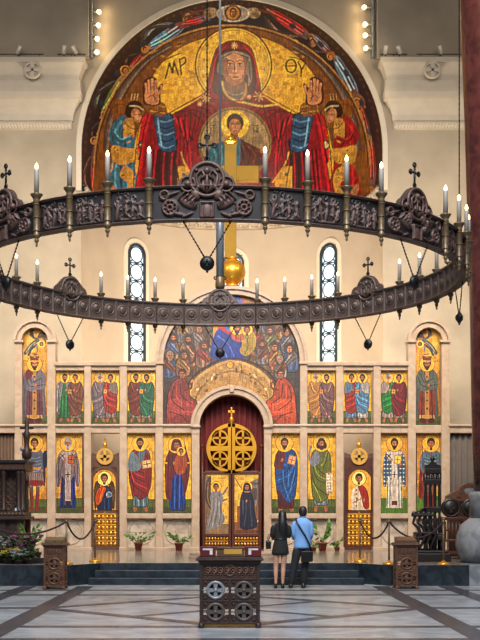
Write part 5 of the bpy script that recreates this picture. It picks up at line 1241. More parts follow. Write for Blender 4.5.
# ------------------------------------------------------------------ chandelier
CD = 20.0; CR = .2216*CD; BH = .245; czc = 6.0; ccx = -17*CD/F
ch = thing('ring_chandelier', 'huge dark bronze ring chandelier with lit candles hanging from the ceiling', 'chandelier', Vector((ccx, CD, czc)))
ch.rotation_euler.z = math.radians(-.56)
def loc_build(mb, name, m, parent):
    bm = mb.bm; bmesh.ops.recalc_face_normals(bm, faces=bm.faces[:])
    me = bpy.data.meshes.new(name); bm.to_mesh(me); bm.free()
    for k in (m if isinstance(m, (list, tuple)) else [m]): me.materials.append(M[k])
    o = bpy.data.objects.new(name, me); C.objects.link(o); o.parent = parent; return o
def cyl(th, r, z): return Vector((r*math.sin(th), -r*math.cos(th), z))
CR_ = CR
def relief_plate(half, kind, seed):
    """curved plate with outer relief and inner roundels; angles +-half about the near point"""
    rng = np.random.default_rng(seed); q = MB(); D2R = math.radians
    nx = int(half*2/ .10); nz = 46
    th = np.linspace(-half, half, nx+1); zs = np.linspace(-BH, BH, nz+1); T, Z = np.meshgrid(th, zs); A_ = np.radians(T)*CR
    h = np.zeros_like(A_); W2 = math.radians(half)*CR
    def blob(a, z, ra, rz, hh, rot=0):
        nonlocal h
        c_, s_ = math.cos(rot), math.sin(rot); u = (A_-a)*c_+(Z-z)*s_; v = -(A_-a)*s_+(Z-z)*c_
        h = np.maximum(h, hh*np.sqrt(np.clip(1-(u/ra)**2-(v/rz)**2, 0, 1)))
    def ringb(a, z, r, w, hh):
        nonlocal h
        d_ = np.hypot(A_-a, Z-z); h = np.maximum(h, hh*np.sqrt(np.clip(1-((d_-r)/w)**2, 0, 1)))
    if kind == 'scene':
        n = rng.integers(4, 6)
        for i in range(n):
            a = -W2*.78+W2*1.56*(i+.5)/n+rng.uniform(-.015,.015); tall = rng.uniform(.10,.155); z0 = rng.uniform(-.08,-.03)
            blob(a, z0, .030, tall, .028, rng.uniform(-.25,.25)); blob(a+.006, z0+tall*.98, .021, .026, .036); ringb(a+.006, z0+tall*.98, .033, .008, .016)
            for k in range(5): blob(a+rng.uniform(-.045,.045), rng.uniform(-.17,.08), .009, .05, .036, rng.uniform(-1.2,1.2))
        blob(0, -.19, W2*.8, .018, .018)
        for k in range(16): blob(rng.uniform(-W2*.8,W2*.8), rng.uniform(-.18,.19), .018, .012, .024, rng.uniform(0,3))
        for k in range(4): ringb(rng.uniform(-W2*.7,W2*.7), rng.uniform(.08,.17), .03, .008, .018)
    else:
        for s_ in (-1, 1):
            blob(s_*.27, .0, .14, .065, .045, s_*.5); blob(s_*.16, .12, .07, .09, .055, s_*-.3); blob(s_*.14, .20, .04, .05, .05); ringb(s_*.52, -.06, .10, .02, .04); ringb(s_*.52, -.06, .04, .02, .04)
            blob(s_*.42, -.15, .12, .025, .04, s_*.2); ringb(s_*.60, .12, .06, .02, .04); blob(s_*.50, .13, .12, .022, .04, -s_*.3); blob(s_*.27, -.17, .09, .02, .04, -s_*.4)
            for k in range(4): blob(s_*(.2+.05*k), .02+.03*k, .014, .09, .065, s_*.7)
            for k in range(7): blob(s_*(.16+.02*k), -.04+.022*k, .008, .05, .075, s_*(.4+.1*k))
            for k in range(10): blob(s_*rng.uniform(.12,.66), rng.uniform(-.2,.2), .02, .012, .022, rng.uniform(0,3))
            for k in range(8): aa = k*PI/4; blob(s_*.52+.075*math.cos(aa), -.06+.075*math.sin(aa), .014, .014, .05)
        h = np.maximum(h, .05*((abs(A_) < .10) & (Z < .02)) ); h = np.where((abs(A_) < .08) & (Z < .0), .02+.02*np.sqrt(np.clip(1-(A_/.06)**2-((Z+.12)/.11)**2, 0, 1)), h)
    edge = np.minimum(W2-abs(A_), BH-abs(Z)); h = np.where(edge < .02, .05, np.where(edge < .035, 0, h))
    hb = h
    r = CR+.03+h
    V_ = [[q.bm.verts.new((r[j,i]*math.sin(D2R(T[j,i])), -r[j,i]*math.cos(D2R(T[j,i])), Z[j,i])) for i in range(nx+1)] for j in range(nz+1)]
    for j in range(nz):
        for i in range(nx):
            f = q.bm.faces.new((V_[j][i], V_[j][i+1], V_[j+1][i+1], V_[j+1][i])); f.smooth = True
            m_ = h[j:j+2,i:i+2].mean(); f.material_index = 1 if m_ > .012 else 0
    # inner face: square fields with round bosses
    h = np.zeros_like(A_); k = 2 if kind == 'scene' else 5
    for i in range(k):
        a = -W2+2*W2*(i+.5)/k; ringb(a, 0, .105, .014, .014); blob(a, 0, .075, .085, .04); blob(a, .03, .03, .03, .055)
        h = np.where(abs(abs(A_-a)-W2/k) < .014, .03, h)
    h = np.where(BH-abs(Z) < .04, .045, h)
    r = CR-.03-h
    U_ = [[q.bm.verts.new((r[j,i]*math.sin(D2R(T[j,i])), -r[j,i]*math.cos(D2R(T[j,i])), Z[j,i])) for i in range(nx+1)] for j in range(nz+1)]
    for j in range(nz):
        for i in range(nx):
            f = q.bm.faces.new((U_[j][i+1], U_[j][i], U_[j+1][i], U_[j+1][i+1])); f.smooth = True; f.material_index = 2
    for i in range(nx):
        for j in (0, nz):
            f = q.bm.faces.new((V_[j][i], V_[j][i+1], U_[j][i+1], U_[j][i])); f.material_index = 2
    for j in range(nz):
        for i in (0, nx): f = q.bm.faces.new((V_[j][i], V_[j+1][i], U_[j+1][i], U_[j][i])); f.material_index = 2
    return q
PM = ['bronze_dark', 'bronze', 'bronze_rim']
protos = []
for v in range(3):
    o = loc_build(relief_plate(3.95, 'scene', 11+v), 'relief_panel', PM, ch); protos.append(o)
em = loc_build(relief_plate(10.35, 'emblem', 5), 'emblem_panel', PM, ch)
# crest above the emblem panel: trefoil plate, medallion, cross
r0 = CR
def crestv(a, z, r): t_ = a/CR; return Vector((r*math.sin(t_), -r*math.cos(t_), z))
q = MB()
outl = [(-.40,BH-.01)]+[(-.27+.135*math.cos(x), BH+.0+.15*math.sin(x)) for x in np.linspace(PI*.95, PI*.45, 8)]+[(.265*math.cos(x), BH+.085+.265*math.sin(x)) for x in np.linspace(PI*.95, PI*.05, 22)]+[(.27+.135*math.cos(x), BH+.15*math.sin(x)) for x in np.linspace(PI*.55, PI*.05, 8)]+[(.40,BH-.01)]
fr = [q.bm.verts.new(crestv(a, z, CR+.045)) for a, z in outl]; bk = [q.bm.verts.new(crestv(a, z, CR-.045)) for a, z in outl]
q.bm.faces.new(fr); q.bm.faces.new(bk[::-1])
for i in range(len(outl)): q.bm.faces.new((fr[i], bk[i], bk[(i+1)%len(outl)], fr[(i+1)%len(outl)]))
crest = loc_build(q, 'crest', 'bronze_rim', em)
def face_relief(sgn):
    q = MB(); rr_ = CR+sgn*.05; zc = BH+.085 if sgn > 0 else BH+.07
    q.torus((0,-rr_,zc), .235, .026, 'y', 36, 8)
    for s_ in (-1, 1):
        q.torus((s_*.27,-rr_+.006*sgn,BH+.02), .105, .016, 'y', 20, 6)
        pts = [(s_*.04,zc-.16),(s_*.14,zc-.06),(s_*.15,zc+.06),(s_*.08,zc+.13),(s_*.03,zc+.06),(s_*.09,zc)]
        q.tube([(a,-rr_-.004*sgn,z) for a, z in pts], .022, 6)
        q.tube([(s_*.02,-rr_,zc-.18),(s_*.06,-rr_-.01*sgn,zc-.1),(s_*.05,-rr_,zc-.02)], .02, 6); q.sphere((s_*.27,-rr_,BH+.02), .05, n=10, m=6, sz=1)
        q.sphere((s_*.12,-rr_,zc-.11), .035, n=8, m=6); q.sphere((s_*.15,-rr_,zc+.13), .026, n=8, m=6)
    q.sphere((0,-rr_,zc+.12), .05, n=10, m=8); q.tube([(0,-rr_,zc-.2),(0,-rr_,zc+.1)], .02, 6)
    return q
mo = loc_build(face_relief(1), 'medallion', 'bronze', em); mi = loc_build(face_relief(-1), 'medallion', 'bronze_rim', em)
q = MB(); z0 = BH+.34; q.tube([(0,-CR,z0),(0,-CR,z0+.36)], .017, 8); q.torus((0,-CR,z0+.05), .03, .014, 'y', 14, 6)
for a, c_ in (((-.10,z0+.24),(.10,z0+.24)),):
    q.tube([(a[0],-CR,a[1]),(c_[0],-CR,c_[1])], .017, 8)
for x, z in ((-.10,z0+.24),(.10,z0+.24),(0,z0+.36)):
    q.torus((x,-CR,z), .032, .014, 'y', 14, 6)
loc_build(q, 'cross', 'black_metal', em)
# pendant below the emblem
q = MB(); pz = -BH-.60; 
q.lathe([(0,-.055),(.06,-.045),(.10,-.02),(.105,0),(.10,.02),(.06,.045),(0,.055)], (0,-CR,pz), 20, 'y'); q.box(-.012,-CR-.065,pz-.05,.012,-CR+.065,pz+.05); q.box(-.045,-CR-.065,pz-.008,.045,-CR+.065,pz+.02); q.lathe([(0,-.14),(.02,-.12),(.02,-.1)], (0,-CR,pz), 8)
pend = loc_build(q, 'pendant', 'black_metal', ch)
q = MB()
for s_ in (-1, 1):
    a, e = Vector((s_*.34,-CR+.01,-BH-.0)), Vector((s_*.04,-CR,pz+.09)); q.tube([a,e], .009, 6)
    for i in range(11): p = a.lerp(e, (i+.5)/11); q.sphere(p, .016, n=6, m=4)
pc = loc_build(q, 'chain', 'black_metal', pend)
# candle holder, candle and its light
def holder():
    q = MB(); r_ = CR+.075
    q.lathe([(0,-.44),(.012,-.43),(.02,-.40),(.012,-.385),(.03,-.36),(.036,-.335),(.02,-.315),(.05,-.29),(.058,-.26),(.045,-.24),(.048,.22),(.058,.235),(.045,.26),(.06,.29),(.088,.33),(.092,.345),(.06,.35)], (0,-r_,0), 16)
    for z in (-.20,0,.19): q.torus((0,-r_,z), .05, .008, 'z', 16, 6)
    q.box(-.03,-r_,-.18,.03,-CR,.18)
    return q
hd = loc_build(holder(), 'candle_holder', 'brass', ch)
q = MB(); q.lathe([(.038,.345),(.036,.70),(.03,.715),(.012,.72)], (0,-(CR+.075),0), 12); cn = loc_build(q, 'candle', 'candle', hd)
q = MB(); q.lathe([(0,.715),(.018,.725),(.026,.75),(.018,.785),(0,.815)], (0,-(CR+.075),0), 10); fl = loc_build(q, 'lit_tip', 'flame', hd)
def rot_copy(o, deg, first=False):
    c = o if first else copy_tree(o, o.parent)
    c.rotation_euler.z = math.radians(deg); return c
first = {}
def place(o, deg):
    f = o.name not in first; first[o.name] = 1; return rot_copy(o, deg, f)
src = dict(em=em, pend=pend, hd=hd)
jobs = []
for k in range(8):
    base = 45*k
    jobs.append((em, base)); jobs.append((pend, base))
    for j in range(3): jobs.append((protos[(k+j) % 3], base+22.5+(j-1)*8.05))
    for a in (-18.5,-10.5,10.5,18.5): jobs.append((hd, base+a))
orig = {}
for o, deg in jobs:
    if id(o) not in orig: orig[id(o)] = (o, deg)
    else: rot_copy(o, deg)
for o, deg in orig.values(): o.rotation_euler.z = math.radians(deg)
for k in range(8):       # the emblem panels face: far one is seen from inside
    pass
# suspension chains at four emblems, up to the ceiling
for k, deg in enumerate((0, 90, 180, 270)):
    q = MB(); zt = TOPZ-czc-.002; z0 = BH+.34
    if deg == 180:
        q.tube([(0,-CR,z0+.02),(0,-CR,z0+.1)], .07, 12); q.lathe([(.09,z0+.0),(.11,z0+.05),(.09,z0+.25),(.07,z0+.27)], (0,-CR,0), 12); o = loc_build(q, 'rod_socket', 'brass', ch); o.rotation_euler.z = math.radians(deg)
        q = MB(); q.tube([(0,-CR,z0+.27),(0,-CR,3.1)], .088, 14); o = loc_build(q, 'suspension_rod', 'steel', ch); o.rotation_euler.z = math.radians(deg)
        q = MB(); q.tube([(0,-CR,3.1),(0,-CR,zt)], .026, 8)
    else:
        q.tube([(0,-CR,z0),(0,-CR,zt)], .009 if deg == 0 else .012, 6)
        for i in range(70): q.sphere((0,-CR,z0+.05+i*.1), .017, n=6, m=4)
    o = loc_build(q, 'suspension_chain', 'steel' if deg == 180 else 'black_metal', ch); o.rotation_euler.z = math.radians(deg)
# ------------------------------------------------------------------ carved lecterns
def lectern(name, label, x0, x1, d, H, D, nx, wood, zf, silver=None, group=None, zb=0.0):
    """openwork carved lectern; x0, x1 in metres, front at depth d; zf = heights of the frieze rails"""
    cx_ = (x0+x1)/2; W = x1-x0; t = thing(name, label, 'lectern', Vector((cx_, d+D/2, zb)), group)
    pw = .045 if nx > 1 else .04
    for xa in (x0, x1-pw):
        for ya in (d, d+D-pw):
            q = MB(); q.box(xa, ya, zb+.012, xa+pw, ya+pw, zb+H-.05, .006); q.build('post', wood, t)
            q = MB(); xc, yc2 = xa+pw/2, ya+pw/2
            q.lathe([(pw*.95,0),(pw*1.0,.02),(pw*.8,.05),(pw*.6,.07)], (xc,yc2,zb+.001), 8); q.build('foot', wood, t)
    q = MB(); q.box(x0-.05, d-.05, zb+H-.05, x1+.05, d+D+.05, zb+H-.018, .01); q.box(x0-.02, d-.02, zb+H-.08, x1+.02, d+D+.02, zb+H-.05, .008); q.box(x0-.03, d-.03, zb+H-.018, x1+.03, d+D+.03, zb+H, .006); q.build('top_board', wood, t)
    zr = [.07]+zf
    for ya, nm in ((d, 'rail'), (d+D-.035, 'rail')):
        for z in zr:
            q = MB(); q.box(x0+pw-.003, ya+.004, zb+z-.016, x1-pw+.003, ya+.034, zb+z+.016, .005); q.build(nm, wood, t)
    for xa in (x0+.004, x1-.034):
        for z in zr:
            q = MB(); q.box(xa, d+pw-.003, zb+z-.016, xa+.03, d+D-pw+.003, zb+z+.016, .005); q.build('side_rail', wood, t)
        q = MB(); q.box(xa+.008, d+pw, zb+zr[1]+.015, xa+.022, d+D-pw, zb+H-.08); q.build('side_panel', wood, t)
        # side openwork
        for za, zc2 in ((zr[0], (zr[0]+zr[1])/2), ((zr[0]+zr[1])/2, zr[1])):
            q = MB(); c = Vector((xa+.015, d+D/2, zb+(za+zc2)/2)); R = min((D-2*pw)/2, (zc2-za)/2)*.8; q.torus(c, R, .016, 'x', 24, 6); q.box(c.x-.012,c.y-R,c.z-.014,c.x+.012,c.y+R,c.z+.014); q.box(c.x-.012,c.y-.014,c.z-(zc2-za)/2,c.x+.012,c.y+.014,c.z+(zc2-za)/2); q.build('side_roundel', wood, t)
    zm = (zr[0]+zr[1])/2
    q = MB(); q.box(x0+pw-.003, d+.004, zb+zm-.013, x1-pw+.003, d+.034, zb+zm+.013, .004); q.build('rail', wood, t)
    if nx == 2:
        q = MB(); q.box(cx_-.018, d+.002, zb+zr[0], cx_+.018, d+.036, zb+zr[1], .005); q.build('middle_post', wood, t)
    # frieze panel with scrolls
    q = MB(); fz0, fz1 = zr[1]+.016, H-.08; q.box(x0+pw-.003, d+.018, zb+fz0, x1-pw+.003, d+.04, zb+fz1); fp = q.build('frieze_panel', wood, t)
    q = MB(); zc3 = zb+(fz0+fz1)/2; n = 8 if nx == 2 else 4; fh = (fz1-fz0)*.32; Wf = W-2*pw-.06
    for i in range(n):
        x = x0+pw+.03+Wf*(i+.5)/n; q.torus((x,d+.016,zc3), min(fh, Wf/n*.42), .010, 'y', 16, 6); q.sphere((x,d+.012,zc3), .016, n=8, m=6)
        q.tube([(x-Wf/n*.5,d+.014,zc3-fh*.8),(x,d+.012,zc3-fh*1.05),(x+Wf/n*.5,d+.014,zc3+fh*.8)], .007, 6)
    if nx == 2: q.torus((cx_,d+.012,zc3), fh*1.1, .012, 'y', 20, 6)
    q.box(x0+pw+.01, d+.012, zb+fz0+.008, x1-pw-.01, d+.02, zb+fz0+.018); q.box(x0+pw+.01, d+.012, zb+fz1-.018, x1-pw-.01, d+.02, zb+fz1-.008)
    q.build('scrollwork', wood if nx == 1 else 'wood', fp)
    # roundels with crosses
    cells = [(x0+pw, cx_-.018), (cx_+.018, x1-pw)] if nx == 2 else [(x0+pw, x1-pw)]
    for ci, (a, c_) in enumerate(cells):
        for ri, (za, zt) in enumerate(((zr[0]+.016, zm-.013), (zm+.013, zr[1]-.016))):
            mx, mz = (a+c_)/2, zb+(za+zt)/2; hw, hh = (c_-a)/2, (zt-za)/2; R = min(hw, hh)*.80
            q = MB(); q.torus((mx,d+.016,mz), R, .022, 'y', 32, 8)
            for k in range(4):
                an = k*PI/2; ux, uz = math.cos(an), math.sin(an); vx, vz = -uz, ux
                q.prism([(mx+ux*.012-vx*.018, mz+uz*.012-vz*.018), (mx+ux*R*.86-vx*R*.30, mz+uz*R*.86-vz*R*.30), (mx+ux*R*.92, mz+uz*R*.92), (mx+ux*R*.86+vx*R*.30, mz+uz*R*.86+vz*R*.30), (mx+ux*.012+vx*.018, mz+uz*.012+vz*.018)], d+.004, d+.030)
            q.sphere((mx,d+.014,mz), .028, n=10, m=6)
            for ux, uz, hx_ in ((1,0,hw),(-1,0,hw),(0,1,hh),(0,-1,hh)): q.tube([(mx+ux*R,d+.018,mz+uz*R),(mx+ux*hx_,d+.018,mz+uz*hx_)], .010, 6)
            mt = silver if (silver and ci == 0 and ri == 1) else 'carving_grey' if nx == 2 else wood
            rd = q.build('cross_roundel', mt, t)
            q = MB(); q.lathe([(R,d+.027),(R,d+.034)], (mx,0,mz), 28, 'y'); q.build('dark_backing', 'wood_black', rd)
            if mt == silver: rd['label'] = 'silvery upper left cross roundel'
            for sx in (-1, 1):
                for sz in (-1, 1):
                    q = MB(); X0, Z0 = mx+sx*hw, mz+sz*hh
                    q.prism([(X0,Z0),(X0-sx*hw*.97,Z0),(X0-sx*hw*.97,Z0-sz*hh*.17),(X0-sx*hw*.60,Z0-sz*hh*.36),(X0-sx*hw*.33,Z0-sz*hh*.60),(X0-sx*hw*.22,Z0-sz*hh*.74),(X0-sx*hw*.08,Z0-sz*hh*.70),(X0,Z0-sz*hh*.78)], d+.012, d+.026)
                    q.sphere((X0-sx*hw*.2,d+.012,Z0-sz*hh*.2), min(hw,hh)*.14, n=8, m=6); q.build('leaf_carving', wood, rd)
    return t
# big one in the middle foreground
dl = 15.5; k = dl/F
lectern('icon_lectern', 'large carved wooden lectern with four cross roundels in the middle of the marble floor', (199.5-CX)*k, (260-CX)*k, dl, 1.0, .5, 2, 'wood_dark', [.69], 'carving_silver')
q = MB(); q.box((204-CX)*k, dl+.03, .022, (256-CX)*k, dl+.06, .05, .004); o = q.build('floor_light_bar', 'gold_leaf', bpy.data.objects['icon_lectern'])  # gilt bar stands in for the lit floor showing under the lectern
HT = 1.0
# things lying on it
dt = dl+.12; k2 = dt/F
t = thing('icon_stand', 'small framed icon stand with a gold plate lying between two red books', 'icon', Vector(((230.5-CX)*k2, dt+.08, HT)))
xa, xb = (217-CX)*k2, (244.5-CX)*k2
q = MB(); q.box(xa, dt, HT+.001, xb, dt+.26, HT+.13, .008); q.build('stand', 'brass', t)
q = MB(); q.box(xa+.10, dt-.008, HT+.035, xb-.035, dt+.01, HT+.115, .003); q.build('gold_plate', 'gold_leaf', t)
q = MB(); 
for r in ((xa,HT+.115,xb,HT+.13),(xa,HT+.005,xb,HT+.02)): q.box(r[0], dt-.012, r[1], r[2], dt+.004, r[3], .002)
q.build('moulding', 'wood', t)
for x0_, x1_, lab, sg in ((200,215.5,'wine-red cloth-bound book on the left end of the big lectern',1),(245,261.5,'wine-red cloth-bound book on the right end of the big lectern',-1)):
    xa, xb = (x0_-CX)*k2, (x1_-CX)*k2
    t = thing('red_book', lab, 'book', Vector(((xa+xb)/2, dt+.1, HT)), 'red books on the lectern')
    q = MB(); q.box(xa, dt, HT+.001, xb, dt+.28, HT+.14, .012); q.build('cover', 'red_cloth', t)
    q = MB(); m_ = (xa+xb)/2; q.box(m_-.07, dt-.004, HT+.095, m_+.07, dt+.002, HT+.118); xs = m_+.048*sg; q.box(xs-.02, dt-.004, HT+.03, xs+.02, dt+.002, HT+.10); q.build('white_braid', 'white_trim', t)
# side ones
for x0_, x1_, d_, lab in ((43.5,64.5,23.1,'narrow carved wooden lectern on the left in front of the platform'),(396,418,23.2,'narrow carved wooden lectern on the right in front of the platform')):
    k = d_/F; lectern('side_lectern', lab, (x0_-CX)*k, (x1_-CX)*k, d_, .98, .40, 1, 'wood', [.70], None, 'side lecterns')
    xa, xb = (x0_-CX)*k, (x1_-CX)*k
    q = MB(); zt = .982; q.prismz([(xa+.02,d_+.03),(xb-.03,d_+.03),(xb-.03,d_+.36),(xa+.02,d_+.36)], zt, zt+.05)
    for v in q.bm.verts:
        if v.co.z > zt+.01 and v.co.y > d_+.2: v.co.z += .07
    o = q.build('book_rest', 'brass' if x0_ < 200 else 'wood', bpy.data.objects['side_lectern' if x0_ < 200 else 'side_lectern.001'])

# ------------------------------------------------------------------ stanchions and ropes
def stanchion(px_, d, label, h=1.03, first=[None]):
    loc = Vector(((px_-CX)*d/F, d, PZ))
    if first[0] is None:
        t = thing('rope_stanchion', label, 'stanchion', loc, 'brass stanchions on the platform'); first[0] = t
        q = MB(); q.lathe([(.14,.001),(.145,.02),(.11,.045),(.05,.06),(.03,.09)], loc, 24); q.build('base', 'gold', t)
        q = MB(); q.tube([loc+Vector((0,0,.06)), loc+Vector((0,0,h-.06))], .022, 12); q.build('post', 'brass', t)
        q = MB(); q.lathe([(.024,h-.10),(.045,h-.09),(.045,h-.06),(.028,h-.05),(.045,h-.025),(.038,h),(0,h+.012)], loc, 16); q.build('knob', 'brass', t)
    else:
        t = copy_tree(first[0]); t.location = loc; t['label'] = label
    return loc
sa = stanchion(66.5, 24.62, 'brass rope stanchion behind the left narrow lectern')
sb = stanchion(95, 25.75, 'brass rope stanchion in front of the angel side door')
s0 = Vector(((-16-CX)*24.6/F, 24.6, PZ)); s0 = stanchion(-16, 24.62, 'brass rope stanchion beyond the left frame edge')
sc1 = stanchion(360, 25.75, 'brass rope stanchion in front of the deacon side door')
sd1 = stanchion(389, 24.45, 'brass rope stanchion left of the right narrow lectern')
se1 = stanchion(443.5, 24.45, 'brass rope stanchion beside the black carved throne')
def rope(a, c, sag, label):
    a = a+Vector((0,0,.95)); c = c+Vector((0,0,.95)); pts = [a.lerp(c, i/20)-Vector((0,0,sag*4*(i/20)*(1-i/20))) for i in range(21)]
    dr = (c-a).normalized()*.05; pts[0] += dr*.6; pts[-1] -= dr*.6
    o = tag(MB().tube(pts, .021, 8).build('barrier_rope', 'rope', loc=(a+c)/2-Vector((0,0,sag))), label, 'rope', 'ropes between the stanchions')
rope(s0, sa, .28, 'dark rope sagging in front of the carved canopied stand on the left'); rope(sa, sb, .40, 'dark rope between the left lectern and the angel side door')
rope(sc1, sd1, .38, 'dark rope between the deacon side door and the right lectern'); rope(sd1, se1, .36, 'dark rope behind the right narrow lectern')

# ------------------------------------------------------------------ plants
def potted(px_, d, label, r=.13, h=.22, leaves=14, spread=.45, up=.5, leafm='leaf', potm='terracotta', zb=PZ, seed=1, long=.3, group='potted plants before the icon screen', flowers=None, name='potted_plant'):
    random.seed(seed); loc = Vector(((px_-CX)*d/F, d, zb)); t = thing(name, label, 'plant', loc, group)
    q = MB(); q.lathe([(r*.68,.001),(r*.95,h*.85),(r*1.08,h*.86),(r*1.08,h),(r*.92,h),(r*.9,h*.92)], loc, 18); q.build('pot', potm, t)
    q = MB(); tips = []
    for i in range(leaves):
        a = random.uniform(0, 2*PI); b_ = loc+Vector((random.uniform(-.3,.3)*r, random.uniform(-.3,.3)*r, h*.9)); e = b_+Vector((math.cos(a)*spread*random.uniform(.4,1), math.sin(a)*spread*random.uniform(.3,.7), up*random.uniform(.25,1)))
        m_ = b_.lerp(e, .5)+Vector((0,0,.08)); q.tube([b_, m_, e], .007, 5); tips.append(e)
        for j in range(3):
            pp = b_.lerp(e, .45+.25*j); q.leaf(pp, pp+Vector((math.cos(a+random.uniform(-.9,.9))*long*.5, math.sin(a+random.uniform(-.9,.9))*long*.5, random.uniform(-.10,.16)*long/.3)), long*.16)
        q.leaf(e, e+(e-m_).normalized()*long*.7, long*.17)
    q.build('foliage', leafm, t)
    if flowers:
        q = MB()
        for e in tips:
            for _ in range(3):
                c = e+Vector((random.uniform(-.06,.06), random.uniform(-.06,.06), random.uniform(0,.08)))
                for k_ in range(5):
                    an = 2*PI*k_/5; q.leaf(c, c+Vector((math.cos(an)*.05, math.sin(an)*.05, .02)), .02)
                q.sphere(c+Vector((0,0,.01)), .014, n=6, m=4)
        q.build('blossoms', flowers, t)
    return t
potted(138.5, 32.9, 'potted green plant under the icon of the red-robed man', .13, .25, 11, .36, .30, seed=3, long=.24)
potted(179, 32.9, 'potted green plant under the icon of the mother and child', .13, .24, 11, .36, .30, seed=5, long=.24)
potted(322.5, 32.6, 'potted plant with large leaves right of the man in the blue shirt', .14, .26, 6, .22, .55, seed=8, long=.36)
potted(337, 32.7, 'low potted plant left of the deacon side door', .09, .12, 9, .2, .26, seed=12, long=.2)
potted(313.5, 32.7, 'low leafy plant partly behind the man in the blue shirt', .09, .12, 8, .2, .24, seed=15, long=.2)
# flowers massed on the left
fz = 24.75
for i, (px_, dd, lab, kw) in enumerate((
    (24, 24.95, 'tall pot of purple-pink flowers at the left edge of the platform', dict(r=.14,h=.22,leaves=16,spread=.38,up=.42,flowers='petal_pink',leafm='leaf_dark')),
    (9, 24.75, 'pot of yellow-green flowers low at the left edge', dict(r=.14,h=.12,leaves=14,spread=.28,up=.18,flowers='petal_yellow',leafm='leaf_dark')),
    (2, 25.1, 'pot with white flowers at the far left edge', dict(r=.13,h=.20,leaves=13,spread=.28,up=.36,flowers='petal_white',leafm='leaf_dark')),
    (15, 25.35, 'dark leafy plant behind the flower pots on the left', dict(r=.14,h=.2,leaves=20,spread=.36,up=.42,leafm='leaf_dark')),
    (29.5, 25.4, 'light green plant beside the carved stand on the left', dict(r=.11,h=.36,leaves=12,spread=.24,up=.48,leafm='leaf')),
    (19, 24.6, 'pot of small white flowers in front of the purple ones', dict(r=.1,h=.1,leaves=10,spread=.2,up=.16,flowers='petal_white',leafm='leaf_dark')),
    (30, 24.65, 'green leafy pot at the right end of the flower group', dict(r=.1,h=.14,leaves=14,spread=.16,up=.34,leafm='leaf_dark')))):
    potted(px_, dd, lab, potm='pot_dark', seed=30+i, long=.22, group='flower pots at the left edge', name='flower_pot', **kw)
t = potted(35.8, 25.3, 'empty-looking terracotta pot with a small sprout right of the flowers', .13, .25, 4, .1, .16, seed=50, long=.12, group='flower pots at the left edge')
q = MB(); c = Vector(((36-CX)*25.3/F, 25.3, PZ)); 
bx = MB(); bx.box(c.x-.22, 25.0, PZ+.001, c.x+.42, 25.16, PZ+.12, .01); tag(bx.build('low_black_box', 'black_cloth', loc=Vector((c.x+.1,25.08,PZ))), 'low black box on the platform left of the narrow lectern', 'box')

# ------------------------------------------------------------------ carved canopied stand on the left
d = 25.9; k = d/F; X = lambda px: (px-CX)*k; Y = lambda py: CZ+(HY-py)*k
t = thing('carved_icon_stand', 'dark carved wooden canopied icon stand at the left edge behind the flowers', 'stand', Vector((X(6), d+.4, PZ)))
x0_, x1_ = X(-22), X(24.5)
q = MB(); q.box(x0_-.0, d-.08, Y(470.5), x1_+.03, d+.9, Y(463), .01); q.box(x0_, d-.13, Y(463.2), x1_+.08, d+.95, Y(460), .01); q.build('cornice', 'wood_black', t)
q = MB(); zc = Y(467)
for i in range(16):
    x = x0_+.04+(x1_-x0_-.05)*i/15; q.torus((x,d-.085,zc), .045, .012, 'y', 12, 5); q.sphere((x,d-.085,zc), .018, n=6, m=4)
q.build('carved_frieze', 'wood', t)
for px_ in (-20, 3.5, 18.5, 22.5):
    q = MB(); xx = X(px_); q.lathe([(.075,Y(512)),(.075,Y(509)),(.05,Y(507)),(.056,Y(490)),(.05,Y(476)),(.075,Y(473)),(.075,Y(470.3))], (xx,d+.02,0), 12); q.build('column', 'wood_dark', t)
q = MB(); q.box(x0_+.05, d+.22, Y(512), X(21), d+.27, Y(470), .01); q.build('back_panel', 'wood_dark', t)
q = MB()
for i in range(5):
    for j in range(6): q.torus((X(-14+7*i), d+.215, Y(475+j*6.4)), .06, .014, 'y', 14, 5)
q.build('back_carving', 'wood', t)
q = MB(); q.box(x0_, d-.14, Y(519.5), x1_+.06, d+.95, Y(516.5), .01); q.box(x0_, d-.08, Y(516.6), x1_+.0, d+.9, Y(511.8), .01); q.build('shelf', 'wood_dark', t)
q = MB()
for i in range(13): q.sphere((x0_+.05+(x1_-x0_-.05)*i/12, d-.085, Y(514.2)), .035, n=8, m=6)
q.build('shelf_carving', 'wood', t)
for px_ in (-20, 2, 13.5, 20.5):
    for yy in (d, d+.78):
        q = MB(); xx = X(px_); q.box(xx-.085, yy, PZ+.002, xx+.085, yy+.11, Y(519.3), .012); q.build('leg', 'wood_dark' if px_ < 20 else 'wood', t)
q = MB(); q.box(x0_+.06, d+.04, PZ+.1, X(14), d+.07, Y(519.3)); q.build('lower_panel', 'wood_dark', t)
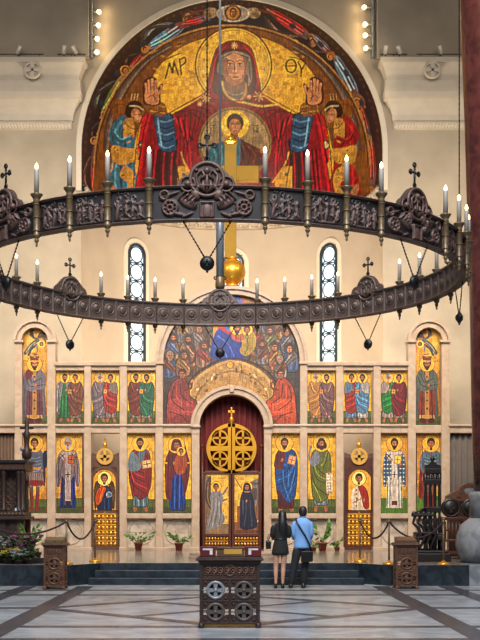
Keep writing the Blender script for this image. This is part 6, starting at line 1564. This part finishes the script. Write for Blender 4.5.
# small things on the shelf and the pole beside it
q = MB(); p = Vector((X(16), d-.02, Y(511.7))); q.lathe([(.05,.0),(.06,.03),(.035,.06),(.03,.09),(.0,.10)], p, 14); q.sphere(p+Vector((.09,0,.03)), .03, n=8, m=6); tag(q.build('oil_lamp', 'steel', loc=p), 'small silvery oil lamp on the shelf of the carved stand', 'lamp')
dp = 27.1; k = dp/F; p = Vector(((26.8-CX)*k, dp, PZ))
t = thing('processional_pole', 'dark carved processional pole standing beside the canopied stand on the left', 'pole', p)
zy = lambda py: CZ+(HY-py)*k-PZ
q = MB(); q.lathe([(.16,.002),(.17,.04),(.07,.08),(.045,.14)], p, 16); q.build('base', 'wood_black', t)
q = MB(); q.tube([p+Vector((0,0,.1)), p+Vector((0,0,zy(458)))], .045, 10); q.build('shaft', 'wood_dark', t)
q = MB(); q.lathe([(.05,zy(460)),(.11,zy(458)),(.13,zy(454)),(.09,zy(449)),(.06,zy(446)),(.075,zy(438)),(.10,zy(434)),(.05,zy(431)),(.055,zy(424)),(.03,zy(418)),(0,zy(416))], p, 14); q.build('turned_head', 'wood_dark', t)
q = MB(); zb_ = zy(428); q.box(p.x-.17, p.y-.025, p.z+zb_-.03, p.x+.17, p.y+.025, p.z+zb_+.03, .01); q.box(p.x-.13, p.y-.025, p.z+zy(450)-.03, p.x+.13, p.y+.025, p.z+zy(450)+.03, .01); q.build('cross_arm', 'wood_black', t)
q = MB(); q.sphere(p+Vector((-.10,-.06,zy(449))), .06, n=12, m=8); q.build('silver_boss', 'carving_silver', t)

# ------------------------------------------------------------------ black carved throne and stalls on the right
d = 26.2; k = d/F; X = lambda px: (px-CX)*k; Y = lambda py: CZ+(HY-py)*k
t = thing('carved_throne', 'tall black carved throne with openwork back and scrolled arms on the right', 'throne', Vector((X(429), d+.3, PZ)))
q = MB(); q.box(X(410.5), d-.5, PZ+.002, X(447), d+.65, PZ+.20, .02); q.box(X(413), d-.38, PZ+.20, X(445), d+.6, PZ+.26, .02); q.build('footboard', 'wood_black', t)
for px_ in (428.5, 433.7, 438.3, 442.8):
    q = MB(); xx = X(px_); q.lathe([(.05,PZ+.26),(.05,Y(520)),(.032,Y(515)),(.04,Y(498)),(.032,Y(484)),(.05,Y(480)),(.05,Y(472))], (xx,d+.42,0), 10); q.build('back_post', 'wood_black', t)
for a_, b_, c_, e_ in ((427.5,512,444,507),(427,484,444.4,479),(427.5,473,444,468)):
    q = MB(); q.box(X(a_), d+.36, Y(b_), X(c_), d+.48, Y(e_), .012); q.build('back_rail', 'wood_black', t)
q = MB(); q.prism([(X(427.5),Y(468.2)),(X(444),Y(468.2)),(X(444),Y(465)),(X(440),Y(463.5)),(X(435.7),Y(459)),(X(431.4),Y(463.5)),(X(427.5),Y(465))], d+.37, d+.47); q.sphere((X(435.7),d+.42,Y(458)), .06, n=10, m=8); q.build('crest', 'wood_black', t)
q = MB()
for i in range(3):
    q.torus((X(430+5*i+.9), d+.42, Y(476)), .05, .016, 'y', 16, 6)
q.build('openwork', 'wood_black', t)
q = MB(); q.box(X(416), d-.22, Y(540), X(443), d+.5, Y(535), .02); q.build('seat', 'wood_black', t)
q = MB(); q.box(X(416), d-.2, Y(535), X(443), d+.4, Y(533), .02); q.build('seat_cushion', 'leather', t)
for sx, base in enumerate((411.8, 416.8, 421.8, 427.2)):
    yy = d-.30+.02*sx
    q = MB(); xx = X(base)
    q.tube([(xx+.11,yy,PZ+.26),(xx+.02,yy,Y(548)),(xx+.10,yy,Y(541)),(xx+.16,yy,Y(535)),(xx+.10,yy,Y(527.5)),(xx-.02,yy,Y(523)),(xx+.02,yy,Y(517)),(xx+.10,yy,Y(514.5)),(xx+.13,yy,Y(517.5))], [.05,.04,.035,.05,.045,.03,.035,.04,.03], 8); q.sphere((xx+.0,yy,Y(513.5)), .055, n=10, m=8); q.build('scroll_support', 'wood_black', t)
q = MB(); q.box(X(411), d-.36, Y(516), X(432), d-.18, Y(513.8), .012); q.box(X(411.5), d-.34, Y(533.8), X(432), d-.2, Y(531.8), .01); q.build('arm_rail', 'wood_black', t)
q = MB(); q.tube([(X(411),d-.27,Y(515)),(X(420),d+.1,Y(512)),(X(428),d+.4,Y(509))], .045, 8); q.build('armrest', 'wood_black', t)
for px_ in (417, 425, 433, 441):
    q = MB(); xx = X(px_); q.lathe([(.055,PZ+.26),(.05,PZ+.4),(.03,PZ+.5),(.05,PZ+.62),(.04,Y(540))], (xx,d-.12,0), 10); q.build('leg', 'wood_black', t)
# stalls
def stall(px_, d, label, first=[None]):
    loc = Vector(((px_-CX)*d/F, d, PZ))
    if first[0] is not None:
        t = copy_tree(first[0]); t.location = loc; t['label'] = label; return t
    t = thing('choir_stall', label, 'chair', loc, 'dark choir stalls behind the column'); first[0] = t
    L = lambda x, y, z: loc+Vector((x, y, z))
    q = MB(); q.lathe([(.0,-.03),(.235,-.03),(.25,0),(.235,.03),(0,.03)], L(0,.26,1.27), 26, 'y'); q.build('round_back', 'wood_black', t)
    q = MB(); q.torus(L(0,.225,1.27), .205, .018, 'y', 26, 6); q.box(loc.x-.1, loc.y+.215, loc.z+1.25, loc.x+.1, loc.y+.235, loc.z+1.29); q.box(loc.x-.02, loc.y+.215, loc.z+1.15, loc.x+.02, loc.y+.235, loc.z+1.40); q.build('back_carving', 'wood_dark', t)
    q = MB(); q.box(loc.x-.30, loc.y+.20, loc.z+.96, loc.x+.30, loc.y+.31, loc.z+1.04, .015); q.build('arm_rail', 'wood_red', t)
    for sx in (-.28, .28):
        q = MB(); q.box(loc.x+sx-.03, loc.y-.30, loc.z+.94, loc.x+sx+.03, loc.y+.30, loc.z+1.0, .015); q.build('armrest', 'wood_dark', t)
        for yy in (-.27, .26):
            q = MB(); q.lathe([(.04,.002),(.03,.2),(.045,.4),(.03,.6),(.04,.95)], L(sx,yy,0), 10); q.build('leg', 'wood_dark', t)
    for z0_, z1_ in ((.50,.93),):
        for i in range(6):
            q = MB(); xx = -.22+.088*i; q.lathe([(.014,z0_),(.024,(z0_+z1_)/2),(.014,z1_)], L(xx,.26,0), 8); q.build('spindle', 'wood', t)
    q = MB(); q.box(loc.x-.27, loc.y-.28, loc.z+.44, loc.x+.27, loc.y+.28, loc.z+.50, .015); q.build('seat', 'wood_red', t)
    for ya, za, zb_ in ((.24,.69,.73),(-.27,.15,.22),(.23,.15,.22)):
        q = MB(); q.box(loc.x-.26, loc.y+ya, loc.z+za, loc.x+.26, loc.y+ya+.04, loc.z+zb_); q.build('stretcher', 'wood_red', t)
    return t
stall(453, 27.1, 'dark round-backed choir stall between the throne and the marble column')
stall(473, 27.85, 'dark round-backed choir stall partly hidden by the marble column')
# bronze framed roundel on a curved stand behind the stalls
d = 28.6; k = d/F; X = lambda px: (px-CX)*k; Y = lambda py: CZ+(HY-py)*k
t = thing('icon_desk', 'curved brown wooden icon desk with an arched top behind the choir stalls', 'desk', Vector((X(462), d+.2, PZ)))
q = MB(); q.archband(X(470), Y(497), .26, .36, d-.05, d+.25, 26); q.build('arched_frame', 'wood', t)
q = MB(); q.lathe([(0,0),(.13,-.02),(.15,0),(.13,.04)], (X(469.5),d-.02,Y(490)), 20, 'y'); q.build('silver_roundel', 'carving_silver', t)
q = MB(); q.prism([(X(447),Y(496)),(X(456),Y(491)),(X(461),Y(490)),(X(478),Y(497)),(X(484),Y(497)),(X(484),Y(502)),(X(447),Y(501))], d-.03, d+.3); q.build('sloping_top', 'wood', t)
q = MB(); q.box(X(449), d, PZ+.002, X(484), d+.28, Y(501)); q.build('cabinet', 'wood_dark', t)

# ------------------------------------------------------------------ the red marble column
d = 25.35; k = d/F; ax = 5.90+.05
t = thing('marble_column', 'dark red polished marble column with a grey base at the right edge', 'column', Vector((ax, d, PZ)))
xe = lambda px: ax-(px-CX)*(d-.12)/F
z_ = lambda py: CZ+(HY-py)*d/F
q = MB(); q.lathe([(xe(475.5),z_(493)),(xe(473.5),z_(440)),(xe(470),z_(260)),(xe(466),z_(120)),(xe(461.5),z_(0)),(xe(459),z_(-60)),(xe(457),TOPZ-.01)], (ax,d,0), 56); q.build('shaft', 'red_marble', t)
q = MB(); q.lathe([(xe(471),z_(518)),(xe(471),z_(499)),(xe(470),z_(496)),(xe(471.5),z_(492)),(xe(477),z_(491.5))], (ax,d,0), 56); q.lathe([(xe(471.5),PZ+.001),(xe(464),PZ+.02),(xe(458.5),z_(553)),(xe(457),z_(545)),(xe(458),z_(535)),(xe(462),z_(525)),(xe(469.5),z_(519)),(xe(472),z_(517.5))], (ax,d,0), 56); q.build('base', 'grey_marble', t)
# ------------------------------------------------------------------ the two visitors
def skin_mesh(name, J, E, m, parent, base, sub=2, root='pelvis'):
    me = bpy.data.meshes.new(name+'_cage'); names = list(J); ix = {n: i for i, n in enumerate(names)}
    me.from_pydata([J[n][0] for n in names], [(ix[a], ix[b]) for a, b in E], [])
    o = bpy.data.objects.new(name+'_cage', me); C.objects.link(o)
    md = o.modifiers.new('skin', 'SKIN'); md.use_smooth_shade = True
    for n in names:
        sv = me.skin_vertices[0].data[ix[n]]; r = J[n][1]; sv.radius = r if isinstance(r, tuple) else (r, r); sv.use_root = (n == root)
    s_ = o.modifiers.new('sub', 'SUBSURF'); s_.levels = sub; s_.render_levels = sub
    dg_ = bpy.context.evaluated_depsgraph_get(); ev = o.evaluated_get(dg_)
    nm = bpy.data.meshes.new_from_object(ev); nm.name = name
    bpy.data.objects.remove(o, do_unlink=True); bpy.data.meshes.remove(me)
    nm.materials.clear(); nm.materials.append(M[m])
    for p in nm.polygons: p.use_smooth = True; p.material_index = 0
    r = bpy.data.objects.new(name, nm); C.objects.link(r); r.parent = parent
    return r
def hand_joints(J, E, side, wrist, direction, side_vec):
    """palm, four unequal curled fingers and a thumb from the palm's side"""
    w = Vector(wrist); d = Vector(direction).normalized(); sv = Vector(side_vec).normalized(); dn = d.cross(sv).normalized()
    pm = w+d*.055; J[side+'palm'] = (tuple(pm), (.030,.020)); E.append((side+'wrist', side+'palm'))
    for i, L in enumerate((.068,.078,.072,.056)):
        o = (i-1.5)*.019; b_ = pm+d*.035+sv*o; k = b_+d*L*.5-dn*.006; e = k+d*L*.42-dn*.022
        for n_, p, r in (('k%d' % i, b_, .0095), ('m%d' % i, k, .0085), ('t%d' % i, e, .007)): J[side+n_] = (tuple(p), r)
        E += [(side+'palm', side+'k%d' % i), (side+'k%d' % i, side+'m%d' % i), (side+'m%d' % i, side+'t%d' % i)]
    b_ = w+d*.035-sv*.034; e = b_+d*.035-sv*.016-dn*.012
    J[side+'th1'] = (tuple(b_), .011); J[side+'th2'] = (tuple(e), .009); E += [(side+'palm', side+'th1'), (side+'th1', side+'th2')]
def face_bits(t, hx, hy, hz, hair_m, tilt=0):
    # facing away (+Y): eyes, nose, mouth and ears are modelled on the far side
    q = MB()
    for sx in (-1, 1): q.sphere((hx+sx*.032, hy+.088, hz+.005), .012, n=10, m=6)
    q_ = finish(q, 'eyes', 'white_trim', t)
    q = MB()
    for sx in (-1, 1): q.sphere((hx+sx*.032, hy+.097, hz+.005), .006, n=8, m=6)
    finish(q, 'irises', 'hair', t)
    q = MB(); q.tube([(hx,hy+.095,hz+.0),(hx,hy+.112,hz-.028),(hx,hy+.098,hz-.036)], [.008,.013,.008], 8)
    for sx in (-1, 1): q.lathe([(0,-.008),(.022,-.005),(.026,.003),(.012,.008),(0,.009)], (hx+sx*.083, hy+.005, hz-.012), 12, 'x')
    finish(q, 'nose_and_ears', 'skin', t)
    q = MB(); q.tube([(hx-.022,hy+.090,hz-.062),(hx,hy+.098,hz-.060),(hx+.022,hy+.090,hz-.062)], [.004,.008,.004], 8); finish(q, 'mouth', 'red_cloth', t)
def finish(mb, name, m, parent, sub=0):
    bm = mb.bm; bmesh.ops.recalc_face_normals(bm, faces=bm.faces[:]); me = bpy.data.meshes.new(name); bm.to_mesh(me); bm.free(); me.materials.append(M[m])
    o = bpy.data.objects.new(name, me); C.objects.link(o); o.parent = parent
    if sub: s_ = o.modifiers.new('sub', 'SUBSURF'); s_.levels = sub; s_.render_levels = sub
    return o

DP = 23.55
# --- man
man = thing('person', 'man in a light blue shirt and dark trousers, standing with his back turned', 'person', Vector(((302.3-CX)*DP/F, DP, 0)), 'visitors before the icon screen')
J = {'pelvis':((0,0,.95),(.15,.105)),'spine':((.0,.0,1.12),(.145,.10)),'chest':((.0,-.005,1.29),(.15,.095)),'neckb':((.005,0,1.45),(.07,.06)),'neck':((.01,.015,1.53),.056),'head':((.012,.03,1.61),(.078,.088)),'crown':((.012,.028,1.675),(.072,.082)),
     'Lsh':((-.15,-.005,1.395),.046),'Lel':((-.19,-.01,1.15),.042),'Lfa':((-.165,.10,1.06),.036),'Lwrist':((-.13,.21,1.03),.027),
     'Rsh':((.15,-.005,1.395),.046),'Rel':((.19,-.01,1.15),.042),'Rfa':((.165,.10,1.05),.036),'Rwrist':((.12,.21,1.02),.027),
     'Lhip':((-.09,0,.88),.098),'Lkn':((-.175,.02,.49),.062),'Lcalf':((-.205,-.01,.34),.055),'Lan':((-.245,-.02,.085),.040),'Ltoe':((-.265,.14,.035),(.042,.03)),'Lheel':((-.243,-.045,.04),.034),
     'Rhip':((.09,0,.88),.098),'Rkn':((.06,.02,.49),.062),'Rcalf':((.045,-.01,.34),.055),'Ran':((.025,-.02,.085),.040),'Rtoe':((.05,.14,.035),(.042,.03)),'Rheel':((.023,-.045,.04),.034)}
E = [('pelvis','spine'),('spine','chest'),('chest','neckb'),('neckb','neck'),('neck','head'),('head','crown'),('pelvis','Lhip'),('pelvis','Rhip')]
for s_ in 'LR': E += [('chest',s_+'sh'),(s_+'sh',s_+'el'),(s_+'el',s_+'fa'),(s_+'fa',s_+'wrist'),(s_+'hip',s_+'kn'),(s_+'kn',s_+'calf'),(s_+'calf',s_+'an'),(s_+'an',s_+'toe'),(s_+'an',s_+'heel')]
hand_joints(J, E, 'L', (-.13,.21,1.03), (.75,.6,.1), (0,.3,1)); hand_joints(J, E, 'R', (.12,.21,1.02), (-.75,.6,.1), (0,.3,1))
skin_mesh('body', J, E, 'skin', man, None)
face_bits(man, .012, .03, 1.625, 'hair_brown')
q = MB(); q.loft([((.012,-.035,1.535),.062,.035),((.012,-.022,1.57),.078,.062),((.012,-.005,1.62),.089,.088),((.012,.005,1.68),.090,.096),((.012,.012,1.73),.074,.082),((.012,.015,1.757),.035,.04)], 22); finish(q, 'hair', 'hair_brown', man, 1)
q = MB(); q.loft([((-.0,.0,.835),.185,.125),((.0,.0,.88),.188,.128),((.005,.0,.98),.178,.122),((.005,.0,1.10),.172,.118),((.003,-.005,1.22),.185,.125),((.0,-.008,1.33),.200,.128),((.0,-.005,1.40),.196,.118),((.003,.0,1.45),.165,.102),((.006,.005,1.49),.095,.08),((.008,.01,1.515),.066,.066)], 26)
for sx in (-1, 1):
    q.tube([(sx*.135,-.005,1.415),(sx*.172,-.008,1.36),(sx*.192,-.012,1.24),(sx*.194,-.012,1.14),(sx*.178,.06,1.08),(sx*.155,.13,1.045)], [.070,.066,.060,.056,.052,.046], 14)
finish(q, 'shirt', 'blue_shirt', man, 1)
q = MB(); q.torus((.009,.01,1.515), .062, .014, 'z', 24, 8); finish(q, 'collar', 'blue_shirt', man)
q = MB(); q.loft([((0,0,.80),.175,.122),((0,0,.88),.176,.122),((0,0,.98),.165,.115)], 22)
q.tube([(-.085,0,.90),(-.125,.005,.70),(-.175,.015,.49),(-.21,-.005,.30),(-.245,-.012,.035)], [.112,.098,.080,.074,.076], 16); q.tube([(.085,0,.90),(.076,.005,.70),(.06,.015,.49),(.042,-.005,.30),(.025,-.012,.035)], [.112,.098,.080,.074,.076], 16); finish(q, 'trousers', 'trouser', man, 1)
for n_, x in (('shoe',-.245),('shoe',.025)):
    q = MB(); q.loft([((x*1.03,.03,.003),.050,.135),((x*1.03,.03,.03),.052,.138),((x,.015,.06),.047,.11),((x,-.02,.095),.042,.06)], 18); finish(q, n_, 'leather', man, 1)
# his bag
bag = thing('shoulder_bag', 'black shoulder bag at the hip of the man in the blue shirt', 'bag', man.location+Vector((.10,-.20,.60)), 'bags of the visitors')
def babs(mb, name, m, par, sub=0):   # build in the man's coordinates
    bmesh.ops.translate(mb.bm, verts=mb.bm.verts[:], vec=man.location); return mb.build(name, m, par)
q = MB(); q.box(-.04,-.215,.57,.215,-.135,.80,.025); q.box(-.035,-.225,.68,.21,-.21,.79,.006); babs(q, 'pouch', 'leather', bag)
q = MB(); q.tube([(.185,-.165,.79),(.135,-.155,.96),(.05,-.152,1.13),(-.06,-.158,1.30),(-.125,-.14,1.42),(-.14,-.06,1.49),(-.125,.05,1.485),(-.05,.145,1.36)], .017, 8); babs(q, 'strap', 'leather', bag)

# --- woman
wom = thing('person', 'woman with long black hair in a short black dress and heels, seen from behind', 'person', Vector(((280.5-CX)*(DP-.12)/F, DP-.12, 0)), 'visitors before the icon screen')
J = {'pelvis':((0,0,.92),(.14,.10)),'spine':((.0,.0,1.08),(.115,.085)),'chest':((.015,0,1.23),(.125,.08)),'neckb':((.03,0,1.37),(.055,.045)),'neck':((.038,.015,1.44),.045),'head':((.042,.03,1.525),(.072,.083)),'crown':((.042,.028,1.585),(.066,.076)),
     'Lsh':((-.12,0,1.315),.040),'Lel':((-.168,-.015,1.11),.036),'Lfa':((-.165,.08,1.05),.032),'Lwrist':((-.15,.17,1.05),.023),
     'Rsh':((.135,0,1.315),.040),'Rel':((.182,.0,1.12),.036),'Rfa':((.17,.09,1.12),.032),'Rwrist':((.14,.19,1.16),.023),
     'Lhip':((-.08,0,.85),.095),'Lkn':((-.095,.015,.47),.052),'Lcalf':((-.10,-.012,.34),.050),'Lan':((-.10,-.02,.11),.030),'Ltoe':((-.11,.10,.03),(.034,.022)),'Lheel':((-.10,-.04,.075),.027),
     'Rhip':((.08,0,.85),.095),'Rkn':((.06,.015,.47),.052),'Rcalf':((.055,-.012,.34),.050),'Ran':((.045,-.02,.11),.030),'Rtoe':((.06,.10,.03),(.034,.022)),'Rheel':((.043,-.04,.075),.027)}
E = [('pelvis','spine'),('spine','chest'),('chest','neckb'),('neckb','neck'),('neck','head'),('head','crown'),('pelvis','Lhip'),('pelvis','Rhip')]
for s_ in 'LR': E += [('chest',s_+'sh'),(s_+'sh',s_+'el'),(s_+'el',s_+'fa'),(s_+'fa',s_+'wrist'),(s_+'hip',s_+'kn'),(s_+'kn',s_+'calf'),(s_+'calf',s_+'an'),(s_+'an',s_+'toe'),(s_+'an',s_+'heel')]
hand_joints(J, E, 'L', (-.15,.17,1.05), (.6,.7,.15), (0,.3,1)); hand_joints(J, E, 'R', (.14,.19,1.16), (-.6,.6,.4), (0,.3,1))
skin_mesh('body', J, E, 'skin', wom, None)
face_bits(wom, .042, .03, 1.54, 'hair')
q = MB(); q.loft([((.045,-.075,1.08),.035,.018),((.045,-.09,1.16),.07,.03),((.045,-.092,1.28),.092,.042),((.043,-.075,1.38),.095,.062),((.042,-.035,1.46),.094,.085),((.042,-.006,1.54),.092,.092),((.042,.006,1.60),.085,.090),((.042,.012,1.645),.062,.068),((.042,.014,1.668),.028,.03)], 22); finish(q, 'hair', 'hair', wom, 1)
q = MB(); q.loft([((-.005,0,.70),.188,.135),((-.005,0,.76),.186,.135),((.0,0,.88),.172,.125),((.0,0,.96),.150,.112),((.005,0,1.06),.128,.098),((.012,0,1.18),.150,.105),((.016,0,1.28),.165,.105),((.018,0,1.34),.168,.098),((.024,.0,1.39),.125,.082),((.03,.005,1.42),.074,.062)], 24)
for sx in (-1, 1):
    x = .01+sx*.125; q.tube([(x,0,1.335),(x+sx*.038,-.002,1.28),(x+sx*.05,-.008,1.20),(x+sx*.05,-.012,1.12),(x+sx*.038,.05,1.085)], [.066,.066,.060,.053,.046], 14)
finish(q, 'dress', 'black_cloth', wom, 1)
q = MB(); q.torus((.003,0,1.05), .118, .016, 'z', 24, 6); 
for v in q.bm.verts: v.co.y *= .86
finish(q, 'belt', 'leather', wom)
for x in (-.10,.045):
    q = MB(); q.loft([((x*1.06,.065,.003),.038,.075),((x*1.06,.062,.02),.040,.08),((x,.03,.06),.034,.085),((x,-.02,.095),.032,.05),((x,-.035,.105),.03,.035)], 16); q.tube([(x,-.052,.09),(x,-.055,.001)], [.018,.009], 8); finish(q, 'shoe', 'leather', wom, 0)
bag = thing('handbag', 'small black handbag hanging at the left elbow of the woman in black', 'bag', wom.location+Vector((-.26,-.04,.83)), 'bags of the visitors')
def wabs(mb, name, m, par): bmesh.ops.translate(mb.bm, verts=mb.bm.verts[:], vec=wom.location); return mb.build(name, m, par)
q = MB(); q.box(-.315,-.11,.84,-.205,.06,1.02,.02); wabs(q, 'pouch', 'leather', bag)
q = MB(); q.tube([(-.275,-.06,1.01),(-.27,-.055,1.09),(-.25,-.03,1.155),(-.215,.0,1.16),(-.225,.03,1.10),(-.255,.03,1.01)], .009, 6); wabs(q, 'handle', 'leather', bag)

# ------------------------------------------------------------------ light, world, camera
def light(kind, name, loc, target, energy, col, size=1, size_y=None, angle=None, blend=.5, spread=None):
    l = bpy.data.lights.new(name, kind); l.energy = energy; l.color = lin(col)
    if kind == 'AREA':
        l.shape = 'RECTANGLE'; l.size = size; l.size_y = size_y or size
        if spread: l.spread = math.radians(spread)
    else: l.shadow_soft_size = size
    if kind == 'SPOT': l.spot_size = math.radians(angle); l.spot_blend = blend
    o = bpy.data.objects.new(name, l); C.objects.link(o); o.location = loc
    o.rotation_euler = (Vector(target)-Vector(loc)).to_track_quat('-Z', 'Y').to_euler(); return o
w = bpy.data.worlds.new('world'); sc.world = w; w.use_nodes = True
bg = w.node_tree.nodes['Background']; bg.inputs['Color'].default_value = (*lin((.84,.86,.92)), 1); bg.inputs['Strength'].default_value = .22
# warm floods high in the dome aimed at the screen, daylight from the windows over the nave
light('AREA', 'dome_flood', (0,19,18), (0,33.6,3.0), 1400, (1,.915,.81), 8, 3, spread=92)
light('AREA', 'nave_daylight', (0,5,19), (0,22,0), 3100, (.95,.965,1), 12, 8, spread=100)
light('SPOT', 'vault_spot', (-6.5,31,16.0), (1.5,41,16), 520, (1,.90,.74), .25, angle=62)
light('SPOT', 'vault_spot', (6.5,31,16.0), (-1.5,41,16), 520, (1,.90,.74), .25, angle=62)
light('AREA', 'apse_fill', (0,35.6,5.0), (0,39.5,16), 1150, (1,.91,.78), 6, 1.2)  # added fill hidden behind the screen, brightens the half dome from below

for sx in (-1, 1): light('AREA', 'side_wall_fill', (sx*9.5,24,15), (sx*6.8,37,6.5), 460, (1,.92,.82), 3, 2, spread=75)  # unseen fills added outside the view to lift the side walls
light('AREA', 'cornice_fill', (-8.5,30,17.5), (-9,37,13), 85, (1,.90,.76), 3, 1)  # pair of unseen fills added to brighten the cornices and upper wall
light('AREA', 'cornice_fill', (8.5,30,17.5), (9,37,13), 85, (1,.90,.76), 3, 1)

cam = bpy.data.cameras.new('camera'); co_ = bpy.data.objects.new('camera', cam); C.objects.link(co_)
co_.location = (0,0,CZ); co_.rotation_euler = (PI/2,0,0)
cam.sensor_fit = 'HORIZONTAL'; cam.sensor_width = 36; cam.lens = 36*F/480
cam.shift_x = 8/480; cam.shift_y = (HY-320)/480; cam.clip_end = 200
sc.camera = co_
vs = sc.view_settings; vs.view_transform = 'Standard'; vs.look = 'None'; vs.gamma = 1; vs.use_curve_mapping = False; vs.exposure = -0.15
